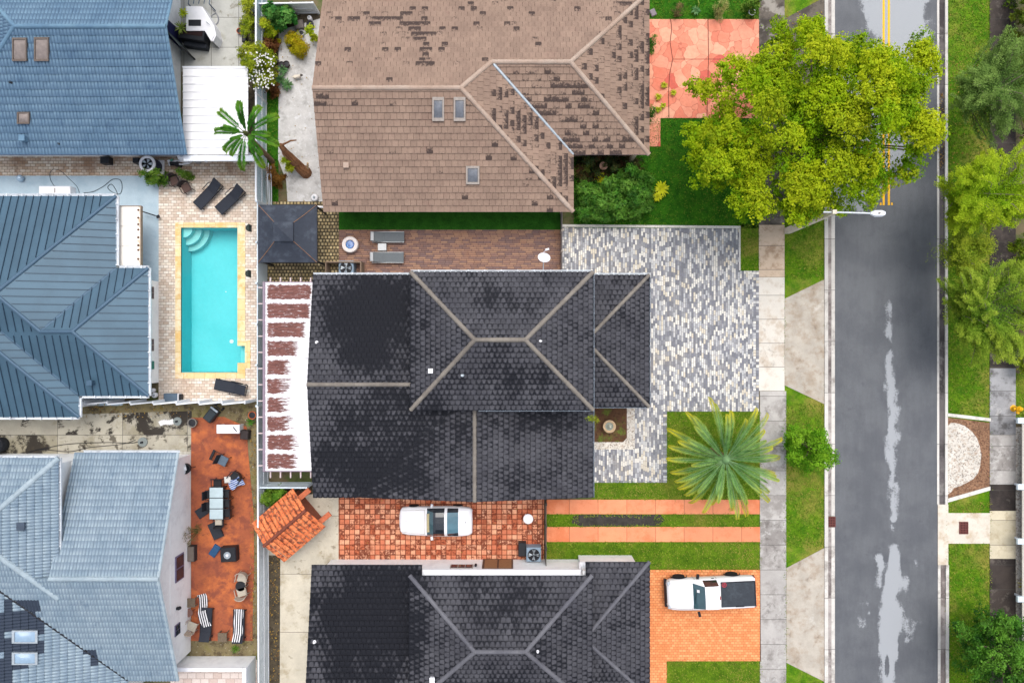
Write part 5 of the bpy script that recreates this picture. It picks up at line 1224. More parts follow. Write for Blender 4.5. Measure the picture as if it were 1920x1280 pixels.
def coupe():
    c = W(820, 971); t = local('parked_car', 'white low sports coupe with dark glass roof on the terracotta tiles', 'car')
    st = [(-2.13, .38, .28, .46, .30, .50), (-2.08, .62, .22, .52, .52, .58), (-1.95, .76, .2, .58, .62, .65), (-1.6, .81, .2, .66, .66, .72), (-1.1, .82, .2, .72, .68, .79), (-.62, .83, .2, .77, .70, .85), (-.5, .83, .2, .79, .69, .88), (-.12, .84, .2, .82, .61, 1.13), (.02, .84, .2, .83, .60, 1.16), (.52, .85, .2, .85, .61, 1.17), (.68, .85, .2, .86, .61, 1.16), (1.30, .84, .2, .86, .58, .98), (1.52, .83, .22, .86, .62, .93), (1.9, .78, .26, .84, .64, .89), (2.06, .70, .34, .78, .6, .82), (2.1, .62, .4, .68, .52, .70)]
    def sp(i, j):
        if i in (6,) and j >= 4: return 'windscreen'
        if i == 7 and j >= 4: return 'roof_frame'
        if i == 8 and j >= 4: return 'roof_panel'
        if i == 10 and j >= 4: return 'rear_window'
        if i in (6, 7, 8, 10) and j == 3: return 'side_window'
        return 'body'
    L = loft(st, sp)
    part('body', L['body'], m_car, t, True)
    part('windscreen', L['windscreen'], m_cglass, t, True)
    part('windscreen_frame', L['roof_frame'], m_bglass, t); part('roof_panel', L['roof_panel'], m_bglass, t); part('rear_window', L['rear_window'], plain('teal_glass', S(84, 124, 140), .06, .15, 2, 0, .9), t); part('side_window', L['side_window'], m_bglass, t); part('side_window', L['other_side_window'], m_bglass, t)
    part('dashboard', MB().box((-.36, 0, .985), (.3, 1.05, .015), 0, 0, .6), plain('beige_dash', S(190, 178, 140), .8), t)
    for x in (-1.32, 1.22):
        for y in (-.74, .74): wheel(t, x, y, .31, .2)
    for s in (-1, 1):
        part('headlight', MB().box((-1.93, s * .48, .64), (.22, .26, .05), 0, .02, -.18), m_car, t); part('tail_light', MB().box((2.1, s * .4, .66), (.04, .36, .1), 0, .01), m_red, t)
        part('wing_mirror', MB().box((-.22, s * .93, .86), (.14, .2, .13), s * -.15, .03), m_car, t)
    for pts in ([(-2.0, -.6, .63), (-1.4, -.66, .75), (-.62, -.69, .855)], [(-2.0, .6, .63), (-1.4, .66, .75), (-.62, .69, .855)], [(-.64, -.69, .86), (-.62, 0, .895), (-.64, .69, .86)]): part('bonnet_seam', MB().tube(pts, .008, 4), m_frame_g, t)
    for k in range(2): part('seat', MB().box((.3, -.32 + .64 * k, 1.0), (.4, .46, .1), 0, .04), m_char, t)
    part('emblem', MB().lathe((1.72, 0, .945), [(.04, 0), (.03, .01)], 8), m_rim, t); part('washer_nozzle', MB().lathe((-1.72, 0, .735), [(.03, 0), (.02, .015)], 8), m_rim, t)
    place(t, (c.x, c.y, .055), rad(0))
coupe()
def pickup():
    c = W(1325, 1101); t = local('parked_pickup', 'white single-cab pickup with black bed cover on the orange pavers', 'pickup')
    st = [(-2.62, .62, .5, .8, .52, .86), (-2.56, .80, .42, .92, .68, 1.0), (-2.35, .88, .4, 1.02, .74, 1.08), (-1.8, .91, .4, 1.09, .76, 1.16), (-1.25, .92, .4, 1.13, .77, 1.22), (-1.15, .92, .4, 1.14, .76, 1.25), (-.55, .92, .4, 1.16, .66, 1.72), (-.45, .92, .4, 1.16, .67, 1.75), (.12, .92, .4, 1.16, .68, 1.76), (.28, .92, .4, 1.16, .68, 1.72), (.42, .92, .4, 1.16, .74, 1.2), (.5, .92, .4, 1.16, .80, 1.19), (1.4, .92, .42, 1.16, .80, 1.19), (2.45, .91, .44, 1.15, .79, 1.18), (2.58, .88, .5, 1.1, .78, 1.13)]
    def sp(i, j):
        if i == 5 and j >= 4: return 'windscreen'
        if i == 9 and j >= 4: return 'rear_window'
        if i in (6, 7, 8) and j == 3: return 'side_window'
        if i in (5, 9) and j == 3: return 'body'
        return 'body'
    L = loft(st, sp)
    part('body', L['body'], m_car, t, True); part('windscreen', L['windscreen'], m_cglass, t); part('rear_window', L['rear_window'], m_bglass, t); part('side_window', L['side_window'], m_bglass, t); part('side_window', L['other_side_window'], m_bglass, t)
    mt = plain('bed_cover_vinyl', S(52, 58, 66), .6, .1, 5, dirt=S(84, 92, 100), damt=.4, dsc=2)
    cv = MB().box((1.5, -.02, 1.245), (1.98, 1.46, .05), 0, .02)
    o = part('bed_cover', cv, mt, t); 
    part('cover_edge', MB().box((2.52, -.02, 1.235), (.09, 1.5, .07), 0, .01), m_dark, o); part('cover_rail', MB().box((1.5, .72, 1.25), (1.98, .05, .05)), m_dark, o); part('cover_latch', MB().box((1.6, -.72, 1.26), (.5, .09, .05), 0, .015), m_dark, o)
    # red ring mark on the corner of the cover
    rg = MB()
    rg.tube([(.70 + .13 * math.cos(a), .58 + .13 * math.sin(a), 1.275) for a in [k * 2 * math.pi / 18 for k in range(19)]], .014, 4)
    for k in (-.06, 0, .06): rg.tube([(.62, .52 + k, 1.275), (.78, .64 + k, 1.275)], .012, 4)
    part('red_mark', rg, plain('red_mark', S(206, 60, 76), .6), o)
    part('bumper', MB().box((2.63, 0, .62), (.14, 1.7, .2), 0, .03), m_rim, t); part('grille', MB().box((-2.63, 0, .72), (.06, 1.0, .26), 0, .02), m_dark, t); part('front_bumper', MB().box((-2.62, 0, .5), (.16, 1.66, .2), 0, .04), m_dark, t)
    for x in (-1.78, 1.42):
        for y in (-.82, .82): wheel(t, x, y, .37, .26)
    for x in (-1.78, 1.42):
        for s in (-1, 1):
            part('wheel_arch', MB().tube([(x + .47 * math.cos(a), s * .925, .37 + .47 * math.sin(a)) for a in [k * math.pi / 12 for k in range(13)]], .035, 5), m_dark, t)
    for s in (-1, 1):
        part('headlight', MB().box((-2.5, s * .68, .95), (.2, .26, .14), s * .25, .04), m_lampg, t); part('tail_light', MB().box((2.58, s * .86, .9), (.07, .1, .34), 0, .01), m_red, t)
        part('wing_mirror', MB().box((-.82, s * 1.12, 1.2), (.14, .26, .2), s * -.2, .03), m_dark, t); part('door_handle', MB().box((.1, s * .925, 1.02), (.16, .03, .04)), m_dark, t)
        for x in (-1.0, .3): part('door_seam', MB().box((x, s * .922, .8), (.015, .02, .62)), m_frame_g, t)
    for pts in ([(-2.5, -.72, 1.06), (-1.8, -.79, 1.145), (-1.2, -.79, 1.215)], [(-2.5, .72, 1.06), (-1.8, .79, 1.145), (-1.2, .79, 1.215)], [(-1.2, -.79, 1.225), (-1.19, 0, 1.265), (-1.2, .79, 1.225)], [(-1.9, -.3, 1.168), (-1.25, -.36, 1.235)], [(-1.9, .3, 1.168), (-1.25, .36, 1.235)]): part('bonnet_seam', MB().tube(pts, .01, 4), m_frame_g, t)
    for s in (-1, 1): part('wiper', MB().tube([(-1.06, s * .1 - .3, 1.35), (-.98, s * .1 + .3, 1.4)], .014, 4), m_dark, t)
    part('roof_seam', MB().tube([(-.42, -.6, 1.775), (.2, -.6, 1.77)], .008, 4), m_frame_g, t); part('roof_seam', MB().tube([(-.42, .6, 1.775), (.2, .6, 1.77)], .008, 4), m_frame_g, t)
    part('high_brake_light', MB().box((.31, 0, 1.755), (.06, .2, .03)), m_red, t); part('inspection_sticker', MB().box((-.9, .36, 1.49), (.16, .16, .01), 0, 0, -.68), m_white, t)
    place(t, (c.x, c.y, .055), rad(2.6), .96)
pickup()

# ================================================================== GARDEN FURNITURE
m_sling = plain('grey_sling', S(108, 114, 118), .8, .08, 14)
m_sling_d = plain('black_sling', S(46, 50, 60), .8, .12, 14)
m_alu = plain('grey_aluminium', S(176, 178, 180), .4, .06, 5, .4)
m_wick = plain('brown_wicker', S(92, 72, 66), .8, .25, 30)
m_wick_d = plain('dark_wicker', S(58, 50, 50), .8, .25, 30)
m_blackp = plain('black_plastic', S(34, 36, 42), .5, .15, 8)
m_greyc = plain('beige_cushion', S(186, 178, 164), .85, .1, 10)
m_gtop = plain('frosted_table_glass', S(188, 206, 212), .12, .06, 4, 0, .7)
m_terr = plain('terracotta_pot', S(190, 100, 62), .8, .2, 10)
m_greypot = plain('grey_pot', S(126, 122, 116), .8, .2, 10)
m_bluef = plain('blue_cloth', S(52, 92, 140), .85, .12, 8)
def lounger(label, sling, fr, arms, group, L=1.85, Wd=.64, bk=.72, rise=.3, head=True):
    t = local('sun_lounger', label, 'sun lounger', group); x0, x1 = -L / 2, L / 2; xb = x1 - bk
    part('seat', MB().box(((x0 + xb) / 2, 0, .31), (xb - x0, Wd - .08, .03), 0, .008), sling, t)
    an = math.atan2(rise, bk)
    part('backrest', MB().box(((xb + x1) / 2, 0, .31 + rise / 2), (bk / math.cos(an), Wd - .08, .03), 0, .008, -an), sling, t)
    for s in (-1, 1): part('rail', MB().box((0, s * (Wd / 2 - .02), .3), (L, .04, .05), 0, .01), fr, t)
    for x in (x0 + .02, xb, x1 - .02): part('crossbar', MB().box((x, 0, .285), (.04, Wd - .08, .035)), fr, t)
    for x in (x0 + .12, x1 - .2):
        for s in (-1, 1): part('leg', MB().box((x, s * (Wd / 2 - .03), .14), (.045, .045, .28)), fr, t)
    if arms:
        for s in (-1, 1): part('armrest', MB().tube([(xb - .22, s * (Wd / 2 + .03), .32), (xb - .2, s * (Wd / 2 + .05), .5), (xb + .3, s * (Wd / 2 + .05), .52), (xb + .42, s * (Wd / 2 + .02), .36)], .024, 6), fr, t)
    if head: part('headrest', MB().box((x1 - .06, 0, .36 + rise), (.2, Wd - .1, .07), 0, .03, -an), m_alu if not arms else sling, t)
    return t
a = lounger('grey sling sun lounger nearest the turf strip on the brown patio', m_sling, m_alu, False, 'grey loungers on the brown patio'); p = W(730, 446); place(a, (p.x, p.y, .05), math.pi)
p = W(729, 484); dup(a, 'grey sling sun lounger nearest the black roof on the brown patio', (p.x, p.y, .05), math.pi)
b = lounger('black lounger with armrests above the pool, nearer the brown chairs', m_sling_d, m_dark, True, 'black loungers around the pool', 1.9, .66); p = W(395, 367); place(b, (p.x, p.y, .04), rad(46))
p = W(436, 377); dup(b, 'black lounger with armrests above the pool, nearer the white fence', (p.x, p.y, .04), rad(43))
p = W(437, 725); dup(b, 'flat black lounger alone on the deck below the pool', (p.x, p.y, .04), rad(-12))
def stripes():
    g = G('striped_towel'); tc = g.n('ShaderNodeTexCoord'); q = g.sep(tc.outputs['Object'])
    f = g.m('FRACT', g.m('DIVIDE', g.m('ADD', q[1], 10), .128)); k = g.step(f, .44, .5); c = g.mix(k, S(240, 240, 244), S(34, 36, 46)); return g.fin(c, .9)
m_towel = stripes()
c1 = lounger('black lounger with a striped towel sliding off it on the red patio', m_sling_d, m_blackp, False, 'black loungers on the red patio', 1.9, .68, .5, .22, False); p = W(391, 1165); place(c1, (p.x, p.y, .05), rad(-93))
p = W(452, 1168); dup(c1, 'black lounger fully covered by a striped towel on the red patio', (p.x, p.y, .05), rad(-91))
def towel(label, pts, wd, loc, rz, zf):
    m = MB(); n = len(pts)
    for j in range(5): pass
    vs = [(x, y + s * wd / 2, zf(x) + .012 + .006 * math.sin(9 * x + s)) for x, y in pts for s in (-1, -.5, 0, .5, 1)]
    vs += [(v[0], v[1], v[2] - .012) for v in vs]; k = len(vs) // 2
    fs = [[5 * i + j, 5 * i + j + 1, 5 * i + 6 + j, 5 * i + 5 + j] for i in range(n - 1) for j in range(4)]
    fs += [[k + a_ for a_ in f_[::-1]] for f_ in fs]
    me = _mesh('towel', vs, fs, m_towel, True); o = bpy.data.objects.new('towel', me); COL.objects.link(o); o.location = loc; o.rotation_euler = (0, 0, rz)
    tag(o, label, 'towel', 'striped towels on the red patio')
p = W(386, 1143); towel('black and white striped towel hanging askew off the end of a lounger', [(-.98 + .14 * i, .07 * math.sin(i * .55)) for i in range(14)], .5, (p.x, p.y, .05), rad(-76), lambda x: .36 if x > .0 else max(.36 + x * .42, .03))
p = W(452, 1166); towel('black and white striped towel spread along the whole lounger by the gravel', [(-.92 + .14 * i, .02 * math.sin(i * .9)) for i in range(14)], .5, (p.x, p.y, .05), rad(-92), lambda x: .36 + max(0, x - .45) * .45)
def chair(label, mat, seat_m, group, wd=.56, arms=True, curved=True):
    t = local('patio_chair', label, 'chair', group)
    part('seat', MB().box((0, 0, .42), (.5, wd - .06, .06), 0, .02), seat_m, t)
    m = MB()
    if curved:
        for k in range(6):
            a0, a1 = rad(-62 + 124 * k / 6), rad(-62 + 124 * (k + 1) / 6); R_ = wd * .55
            P0, P1 = (-.02 + R_ * math.cos(a0), R_ * math.sin(a0)), (-.02 + R_ * math.cos(a1), R_ * math.sin(a1)); e = 1.13
            m.add([(*P0, .42), (*P1, .42), (P1[0] * e, P1[1] * e, .86), (P0[0] * e, P0[1] * e, .86), (P0[0] + .05, P0[1], .42), (P1[0] + .05, P1[1], .42), (P1[0] * e + .05, P1[1] * e, .86), (P0[0] * e + .05, P0[1] * e, .86)], [[0, 3, 2, 1], [4, 5, 6, 7], [3, 7, 6, 2], [0, 1, 5, 4]])
    else: m.box((.28, 0, .66), (.05, wd - .04, .5), 0, .02, .16)
    part('backrest', m, mat, t)
    for x in (-.2, .2):
        for s in (-1, 1): part('leg', MB().tube([(x, s * (wd / 2 - .05), .42), (x * 1.15, s * (wd / 2 - .02), 0)], .022, 6), mat, t)
    if arms:
        for s in (-1, 1): part('armrest', MB().tube([(-.26, s * (wd / 2), .42), (-.25, s * (wd / 2 + .01), .63), (.24, s * (wd / 2 + .01), .66)], .026, 6), mat, t)
    return t
ch = chair('brown wicker chair by the pool, nearer the potted shrub', m_wick_d, m_wick, 'brown chairs above the pool'); p = W(334, 342); place(ch, (p.x, p.y, .04), rad(112))
p = W(356, 355); dup(ch, 'brown wicker chair by the pool, nearer the black loungers', (p.x, p.y, .04), rad(118))
# dining set on the red patio
def dining():
    p = W(415, 938); t = thing('dining_table', 'long outdoor dining table with three frosted glass panels', 'table', (p.x, p.y, 0)); x, y = p.x, p.y; ww, LL = .82, 1.86
    part('frame', MB().b2(x - ww / 2, y - LL / 2, .68, x + ww / 2, y + LL / 2, .715), m_blackp, t)
    for k in range(3): part('glass_panel', MB().box((x, y + (k - 1) * (LL / 3), .722), (ww - .06, LL / 3 - .05, .014)), m_gtop, t)
    for sx in (-1, 1):
        for sy in (-1, 1): part('leg', MB().box((x + sx * (ww / 2 - .06), y + sy * (LL / 2 - .06), .34), (.06, .06, .68)), m_blackp, t)
dining()
dc = chair('black dining chair at the head of the glass table nearest the dirty yard', m_blackp, m_blackp, 'black chairs round the glass table', .52, True, False); p = W(414, 903); place(dc, (p.x, p.y, .05), rad(90))
for (px, py, rz, lb) in ((402, 924, 180, 'black dining chair tucked in on the house side of the glass table, upper one'), (401, 945, 180, 'black dining chair tucked in on the house side of the glass table, lower one'), (430, 922, 0, 'black dining chair by the white cushion, uppermost of three by the fence'), (431, 940, 0, 'black dining chair in the middle of three by the fence'), (432, 958, 0, 'black dining chair lowest of three by the fence'), (418, 974, -90, 'black dining chair holding a pale cushion at the foot of the glass table')):
    p = W(px, py); dup(dc, lb, (p.x, p.y, .05), rad(rz))
def soft(name, label, cat, px, py, d, rz, mat, z=.05, bev=.03, group=None):
    p = W(px, py); o = single(name, MB().box((0, 0, d[2] / 2), d, 0, bev), mat, label, cat, (0, 0, 0), group); o.location = (p.x, p.y, z); o.rotation_euler = (0, 0, rad(rz)); return o
soft('cushion', 'pale square cushion on the chair at the foot of the glass table', 'cushion', 417, 974, (.4, .34, .09), 2, m_greyc, .51)
soft('cushion', 'pale square cushion on the corner above the glass table', 'cushion', 433, 896, (.4, .36, .09), 5, plain('pale_cushion', S(214, 212, 206), .85), .42)
soft('cushion', 'black rectangular cushion lying loose on the red patio, nearest the house', 'cushion', 381, 958, (.75, .56, .09), 34, m_char)
soft('cushion', 'large black cushion leaning near the foot of the glass table', 'cushion', 406, 993, (.62, .98, .12), 24, m_char)
soft('cushion', 'small blue cushion on the red patio beside the black fire table', 'cushion', 404, 1031, (.42, .7, .12), -34, plain('blue_cushion', S(44, 84, 124), .8, .15), .05)
tl = chair('black chair draped with a blue striped towel beside the glass table', m_blackp, m_blackp, 'single chairs on the red patio', .7); p = W(447, 893); place(tl, (p.x, p.y, .05), rad(50))
def drape(label, px, py, rz, cols, name='towel', sz=(.85, .5), z=.52):
    g = G('blue_striped_cloth' ); tc = g.n('ShaderNodeTexCoord'); q = g.sep(tc.outputs['Object']); f = g.m('FRACT', g.m('DIVIDE', g.m('ADD', q[1], 10), .11)); c = g.mix(g.step(f, .45, .55), cols[0], cols[1]); mt = g.fin(c, .9)
    n = 8; vs = [(sz[0] * (i / n - .5), sz[1] * (j / 5 - .5) * (1 + .2 * math.sin(i)), z + .04 * math.sin(i * 1.3 + j) - .03 * abs(i - 4)) for i in range(n + 1) for j in range(6)]
    vs += [(a_, b_, c_ - .015) for a_, b_, c_ in vs]; k = len(vs) // 2
    fs = [[6 * i + j, 6 * i + j + 1, 6 * i + 7 + j, 6 * i + 6 + j][::-1] for i in range(n) for j in range(5)]; fs += [[k + q_ for q_ in f_[::-1]] for f_ in fs]
    o = bpy.data.objects.new(name, _mesh(name, vs, fs, mt, True)); COL.objects.link(o); p = W(px, py); o.location = (p.x, p.y, .05); o.rotation_euler = (0, 0, rad(rz)); tag(o, label, 'towel')
drape('blue and white striped towel heaped on a black chair by the glass table', 448, 902, 25, (S(196, 206, 226), S(62, 92, 156)))
ec = chair('folding chair with blue-grey seat and long black back alone on the red patio', m_blackp, plain('slate_seat', S(92, 108, 124), .7, .1), 'single chairs on the red patio', .6, False, False)
p = W(424, 861); place(ec, (p.x, p.y, .05), rad(154)); part('footrest', MB().box((.74, 0, .3), (.16, .62, .05), 0, .02), m_blackp, ec)
for s in (-1, 1): part('side_rail', MB().box((.46, s * .27, .3), (.6, .03, .03)), m_blackp, ec)
be = chair('beige round-backed chair by the pale fence, upper of two', plain('beige_rattan', S(176, 160, 146), .8, .2, 20), m_greyc, 'beige chairs on the red patio', .62); p = W(460, 1078); place(be, (p.x, p.y, .05), rad(75))
p = W(459, 1104); dup(be, 'beige round-backed chair by the pale fence, lower of two', (p.x, p.y, .05), rad(-75))
p = W(366, 1168); dup(be, 'beige cushioned chair by the white house wall', (p.x, p.y, .05), rad(-112))
def roundtable(label, px, py, r, h, mat, rz=0, name='side_table', group=None):
    p = W(px, py); t = thing(name, label, 'table', (p.x, p.y, 0), group)
    part('table_top', MB().lathe((p.x, p.y, h - .04), [(r * .96, 0), (r, .01), (r, .03), (r * .97, .04)], 20), mat, t)
    for k in range(3): a_ = rad(120 * k + rz); part('leg', MB().tube([(p.x + r * .75 * math.cos(a_), p.y + r * .75 * math.sin(a_), h - .04), (p.x + r * .85 * math.cos(a_), p.y + r * .85 * math.sin(a_), .04)], .02, 6), mat, t)
    return t
roundtable('small black round table between the two beige chairs', 457, 1093, .3, .5, m_blackp)
roundtable('small brown round stool against the white house wall', 360, 1143, .24, .45, plain('brown_stool', S(126, 92, 84), .8, .2, 12), 20, 'stool')
roundtable('round white table on the terracotta tiles behind the coupe', 990, 969, .29, .45, m_white, 10)
def boxtable(label, px, py, w_, d_, h, mat, rz=0, name='side_table', slats=True, legs=True, cat='table', z=.05):
    p = W(px, py); t = local(name, label, cat)
    part('table_top', MB().box((0, 0, h - .02), (w_, d_, .04), 0, .01), mat, t)
    if slats:
        m = MB(); k = int(w_ / .08)
        for i in range(k): m.box((-w_ / 2 + w_ * (i + .5) / k, 0, h + .004), (w_ / k * .6, d_ - .04, .016))
        part('slat_panel', m, mat, t)
    for sx in (-1, 1):
        for sy in (-1, 1): part('leg', MB().box((sx * (w_ / 2 - .04), sy * (d_ / 2 - .04), (h - .04) / 2), (.05, .05, h - .04)), mat, t)
    place(t, (p.x, p.y, z), rad(rz)); return t
boxtable('small pale slatted table between the grey loungers', 719, 465, .5, .42, .4, m_alu)
m_tan = plain('weathered_table', S(116, 102, 86), .8, .2, 14)
boxtable('square weathered side table against the white house wall', 364, 1124, .54, .52, .45, m_tan)
boxtable('square weathered side table between the striped loungers', 423, 1188, .52, .52, .45, m_tan)
def firetable():
    p = W(435, 1034); t = thing('fire_table', 'black-covered square fire table with a grey ring on top', 'table', (p.x, p.y, 0)); 
    part('cover', MB().box((p.x, p.y, .3), (.9, .84, .6), rad(3), .04), m_blackp, t); part('ring', MB().lathe((p.x - .03, p.y - .02, .6), [(.2, 0), (.2, .05), (.14, .05), (.13, .02)], 18), m_steel, t); part('burner_lid', MB().lathe((p.x - .03, p.y - .02, .6), [(.08, 0), (.08, .08), (.03, .11)], 12), m_white, t)
firetable()
def ottoman():
    p = W(362, 1034); t = thing('storage_bench', 'grey-brown lidded storage bench against the white house wall', 'bench', (p.x, p.y, 0)); part('body', MB().box((p.x, p.y, .22), (.54, .9, .42), 0, .02), m_wick_d, t); part('lid', MB().box((p.x + .02, p.y, .46), (.44, .84, .06), 0, .02), plain('taupe_lid', S(118, 108, 100), .7, .1), t)
ottoman()
def firepit():
    p = W(659, 460); t = thing('fire_pit', 'round white fire pit filled with blue glass stones', 'fire pit', (p.x, p.y, 0))
    part('bowl', MB().lathe((p.x, p.y, .05), [(.42, 0), (.47, .1), (.47, .36), (.44, .4), (.28, .4), (.25, .36), (.25, .25)], 28), plain('white_stone', S(236, 226, 222), .6, .04), t)
    g = G('blue_fire_glass'); c = g.ramp(g.voro(18, 'F1', 'Color'), [(0, S(20, 50, 120)), (.4, S(34, 92, 176)), (.7, S(110, 160, 214)), (1, S(16, 36, 90))]); mt = g.fin(c, .15, None, 0, 0, .7)
    part('glass_stones', MB().lathe((p.x, p.y, .05), [(.25, .3), (.2, .34), (.02, .345)], 20), mt, t)
firepit()
def dish():
    p = W(1018, 492, 3.6); bx, by = p.x - .2, 3.72
    t = thing('satellite_dish', 'white satellite dish on the gutter above the brown patio', 'satellite dish', (p.x, p.y, 0))
    c = Vector((p.x, p.y + .1, 4.55)); n = Vector((.25, .62, .75)).normalized(); a_ = n.orthogonal().normalized(); b_ = n.cross(a_)
    m = MB(); rings = []
    for i in range(6):
        r = .36 * i / 5; z_ = .09 * (i / 5) ** 2; rings.append([c + a_ * (max(r, .01) * math.cos(2 * math.pi * k / 24) * 1.05) + b_ * (max(r, .01) * math.sin(2 * math.pi * k / 24) * .9) + n * z_ for k in range(24)])
    vs = [v for r in rings for v in r]; vs2 = [v - n * .02 for v in vs]
    fs = [[24 * i + k, 24 * i + (k + 1) % 24, 24 * i + 24 + (k + 1) % 24, 24 * i + 24 + k] for i in range(5) for k in range(24)]
    m.add(vs + vs2, fs + [[q + 144 for q in f_[::-1]] for f_ in fs] + [[120 + k, 120 + (k + 1) % 24, 264 + (k + 1) % 24, 264 + k] for k in range(24)])
    part('reflector', m, m_white, t, True)
    f_ = c + n * .5 + Vector((.04, .12, -.02)); part('feed_arm', MB().tube([c - b_ * .0 + Vector((0, .36, -.18)), f_], .018, 6), m_white, t); part('receiver', MB().box(f_, (.2, .1, .12), .3, .02), m_white, t)
    part('mast', MB().tube([c - n * .03, (c.x - .02, 3.66, 4.4), (c.x - .02, 3.66, 3.9)], .025, 6), m_steel, t)
dish()
# ---------------------------------------------------------------- machines
def ac_unit(label, px, py, w_, d_, h, mat, rz=0, z=.05, blades=4):
    p = W(px, py, 0); t = local('air_conditioner', label, 'air conditioner', 'air conditioning units')
    part('body', MB().box((0, 0, h / 2), (w_, d_, h), 0, .05), mat, t)
    r = min(w_, d_) * .42; part('fan_well', MB().lathe((0, 0, h), [(r, .001), (r, .006), (.02, .006)], 24), m_blackp, t)
    fb = MB()
    for k in range(blades):
        a_ = 2 * math.pi * k / blades; q = [(math.cos(a_ + o_) * rr, math.sin(a_ + o_) * rr, h + .012 + zz) for o_, rr, zz in ((-.1, .05, 0), (-.38, r * .85, .0), (.3, r * .9, .03), (.25, .05, .02))]; fb.add(q, [[0, 1, 2, 3]])
    part('fan_blade', fb, m_steel, t); part('fan_hub', MB().lathe((0, 0, h), [(.07, .01), (.07, .05), (.02, .06)], 12), m_steel, t)
    gr = MB()
    for k in range(4):
        rr = r * (k + 1) / 4; gr.tube([(rr * math.cos(a_), rr * math.sin(a_), h + .07) for a_ in [i * math.pi / 10 for i in range(21)]], .007, 4)
    for k in range(4): a_ = math.pi * k / 4; gr.tube([(-r * math.cos(a_), -r * math.sin(a_), h + .075), (r * math.cos(a_), r * math.sin(a_), h + .075)], .007, 4)
    part('grille', gr, m_dark, t)
    place(t, (p.x, p.y, z), rad(rz)); return t
ac_unit('blue-grey air conditioner on the terracotta tiles by the dark gate fence', 1000, 1032, .85, .82, .75, plain('blue_grey_cabinet', S(140, 160, 178), .5, .06, 5))
soft('utility_box', 'black utility box beside the blue-grey air conditioner', 'utility box', 979, 1025, (.46, .78, .5), 0, m_blackp)
ac_unit('blue-grey air conditioner inside the wooden screen by the black roof', 655, 505, .86, .84, .8, plain('blue_grey_cabinet', S(140, 160, 178)), 0, .05)
def screen():
    p = W(643, 512); t = thing('timber_screen', 'low wooden screen boxing in an air conditioner on the brown patio', 'screen', (p.x, p.y, 0)); a_, b_ = W(618, 525), W(684, 494); mw = plain('grey_timber', S(136, 116, 98), .8, .2, 10)
    part('front_panel', MB().b2(a_.x, b_.y - .05, .05, b_.x, b_.y + .02, 1.0), mw, t); part('side_panel', MB().b2(a_.x, a_.y, .05, a_.x + .06, b_.y - .051, 1.0), mw, t); part('side_panel', MB().b2(b_.x - .06, a_.y, .05, b_.x, b_.y - .051, 1.0), mw, t)
screen()
def round_ac():
    p = W(292, 315); t = thing('pool_heater', 'round white-topped pool heater with dark fan under the blue tiled eaves', 'heater', (p.x, p.y, 0)); x, y = p.x, p.y
    part('base', MB().box((x, y - .05, .08), (1.1, .95, .16), 0, .03), m_white, t); part('body', MB().lathe((x, y, .16), [(.46, 0), (.46, .75), (.44, .8)], 22), plain('navy_body', S(40, 44, 66), .5), t); part('top_ring', MB().lathe((x, y, .96), [(.47, -.04), (.48, .02), (.42, .07), (.33, .06), (.32, .02)], 24), m_white, t, True)
    part('fan_well', MB().lathe((x, y, .96), [(.32, .01), (.32, .02), (.02, .02)], 20), m_blackp, t); fb = MB()
    for k in range(5): a_ = 2 * math.pi * k / 5; fb.add([(x + math.cos(a_ + o_) * rr, y + math.sin(a_ + o_) * rr, .99 + zz) for o_, rr, zz in ((-.1, .05, 0), (-.36, .27, 0), (.3, .29, .03), (.25, .05, .02))], [[0, 1, 2, 3]])
    part('fan_blade', fb, m_steel, t)
round_ac()
def pump():
    p = W(332, 308); t = thing('pool_pump', 'pool pump with white pipes and valves under the blue tiled eaves', 'pump', (p.x, p.y, 0)); x, y = p.x, p.y
    part('motor', MB().tube([(x - .35, y - .02, .25), (x + .05, y - .02, .25)], .13, 12), m_blackp, t); part('strainer', MB().lathe((x + .2, y - .1, .05), [(.15, 0), (.15, .4), (.12, .46)], 14), m_blackp, t)
    for pts in ([(x - .4, y + .1, .35), (x + .3, y + .1, .35), (x + .6, y + .02, .35), (x + .9, y, .5)], [(x - .3, y - .16, .3), (x - .3, y + .12, .42), (x - .05, y + .12, .42)], [(x + .2, y - .1, .45), (x + .5, y - .12, .45), (x + .9, y - .05, .4)]): part('pipe', MB().tube(pts, .04, 8), m_white, t)
    part('valve', MB().box((x - .1, y + .12, .47), (.16, .1, .1), .3, .02), plain('green_valve', S(90, 160, 140), .5), t)
pump()
def filt(label, px, py, r, h, name='filter_tank', cat='tank', mat=None):
    p = W(px, py); t = thing(name, label, cat, (p.x, p.y, 0)); part('tank', MB().lathe((p.x, p.y, .04), [(r * .9, 0), (r, .08), (r, h * .8), (r * .85, h * .93), (r * .4, h)], 18), mat or m_white, t, True); part('lid', MB().lathe((p.x, p.y, h + .03), [(r * .38, 0), (r * .36, .06), (r * .1, .09)], 12), m_steel, t)
filt('white round pool filter tank at the corner of the white awning', 354, 298, .34, .9)
filt('small grey chlorinator tank beside the pool filter', 374, 302, .2, .5, 'chlorinator', 'tank', m_alu)
soft('wall_box', 'dark box under the blue tiled eaves, further from the pool heater', 'box', 205, 304, (.5, .4, .5), 0, m_blackp, .04)
soft('wall_box', 'dark narrow box touching the white pool heater', 'box', 266, 306, (.34, .3, .7), 0, m_blackp, .04)
def ball():
    p = W(43, 336); t = single('garden_globe', MB().ell((0, 0, .2), (.2, .2, .2), 16, 10), plain('globe_glass', S(176, 200, 220), .1, .1, 3, .3, .8), 'shiny pale glass globe on the blue-grey concrete', 'ornament', (0, 0, 0), None, True); t.location = (p.x, p.y, .045)
ball()
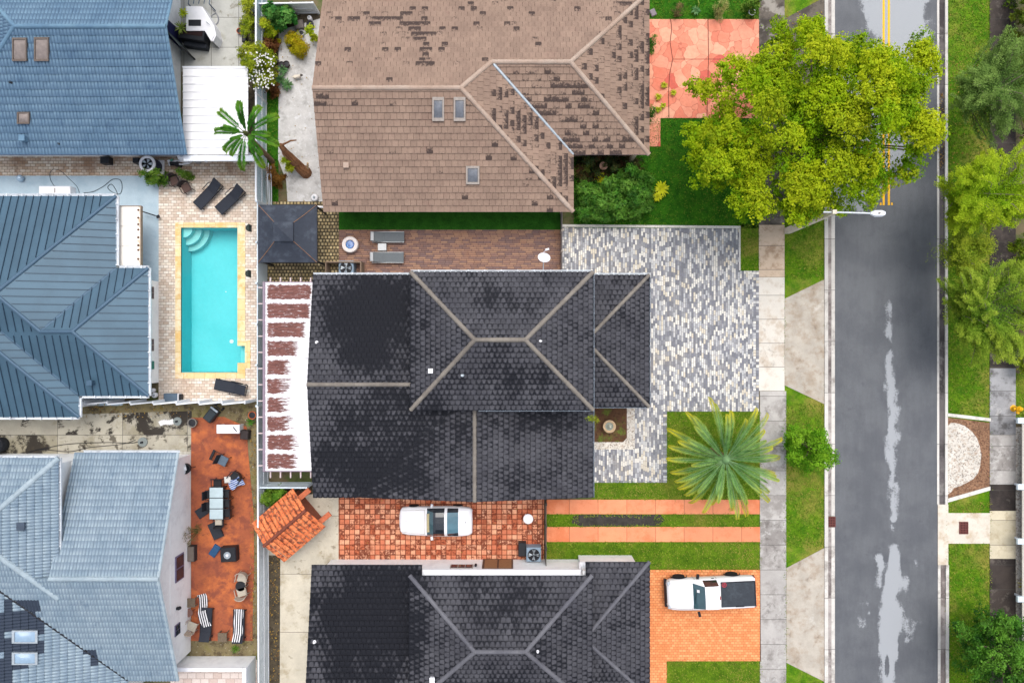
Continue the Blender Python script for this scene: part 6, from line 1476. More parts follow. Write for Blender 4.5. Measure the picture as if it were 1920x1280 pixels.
def longbox():
    p = W(114, 361); t = thing('storage_box', 'long white box with a centre latch above the blue metal eaves', 'storage box', (p.x, p.y, 0)); part('body', MB().box((p.x, p.y, .3), (1.82, .5, .56), 0, .02), m_white, t); part('latch', MB().box((p.x + .02, p.y, .59), (.04, .26, .03)), m_frame_g, t)
longbox()
def hose(name, label, pts, r, mat, z=.06, cat='hose'):
    # smooth through the points
    P = [Vector((W(x, y).x, W(x, y).y, z)) for x, y in pts]; out = []
    for i in range(len(P) - 1):
        a_, b_, c_, d_ = P[max(i - 1, 0)], P[i], P[i + 1], P[min(i + 2, len(P) - 1)]
        for k in range(6):
            t = k / 6; out.append(.5 * ((2 * b_) + (c_ - a_) * t + (2 * a_ - 5 * b_ + 4 * c_ - d_) * t * t + (3 * b_ - a_ - 3 * c_ + d_) * t ** 3))
    out.append(P[-1]); c = out[0]
    return single(name, MB().tube(out, r, 5), mat, label, cat, tuple(c))
m_hose = plain('dark_hose', S(64, 74, 84), .7)
hose('garden_hose', 'dark hose looping over the blue-grey concrete beside the metal eaves', [(158, 362), (175, 360), (195, 350), (212, 337), (226, 338), (230, 350), (226, 364), (212, 361), (203, 352), (210, 346), (218, 356), (222, 366)], .02, m_hose)
hose('cable', 'thin cable curling from the worn pavers to the long white box', [(108, 355), (97, 340), (95, 325), (103, 318), (116, 322), (130, 335), (145, 350), (150, 362)], .014, m_hose)
def umbpole():
    a_, b_ = W(265, 396, .5), W(296, 406, .35); single('umbrella_pole', MB().tube([(a_.x, a_.y, .5), (b_.x - .12, b_.y + .04, .38)], .035, 8).box((b_.x, b_.y, .33), (.16, .16, .14), .3, .02), m_dark, 'dark folded umbrella pole lying beside the rusty white canopy', 'pole', (a_.x, a_.y, .05))
umbpole()
def planterwall(label, px, py):
    p = W(px, py); t = thing('wall_planter', label, 'planter', (p.x, p.y, 0), 'wall planters on the fence'); m = MB(); r = .2
    pts = [(p.x + .06, p.y - r)] + [(p.x + .06 - r * 1.0 * math.sin(a_), p.y - r * math.cos(a_)) for a_ in [k * math.pi / 10 for k in range(11)]]
    m.prism(pts, 1.1, 1.35); part('pot', m, plain('green_black_pot', S(40, 52, 48), .6), t); part('plate', MB().b2(p.x + .06, p.y - r, 1.05, p.x + .1, p.y + r, 1.5), plain('green_black_pot', S(40, 52, 48)), t)
planterwall('half-round dark wall planter on the fence, nearer the gazebo top', 490 - 9, 434); planterwall('half-round dark wall planter on the fence, nearer the patio roof', 490 - 10, 517)
# ---------------------------------------------------------------- below the pool
def cooler():
    p = W(329, 744); t = thing('cool_box', 'grey cool box with a black handle below the pool deck', 'cool box', (p.x, p.y, 0)); part('body', MB().box((p.x - .08, p.y, .26), (.82, .46, .44), 0, .05), plain('slate_plastic', S(92, 110, 128), .5, .08), t); part('trim', MB().box((p.x + .36, p.y, .26), (.06, .47, .45), 0, .02), m_white, t); part('handle', MB().box((p.x + .46, p.y, .3), (.12, .38, .3), 0, .03), m_blackp, t)
cooler()
filt('small white jar by the corner of the metal-roofed house', 290, 731, .12, .3, 'jar', 'jar'); filt('white pot beside the small jar by the metal-roofed house', 293, 740, .16, .25, 'jar', 'jar')
def pot(label, px, py, r, h, mat, z=.04, soil=True, name='plant_pot'):
    p = W(px, py); t = thing(name, label, 'pot', (p.x, p.y, 0)); part('pot', MB().lathe((p.x, p.y, z), [(r * .7, 0), (r * .95, h * .9), (r, h * .92), (r, h), (r * .82, h), (r * .78, h * .8)], 18), mat, t); part('soil', MB().lathe((p.x, p.y, z), [(r * .79, h * .84), (.02, h * .86)], 14), m_blackp, t); return t
pot('round grey pot with dark soil at the corner of the red patio', 366, 791, .27, .4, m_greypot)
pot('terracotta pot tipped against the pale fence above the red patio', 477, 777, .24, .35, m_terr)
def wheelie():
    p = W(404, 774); t = local('wheeled_bin', 'black wheeled bin lying back in the mossy gravel', 'bin'); part('body', MB().box((-.1, 0, .35), (.75, .5, .6), 0, .06), plain('bin_plastic', S(44, 54, 60), .5, .1), t); part('lid', MB().box((.34, 0, .66), (.12, .52, .06), 0, .02), m_steel, t); part('handle', MB().tube([(.4, -.22, .6), (.56, -.2, .62), (.56, .2, .62), (.4, .22, .6)], .03, 6), m_blackp, t)
    for s in (-1, 1): part('wheel', MB().tube([(.5, s * .2, .15), (.5, s * .28, .15)], .12, 12), m_blackp, t)
    place(t, (p.x, p.y, .03), rad(52))
wheelie()
def sink():
    p = W(438, 801); t = thing('garden_sink', 'white outdoor sink bench with a black tap at the top of the red patio', 'sink', (p.x, p.y, 0)); part('counter', MB().box((p.x, p.y, .8), (1.32, .5, .08), 0, .02), m_white, t)
    for sx in (-1, 1): part('leg', MB().box((p.x + sx * .55, p.y, .4), (.1, .42, .76)), m_white, t)
    part('basin', MB().box((p.x - .05, p.y + .0, .845), (.5, .34, .012)), plain('basin_shade', S(222, 224, 228), .3), t); part('tap', MB().tube([(p.x + .5, p.y - .12, .86), (p.x + .44, p.y + .02, .98), (p.x + .34, p.y + .14, .95)], .025, 6), m_blackp, t)
sink()
soft('crate', 'dark brown crate beside the white outdoor sink', 'crate', 464, 813, (.46, .52, .5), -4, m_wick_d)
def disc(name, label, px, py, r, cat):
    p = W(px, py); t = thing(name, label, cat, (p.x, p.y, 0)); part('disc', MB().lathe((p.x, p.y, .04), [(r, 0), (r, .07), (r * .94, .09), (r * .2, .1)], 24), plain('grey_disc', S(134, 142, 140), .7, .1), t); part('socket', MB().lathe((p.x, p.y, .13), [(.06, 0), (.05, .2), (.02, .2)], 10), m_dark, t)
disc('parasol_stand', 'round grey umbrella base beside the white shells in the dirty yard', 334, 789, .25, 'parasol stand'); disc('parasol_stand', 'round grey umbrella base with a black hose near the pale tiled eaves', 269, 828, .28, 'parasol stand')
def shells():
    p = W(314, 791); m = MB()
    for k in range(7): m.box((-.36 + .12 * k, .04 * math.sin(k), .06), (.14, .3, .04), rad(20), .01, .3)
    o = single('drying_rack', m, plain('white_slats', S(232, 232, 232), .6), 'row of white overlapping slats beside a grey umbrella base', 'rack', (0, 0, 0)); o.location = (p.x, p.y, .04); o.rotation_euler = (0, 0, rad(10))
shells()
hose('garden_hose', 'long black hose running through the dirty concrete yard', [(262, 827), (245, 830), (205, 829), (160, 830), (120, 833), (85, 840), (62, 845), (48, 852), (75, 842), (130, 846), (170, 838), (230, 832), (255, 824)], .02, m_dark)
def grill():
    p = W(6, 832); t = thing('barbecue', 'black covered barbecue at the left edge of the dirty yard', 'barbecue', (p.x, p.y, 0)); part('cover', MB().lathe((p.x, p.y, .05), [(.42, 0), (.44, .5), (.38, .8), (.2, .9)], 18), m_char, t, True); part('handle', MB().tube([(p.x + .3, p.y - .35, .7), (p.x + .46, p.y - .12, .74), (p.x + .46, p.y + .16, .74), (p.x + .3, p.y + .36, .7)], .03, 6), m_blackp, t)
grill()
def kettle():
    p = W(358, 874); t = thing('barbecue', 'round black kettle barbecue with white lids beside the boarded walkway', 'barbecue', (p.x, p.y, 0)); part('kettle', MB().lathe((p.x, p.y, .05), [(.1, .3), (.28, .5), (.31, .72), (.28, .73), (.2, .62), (.05, .58)], 20), m_blackp, t)
    for k in range(3): a_ = rad(120 * k); part('leg', MB().tube([(p.x + .15 * math.cos(a_), p.y + .15 * math.sin(a_), .4), (p.x + .3 * math.cos(a_), p.y + .3 * math.sin(a_), .05)], .02, 5), m_blackp, t)
    part('plate', MB().box((p.x + .02, p.y + .02, .8), (.14, .22, .02), .2), m_white, t)
    part('side_shelf', MB().box((p.x - .34, p.y + .2, .7), (.3, .26, .03), .5), m_blackp, t)
kettle()
def cart():
    p = W(338, 864); t = thing('garden_trolley', 'dark trolley with a white box under the pale tiled eaves', 'trolley', (p.x, p.y, 0)); part('tray', MB().box((p.x, p.y, .5), (.6, .5, .12), .4, .03), m_char, t); part('box', MB().box((p.x - .05, p.y - .1, .66), (.36, .2, .2), -.6, .02), m_white, t)
    for s in (-1, 1): part('leg', MB().box((p.x + s * .2, p.y, .24), (.05, .3, .42)), m_char, t)
cart()
soft('freezer_chest', 'white chest on the boarded walkway by the pale tiled roof', 'chest', 336, 888, (.44, .74, .7), 0, m_white, .046)
bk = chair('black round-backed chair on the boarded walkway by the white wall', m_blackp, m_char, 'single chairs on the walkway', .66); p = W(336, 963); place(bk, (p.x, p.y, .046), rad(20)); del bk['group']
soft('cloth', 'white folded cloth on the black chair on the boarded walkway', 'cloth', 334, 965, (.34, .22, .05), 60, m_white, .5, .02)
# ---------------------------------------------------------------- top left yard
def counter():
    t = thing('outdoor_counter', 'white angled outdoor counter with an inset planter in the concrete yard', 'counter', (-18.7, 18.5, 0)); z = 1.0
    pts = poly([(349, 12), (376, 12), (398, 48), (402, 66), (396, 78), (384, 58), (349, 58)], z)
    body = MB().prism([(q.x * .995, q.y, 0) for q in pts], .04, z - .05); part('body', body, m_white, t); part('top', MB().prism(pts, z - .05, z), m_white, t)
    a_, b_ = W(354, 49, z), W(377, 38, z); part('planter_tray', MB().b2(a_.x, a_.y, z + .001, b_.x, b_.y, z + .06, .01), m_blackp, t)
    c_ = W(389, 44, z); part('tap', MB().tube([(c_.x, c_.y, z), (c_.x, c_.y, z + .18), (c_.x + .2, c_.y - .16, z + .2)], .02, 6), m_steel, t)
counter()
def planterbox():
    t = local('planter_box', 'black tiered planter box with trailing plants by the blue tiled house', 'planter'); p = W(372, 74)
    part('box', MB().box((0, 0, .45), (1.5, .8, .9), 0, .03), m_blackp, t); part('front_shelf', MB().box((.1, -.5, .25), (1.3, .3, .5), 0, .03), m_char, t); part('soil', MB().box((0, .1, .905), (1.3, .5, .02)), m_rustd, t)
    place(t, (p.x, p.y, .04), rad(-8))
planterbox()
def darkgate():
    a_ = W(346, 118); t = thing('gate', 'dark slatted gate standing open beside the blue tiled house', 'gate', (a_.x, a_.y, 0)); p0, p1 = W(341, 84), W(366, 112); d_ = p1 - p0; an = math.atan2(d_.y, d_.x); mid = (p0 + p1) / 2
    md = plain('gate_grey', S(84, 92, 92), .6, .1); m = MB()
    for k in range(9): m.box((mid.x, mid.y, .18 + k * .19), (d_.length, .05, .16), an)
    part('slat_panel', m, md, t)
    for q in (p0, p1): part('post', MB().box((q.x, q.y, .95), (.09, .09, 1.9), an, .01), m_dark, t)
darkgate()
def mat_():
    p = W(406, 68); o = single('door_mat', MB().box((0, 0, .01), (.34, .3, .02), -.05), plain('navy_mat', S(44, 54, 80), .8), 'small navy square mat with a white mark on the yard', 'mat', (0, 0, 0)); o.location = (p.x, p.y, .04); ORG[o.name] = (0, 0, 0)
    part('white_mark', MB().tube([(-.06, -.04, .024), (-.05, .04, .024), (.03, .05, .024), (.06, .0, .024)], .018, 4), m_white, o)
mat_()
hose('garden_hose', 'pale coiled hose beside the white outdoor counter', [(398, 18), (406, 26), (411, 36), (408, 46), (401, 47), (397, 40), (399, 30), (407, 28), (410, 40), (404, 48), (398, 44)], .018, plain('grey_hose', S(130, 132, 140), .6), .07)
def rack():
    p = W(385, 5); t = thing('clothes_rack', 'blue-grey metal rack partly out of frame behind the counter', 'rack', (p.x, p.y, 0)); ms_ = plain('steel_blue', S(70, 92, 116), .5)
    for k in range(5): part('bar', MB().tube([(p.x - .6 + .3 * k, p.y - .5, .9), (p.x - .4 + .3 * k, p.y + .7, .9)], .025, 6), ms_, t)
    for sx, sy in ((-.6, -.5), (.6, -.5), (-.4, .7), (.8, .7)): part('leg', MB().tube([(p.x + sx, p.y + sy, .9), (p.x + sx, p.y + sy, .04)], .03, 6), ms_, t)
rack()
pot('orange terracotta pot on the yard slabs by the trailing hedge', 452, 62, .17, .25, m_terr, .04); pot('small grey-brown pot above the orange one by the trailing hedge', 455, 50, .15, .22, m_greypot, .04)
soft('trough', 'narrow black trough against the trailing hedge', 'planter', 461, 71, (.24, .72, .3), 0, m_blackp, .04)
for lb, x, y, r in (('dark brown pot under the flowering shrub, upper of three', 519, 116, .2), ('dark pot beside the rosettes, left of a pair', 531, 125, .18), ('dark pot beside the rosettes, right of a pair', 540, 124, .19), ('black pot behind the yellow-green shrub', 554, 67, .15), ('pale ring pot on the rough concrete behind the yellow shrub', 568, 66, .16)):
    pot(lb, x, y, r, .3, m_wick_d if 'pale' not in lb else m_alu, .035)
def clutter():
    soft('garden_box', 'grey stone slab leaning in the dark planted corner', 'slab', 563, 50, (.5, .5, .3), 10, plain('grey_stone', S(120, 112, 108), .8, .2), .03)
    filt('white bottle in the dark planted corner', 583, 38, .13, .35, 'bottle', 'bottle')
    pot('black round pot beside the white bottle', 584, 50, .22, .3, m_blackp, .03)
    filt('white lidded tub between the gazebo and the brown roof', 592, 372, .2, .3, 'tub', 'tub'); soft('plank', 'white plank tucked beside the gazebo under the brown eaves', 'plank', 596, 388, (.7, .12, .08), -5, m_white, .05)
    soft('paving_stone', 'grey square stone beside the red flagstone driveway', 'stone', 1224, 25, (.32, .4, .12), 25, plain('grey_slab', S(140, 130, 136), .8), .012)
clutter()
def logs():
    mw = plain('driftwood', S(134, 94, 66), .9, .4, 14); mp = plain('pale_wood', S(196, 166, 128), .9, .25, 10)
    # dead trunk leaning out of the ground: base thick, broken top
    b = W(574, 326, 0); e = W(524, 273, 2.6); n = 9; m = MB(); rnd = random.Random(4)
    pts = [b.lerp(e, i / n) + Vector((.05 * math.sin(i * 1.7), .05 * math.cos(i * 2.1), 0)) for i in range(n + 1)]
    t = thing('dead_trunk', 'shaggy brown dead tree trunk lying across the rough concrete', 'trunk', (b.x, b.y, 0))
    part('trunk', m.tube(pts, .36, 9, .12), mw, t)
    st = MB()
    for k in range(26):
        a_ = rnd.uniform(0, 6.28); r0 = .36 - .0; s_ = Vector((math.cos(a_), math.sin(a_), .3)) * .3; q = rnd.uniform(0, .6); p0 = b.lerp(e, q) + s_ * (1 - q * .6); p1 = b.lerp(e, min(q + .38, 1)) + s_ * .7
        st.tube([p0, (p0 + p1) / 2 + Vector((0, 0, .04)), p1], .03, 4, .012)
    part('bark_strip', st, mp if False else plain('bark_strip', S(160, 112, 76), .9, .3, 12), t)
    part('branch', MB().tube([W(576, 325, .1), W(577, 306, .8)], .08, 7, .06), mp, t); part('branch', MB().tube([W(525, 274, 2.5), W(545, 264, 2.8), W(556, 263, 2.8)], .07, 6, .03), mw, t)
logs()
def trellis():
    p = W(506, 350); t = thing('trellis', 'broken white trellis posts leaning inside the lattice fence', 'trellis', (p.x, p.y, 0))
    for k, (x0, x1) in enumerate(((506, 503), (509, 508), (503, 501))): part('slat', MB().tube([W(x0, 384, .05), W(x1, 306 + 6 * k, 1.5)], .035, 5), m_vinylw, t)
trellis()
def dog():
    """small white dog with a dark head seen from above, standing on the rough concrete"""
    p = W(560, 147); t = local('dog', 'small white dog with a dark head standing on the rough concrete', 'dog')
    me = bpy.data.meshes.new('body'); 
    V = [(-.22, 0, .25), (-.08, 0, .26), (.08, 0, .27), (.17, 0, .30), (.25, 0, .36), (.31, 0, .36), (.38, 0, .34)]
    R_ = [.075, .085, .09, .075, .055, .06, .028]; E = [(i, i + 1) for i in range(6)]
    for x, s in ((-.19, -1), (-.19, 1), (.12, -1), (.12, 1)):
        k = len(V); hind = x < 0; V += [(x, s * .06, .2), (x + (.03 if hind else 0), s * .065, .13), (x - (.03 if hind else .0), s * .065, .07), (x + .01, s * .065, .015)]; R_ += [.045, .03, .02, .024]; E += [(0 if hind else 2, k), (k, k + 1), (k + 1, k + 2), (k + 2, k + 3)]
    k = len(V); V += [(-.3, 0, .31), (-.38, .02, .37)]; R_ += [.022, .014]; E += [(0, k), (k, k + 1)]
    me.from_pydata(V, E, []); o = bpy.data.objects.new('body', me); COL.objects.link(o); o.parent = t; ORG[o.name] = (0, 0, 0)
    sm = o.modifiers.new('skin', 'SKIN'); ss = o.modifiers.new('sub', 'SUBSURF'); ss.levels = ss.render_levels = 2
    for v, r in zip(me.skin_vertices[0].data, R_): v.radius = (r, r)
    me.skin_vertices[0].data[1].use_root = True; me.skin_vertices[0].data[0].use_root = False
    g = G('dog_coat'); tc = g.n('ShaderNodeTexCoord'); q = g.sep(tc.outputs['Object']); c = g.mix(g.step(q[0], .2, .23), S(232, 222, 206), S(62, 50, 46)); me.materials.append(g.fin(c, .9))
    for s in (-1, 1): part('ear', MB().box((.27, s * .06, .4), (.05, .03, .07), 0, .01, 0, s * .5), plain('dark_fur', S(56, 46, 44), .9), t)
    place(t, (p.x, p.y, .035), rad(8), .95)
dog()

# ================================================================== VEGETATION
def inside(P, x, y):
    ins = np.zeros(len(x), bool)
    for i in range(len(P)):
        a, b = P[i], P[(i + 1) % len(P)]
        ins ^= ((a[1] > y) != (b[1] > y)) & (x < (b[0] - a[0]) * (y - a[1]) / (b[1] - a[1] + 1e-9) + a[0])
    return ins
def edge_dist(P, x, y):
    d = np.full(len(x), 1e9)
    for i in range(len(P)):
        a, b = P[i], P[(i + 1) % len(P)]; ab = b - a; t = np.clip(((x - a[0]) * ab[0] + (y - a[1]) * ab[1]) / (ab @ ab + 1e-9), 0, 1)
        d = np.minimum(d, np.hypot(x - a[0] - t * ab[0], y - a[1] - t * ab[1]))
    return d
def leaf_mesh(name, c, nrm, size, asp, mat, rng, tint=None, curl=.18):
    """one small folded leaf per point"""
    n = len(c); nrm = nrm / (np.linalg.norm(nrm, axis=1, keepdims=True) + 1e-9)
    r = rng.normal(size=(n, 3)); t = np.cross(nrm, r); t /= np.linalg.norm(t, axis=1, keepdims=True) + 1e-9; b = np.cross(nrm, t)
    L = (size * (.65 + .7 * rng.random(n)))[:, None]; wd = L * asp
    v = np.empty((n, 4, 3)); v[:, 0] = c - t * L * .5; v[:, 1] = c + b * wd * .5 + nrm * L * curl; v[:, 2] = c + t * L * .5; v[:, 3] = c - b * wd * .5 + nrm * L * curl
    me = bpy.data.meshes.new(name); nv = 4 * n
    me.vertices.add(nv); me.vertices.foreach_set('co', v.reshape(-1).astype(np.float32)); me.loops.add(nv); me.loops.foreach_set('vertex_index', np.arange(nv, dtype=np.int32))
    me.polygons.add(n); me.polygons.foreach_set('loop_start', np.arange(0, nv, 4, dtype=np.int32)); me.update(calc_edges=True)
    if tint is not None:
        at = me.attributes.new('stain', 'FLOAT', 'POINT'); at.data.foreach_set('value', np.repeat(tint, 4).astype(np.float32))
    me.materials.append(mat); return me
LM = {}
def leaf_mat(name, cols, trans=.3, csc=.9, rough=.65, spec=.14):
    """cols: dark, mid, light, tip"""
    if name in LM: return LM[name]
    g = G(name); r = g.island(); a = g.attr()
    k = g.m('ADD', g.m('MULTIPLY', r, .32), g.m('MULTIPLY', g.step(g.noise(csc, 4, .6), .3, .7), .68))
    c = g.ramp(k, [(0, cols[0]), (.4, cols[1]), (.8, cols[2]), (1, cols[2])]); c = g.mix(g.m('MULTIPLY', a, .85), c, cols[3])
    g.fin(c, rough, None, 0, 0, spec)
    tl = g.n('ShaderNodeBsdfTranslucent'); g.set(tl.inputs[0], c); mx = g.n('ShaderNodeMixShader'); mx.inputs[0].default_value = trans
    g.t.links.new(g.b.outputs[0], mx.inputs[1]); g.t.links.new(tl.outputs[0], mx.inputs[2]); g.t.links.new(mx.outputs[0], g.out.inputs[0])
    LM[name] = g.mat; return g.mat
m_bark = plain('tree_bark', S(112, 98, 82), .9, .3, 10); m_stem = plain('plant_stem', S(86, 92, 48), .8, .2, 8)
def crown_points(outline, zc, zedge, ztop, ncl, rcl, per, rng, dome=3.2, holes=(), ros=0.0):
    """clumps of leaves filling an outline traced in pixels, at its own height"""
    s = (H - zc) / H / K
    P = np.array([((x - 960) * s, (640 - y) * s) for x, y in outline]); lo, hi = P.min(0), P.max(0); cl = []
    tries = 0
    while len(cl) < ncl and tries < ncl * 60:
        tries += 1; q = rng.random(2) * (hi - lo) + lo
        if not inside(P, q[:1], q[1:])[0]: continue
        d = edge_dist(P, q[:1], q[1:])[0]
        if d < rcl * .45: continue
        mind = rcl * (.95 if tries < ncl * 20 else .72)
        if any((q[0] - c[0]) ** 2 + (q[1] - c[1]) ** 2 < mind * mind for c in cl): continue
        if any(((q[0] - (hx - 960) * s) ** 2 + (q[1] - (640 - hy) * s) ** 2) < (hr * s) ** 2 for hx, hy, hr in holes): continue
        t = min(d / dome, 1); z = zedge + (ztop - zedge) * (1 - (1 - t) ** 2) + rng.normal() * .55
        cl.append((q[0], q[1], z, min(rcl * (.75 + .5 * rng.random()), d * 1.15 + .1)))
    C_, N_, T_ = [], [], []
    for x, y, z, r in cl:
        n = int(per * (r / rcl) ** 2) + 20; u = rng.normal(size=(n, 3)); u /= np.linalg.norm(u, axis=1, keepdims=True); u[:, 2] = np.where(u[:, 2] < -.2, -u[:, 2] * .6, u[:, 2])
        rr = r * (.4 + .72 * rng.random(n) ** .6); tn = rng.random(n)
        if ros:
            k = max(n // 13, 3); id_ = rng.integers(k, size=n); u = u[id_]; rr = rr[id_]; tn = tn[id_] * .8 + .2 * tn
        C_.append(np.array([x, y, z]) + u * rr[:, None] * np.array([1, 1, .75]) + (rng.normal(size=(n, 3)) * ros * np.array([1, 1, .6]) if ros else 0)); N_.append(u * np.array([.8, .8, 1]) + rng.normal(size=(n, 3)) * .45 + np.array([0, 0, .5]))
        T_.append(np.clip(tn * .9 - .2 + (rng.random() - .5) * .6, 0, 1))
    return np.concatenate(C_), np.concatenate(N_), np.concatenate(T_), cl
def lobed(outline, zc, zedge, ztop, rl, rng, dome, holes):
    s = (H - zc) / H / K
    P = np.array([((x - 960) * s, (640 - y) * s) for x, y in outline]); lo, hi = P.min(0), P.max(0); L_ = []
    for q_ in range(6000):
        q = rng.random(2) * (hi - lo) + lo
        if not inside(P, q[:1], q[1:])[0]: continue
        d = edge_dist(P, q[:1], q[1:])[0]; r = min(rl * (.55 + .6 * rng.random()), d * 1.1)
        if r < .32: continue
        if any(math.hypot(q[0] - a[0], q[1] - a[1]) < (r + a[3]) * .72 for a in L_): continue
        if any(math.hypot(q[0] - (hx - 960) * s, q[1] - (640 - hy) * s) < hr * s + r * .6 for hx, hy, hr in holes): continue
        t = min(d / dome, 1); L_.append((q[0], q[1], zedge + (ztop - zedge) * (1 - (1 - t) ** 2) + rng.normal() * .6, r, rng.random()))
    cl = []
    for x, y, z, r, tn in L_:
        k = max(4, int(15 * r * r))
        for i in range(k):
            a = 2.399 * i + rng.random(); u = math.sqrt((i + .5) / k) * .86; cl.append((x + math.cos(a) * u * r, y + math.sin(a) * u * r, z - .85 * r * u * u, .36 * min(r, 1) + .08 + .08 * rng.random(), tn))
    C_, N_, T_ = [], [], []
    for x, y, z, r, tn in cl:
        n = int(1150 * r * r) + 20; k = max(n // 12, 3); u = rng.normal(size=(k, 3)); u /= np.linalg.norm(u, axis=1, keepdims=True); u[:, 2] = np.where(u[:, 2] < -.2, -u[:, 2] * .6, u[:, 2])
        id_ = rng.integers(k, size=n); rr = (r * (.45 + .75 * rng.random(k) ** .6))[id_]; kt = rng.random(k)[id_]; u = u[id_]
        C_.append(np.array([x, y, z]) + u * rr[:, None] * np.array([1, 1, .8]) + rng.normal(size=(n, 3)) * .075); N_.append(u * np.array([.9, .9, 1]) + rng.normal(size=(n, 3)) * .4 + np.array([0, 0, .45]))
        T_.append(np.clip(kt * .4 + .12 * rng.random(n) - .22 + tn * .55, 0, 1))
    return np.concatenate(C_), np.concatenate(N_), np.concatenate(T_), [c[:4] for c in cl]
def limb_mesh(base, hub, cl, rng, r0, n=14):
    m = MB(); m.tube([base, base.lerp(hub, .5) + Vector((.08, -.05, 0)), hub], r0, 9, r0 * .6)
    idx = rng.permutation(len(cl))[:n]
    for i in idx:
        x, y, z, r = cl[i]; e = Vector((x, y, z - .2)); mid = hub.lerp(e, .5) + Vector((0, 0, .35)); m.tube([hub, hub.lerp(mid, .6), mid, e], r0 * .38, 6, .03)
    return m
def tree(name, label, outline, base_px, zc, zedge, ztop, ncl, rcl, per, size, mat, seed, r0=.22, asp=.55, holes=(), dome=3.2, group=None, cat='tree', limbs=14, ros=.1, lobes=0.0):
    rng = np.random.default_rng(seed); C_, N_, T_, cl = crown_points(outline, zc, zedge, ztop, ncl, rcl, per, rng, dome, holes, ros)
    if lobes:
        a_ = crown_points(outline, zc - .6, zedge - .7, ztop - 1.9, int(ncl * .6), rcl, per * .45, rng, dome, holes, .09); b_ = lobed(outline, zc, zedge, ztop, lobes, rng, dome, holes)
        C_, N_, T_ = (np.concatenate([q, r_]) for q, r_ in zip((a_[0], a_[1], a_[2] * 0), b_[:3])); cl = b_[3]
    b = W(*base_px); t = thing(name, label, cat, (b.x, b.y, 0), group); off = np.array([b.x, b.y, 0])
    me = leaf_mesh('crown', C_ - off, N_, size, asp, mat, rng, T_); o = bpy.data.objects.new('crown', me); COL.objects.link(o); o.parent = t; ORG[o.name] = ORG[t.name]
    cx, cy = C_[:, 0].mean(), C_[:, 1].mean(); hub = Vector(((b.x * 2 + cx) / 3, (b.y * 2 + cy) / 3, zedge * .55))
    part('trunk', limb_mesh(b.copy(), hub, cl, rng, r0, limbs), m_bark, t, True)
    return t
BIG = [(1300, 118), (1345, 128), (1385, 92), (1420, 108), (1440, 85), (1455, 70), (1450, 35), (1475, 28), (1490, 45), (1520, 18), (1560, 12), (1572, 40), (1590, 45), (1590, 70), (1625, 58), (1660, 80), (1690, 68), (1715, 85), (1710, 68), (1740, 58), (1745, 38), (1778, 45), (1772, 80), (1790, 140), (1755, 170), (1740, 150), (1733, 175), (1752, 190), (1770, 235), (1757, 275), (1745, 310), (1735, 335), (1700, 342), (1672, 335), (1660, 388), (1625, 378), (1600, 392), (1560, 388), (1512, 418), (1488, 425), (1465, 392), (1425, 408), (1370, 392), (1362, 370), (1398, 332), (1310, 348), (1298, 340), (1312, 300), (1298, 270), (1288, 220), (1330, 216), (1345, 190), (1312, 162)]
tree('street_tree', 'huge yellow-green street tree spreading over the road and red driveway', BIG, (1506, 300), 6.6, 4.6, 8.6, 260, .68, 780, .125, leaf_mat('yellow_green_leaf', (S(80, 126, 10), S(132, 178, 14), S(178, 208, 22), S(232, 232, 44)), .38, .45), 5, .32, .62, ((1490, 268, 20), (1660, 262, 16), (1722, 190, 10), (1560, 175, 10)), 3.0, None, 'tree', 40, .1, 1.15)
m_l2 = leaf_mat('grey_green_leaf', (S(44, 80, 28), S(74, 114, 44), S(112, 150, 66), S(150, 180, 90)), .25, 1.2)
m_l3 = leaf_mat('lime_leaf', (S(84, 134, 10), S(132, 180, 18), S(172, 210, 34), S(210, 228, 56)), .35, 1.2)
m_l4 = leaf_mat('feather_leaf', (S(48, 88, 16), S(88, 136, 28), S(136, 180, 48), S(186, 204, 70)), .28, 1.4)
m_l5 = leaf_mat('gloss_leaf', (S(20, 62, 12), S(44, 100, 22), S(84, 146, 38), S(128, 180, 60)), .25, 1.6, .55, .2)
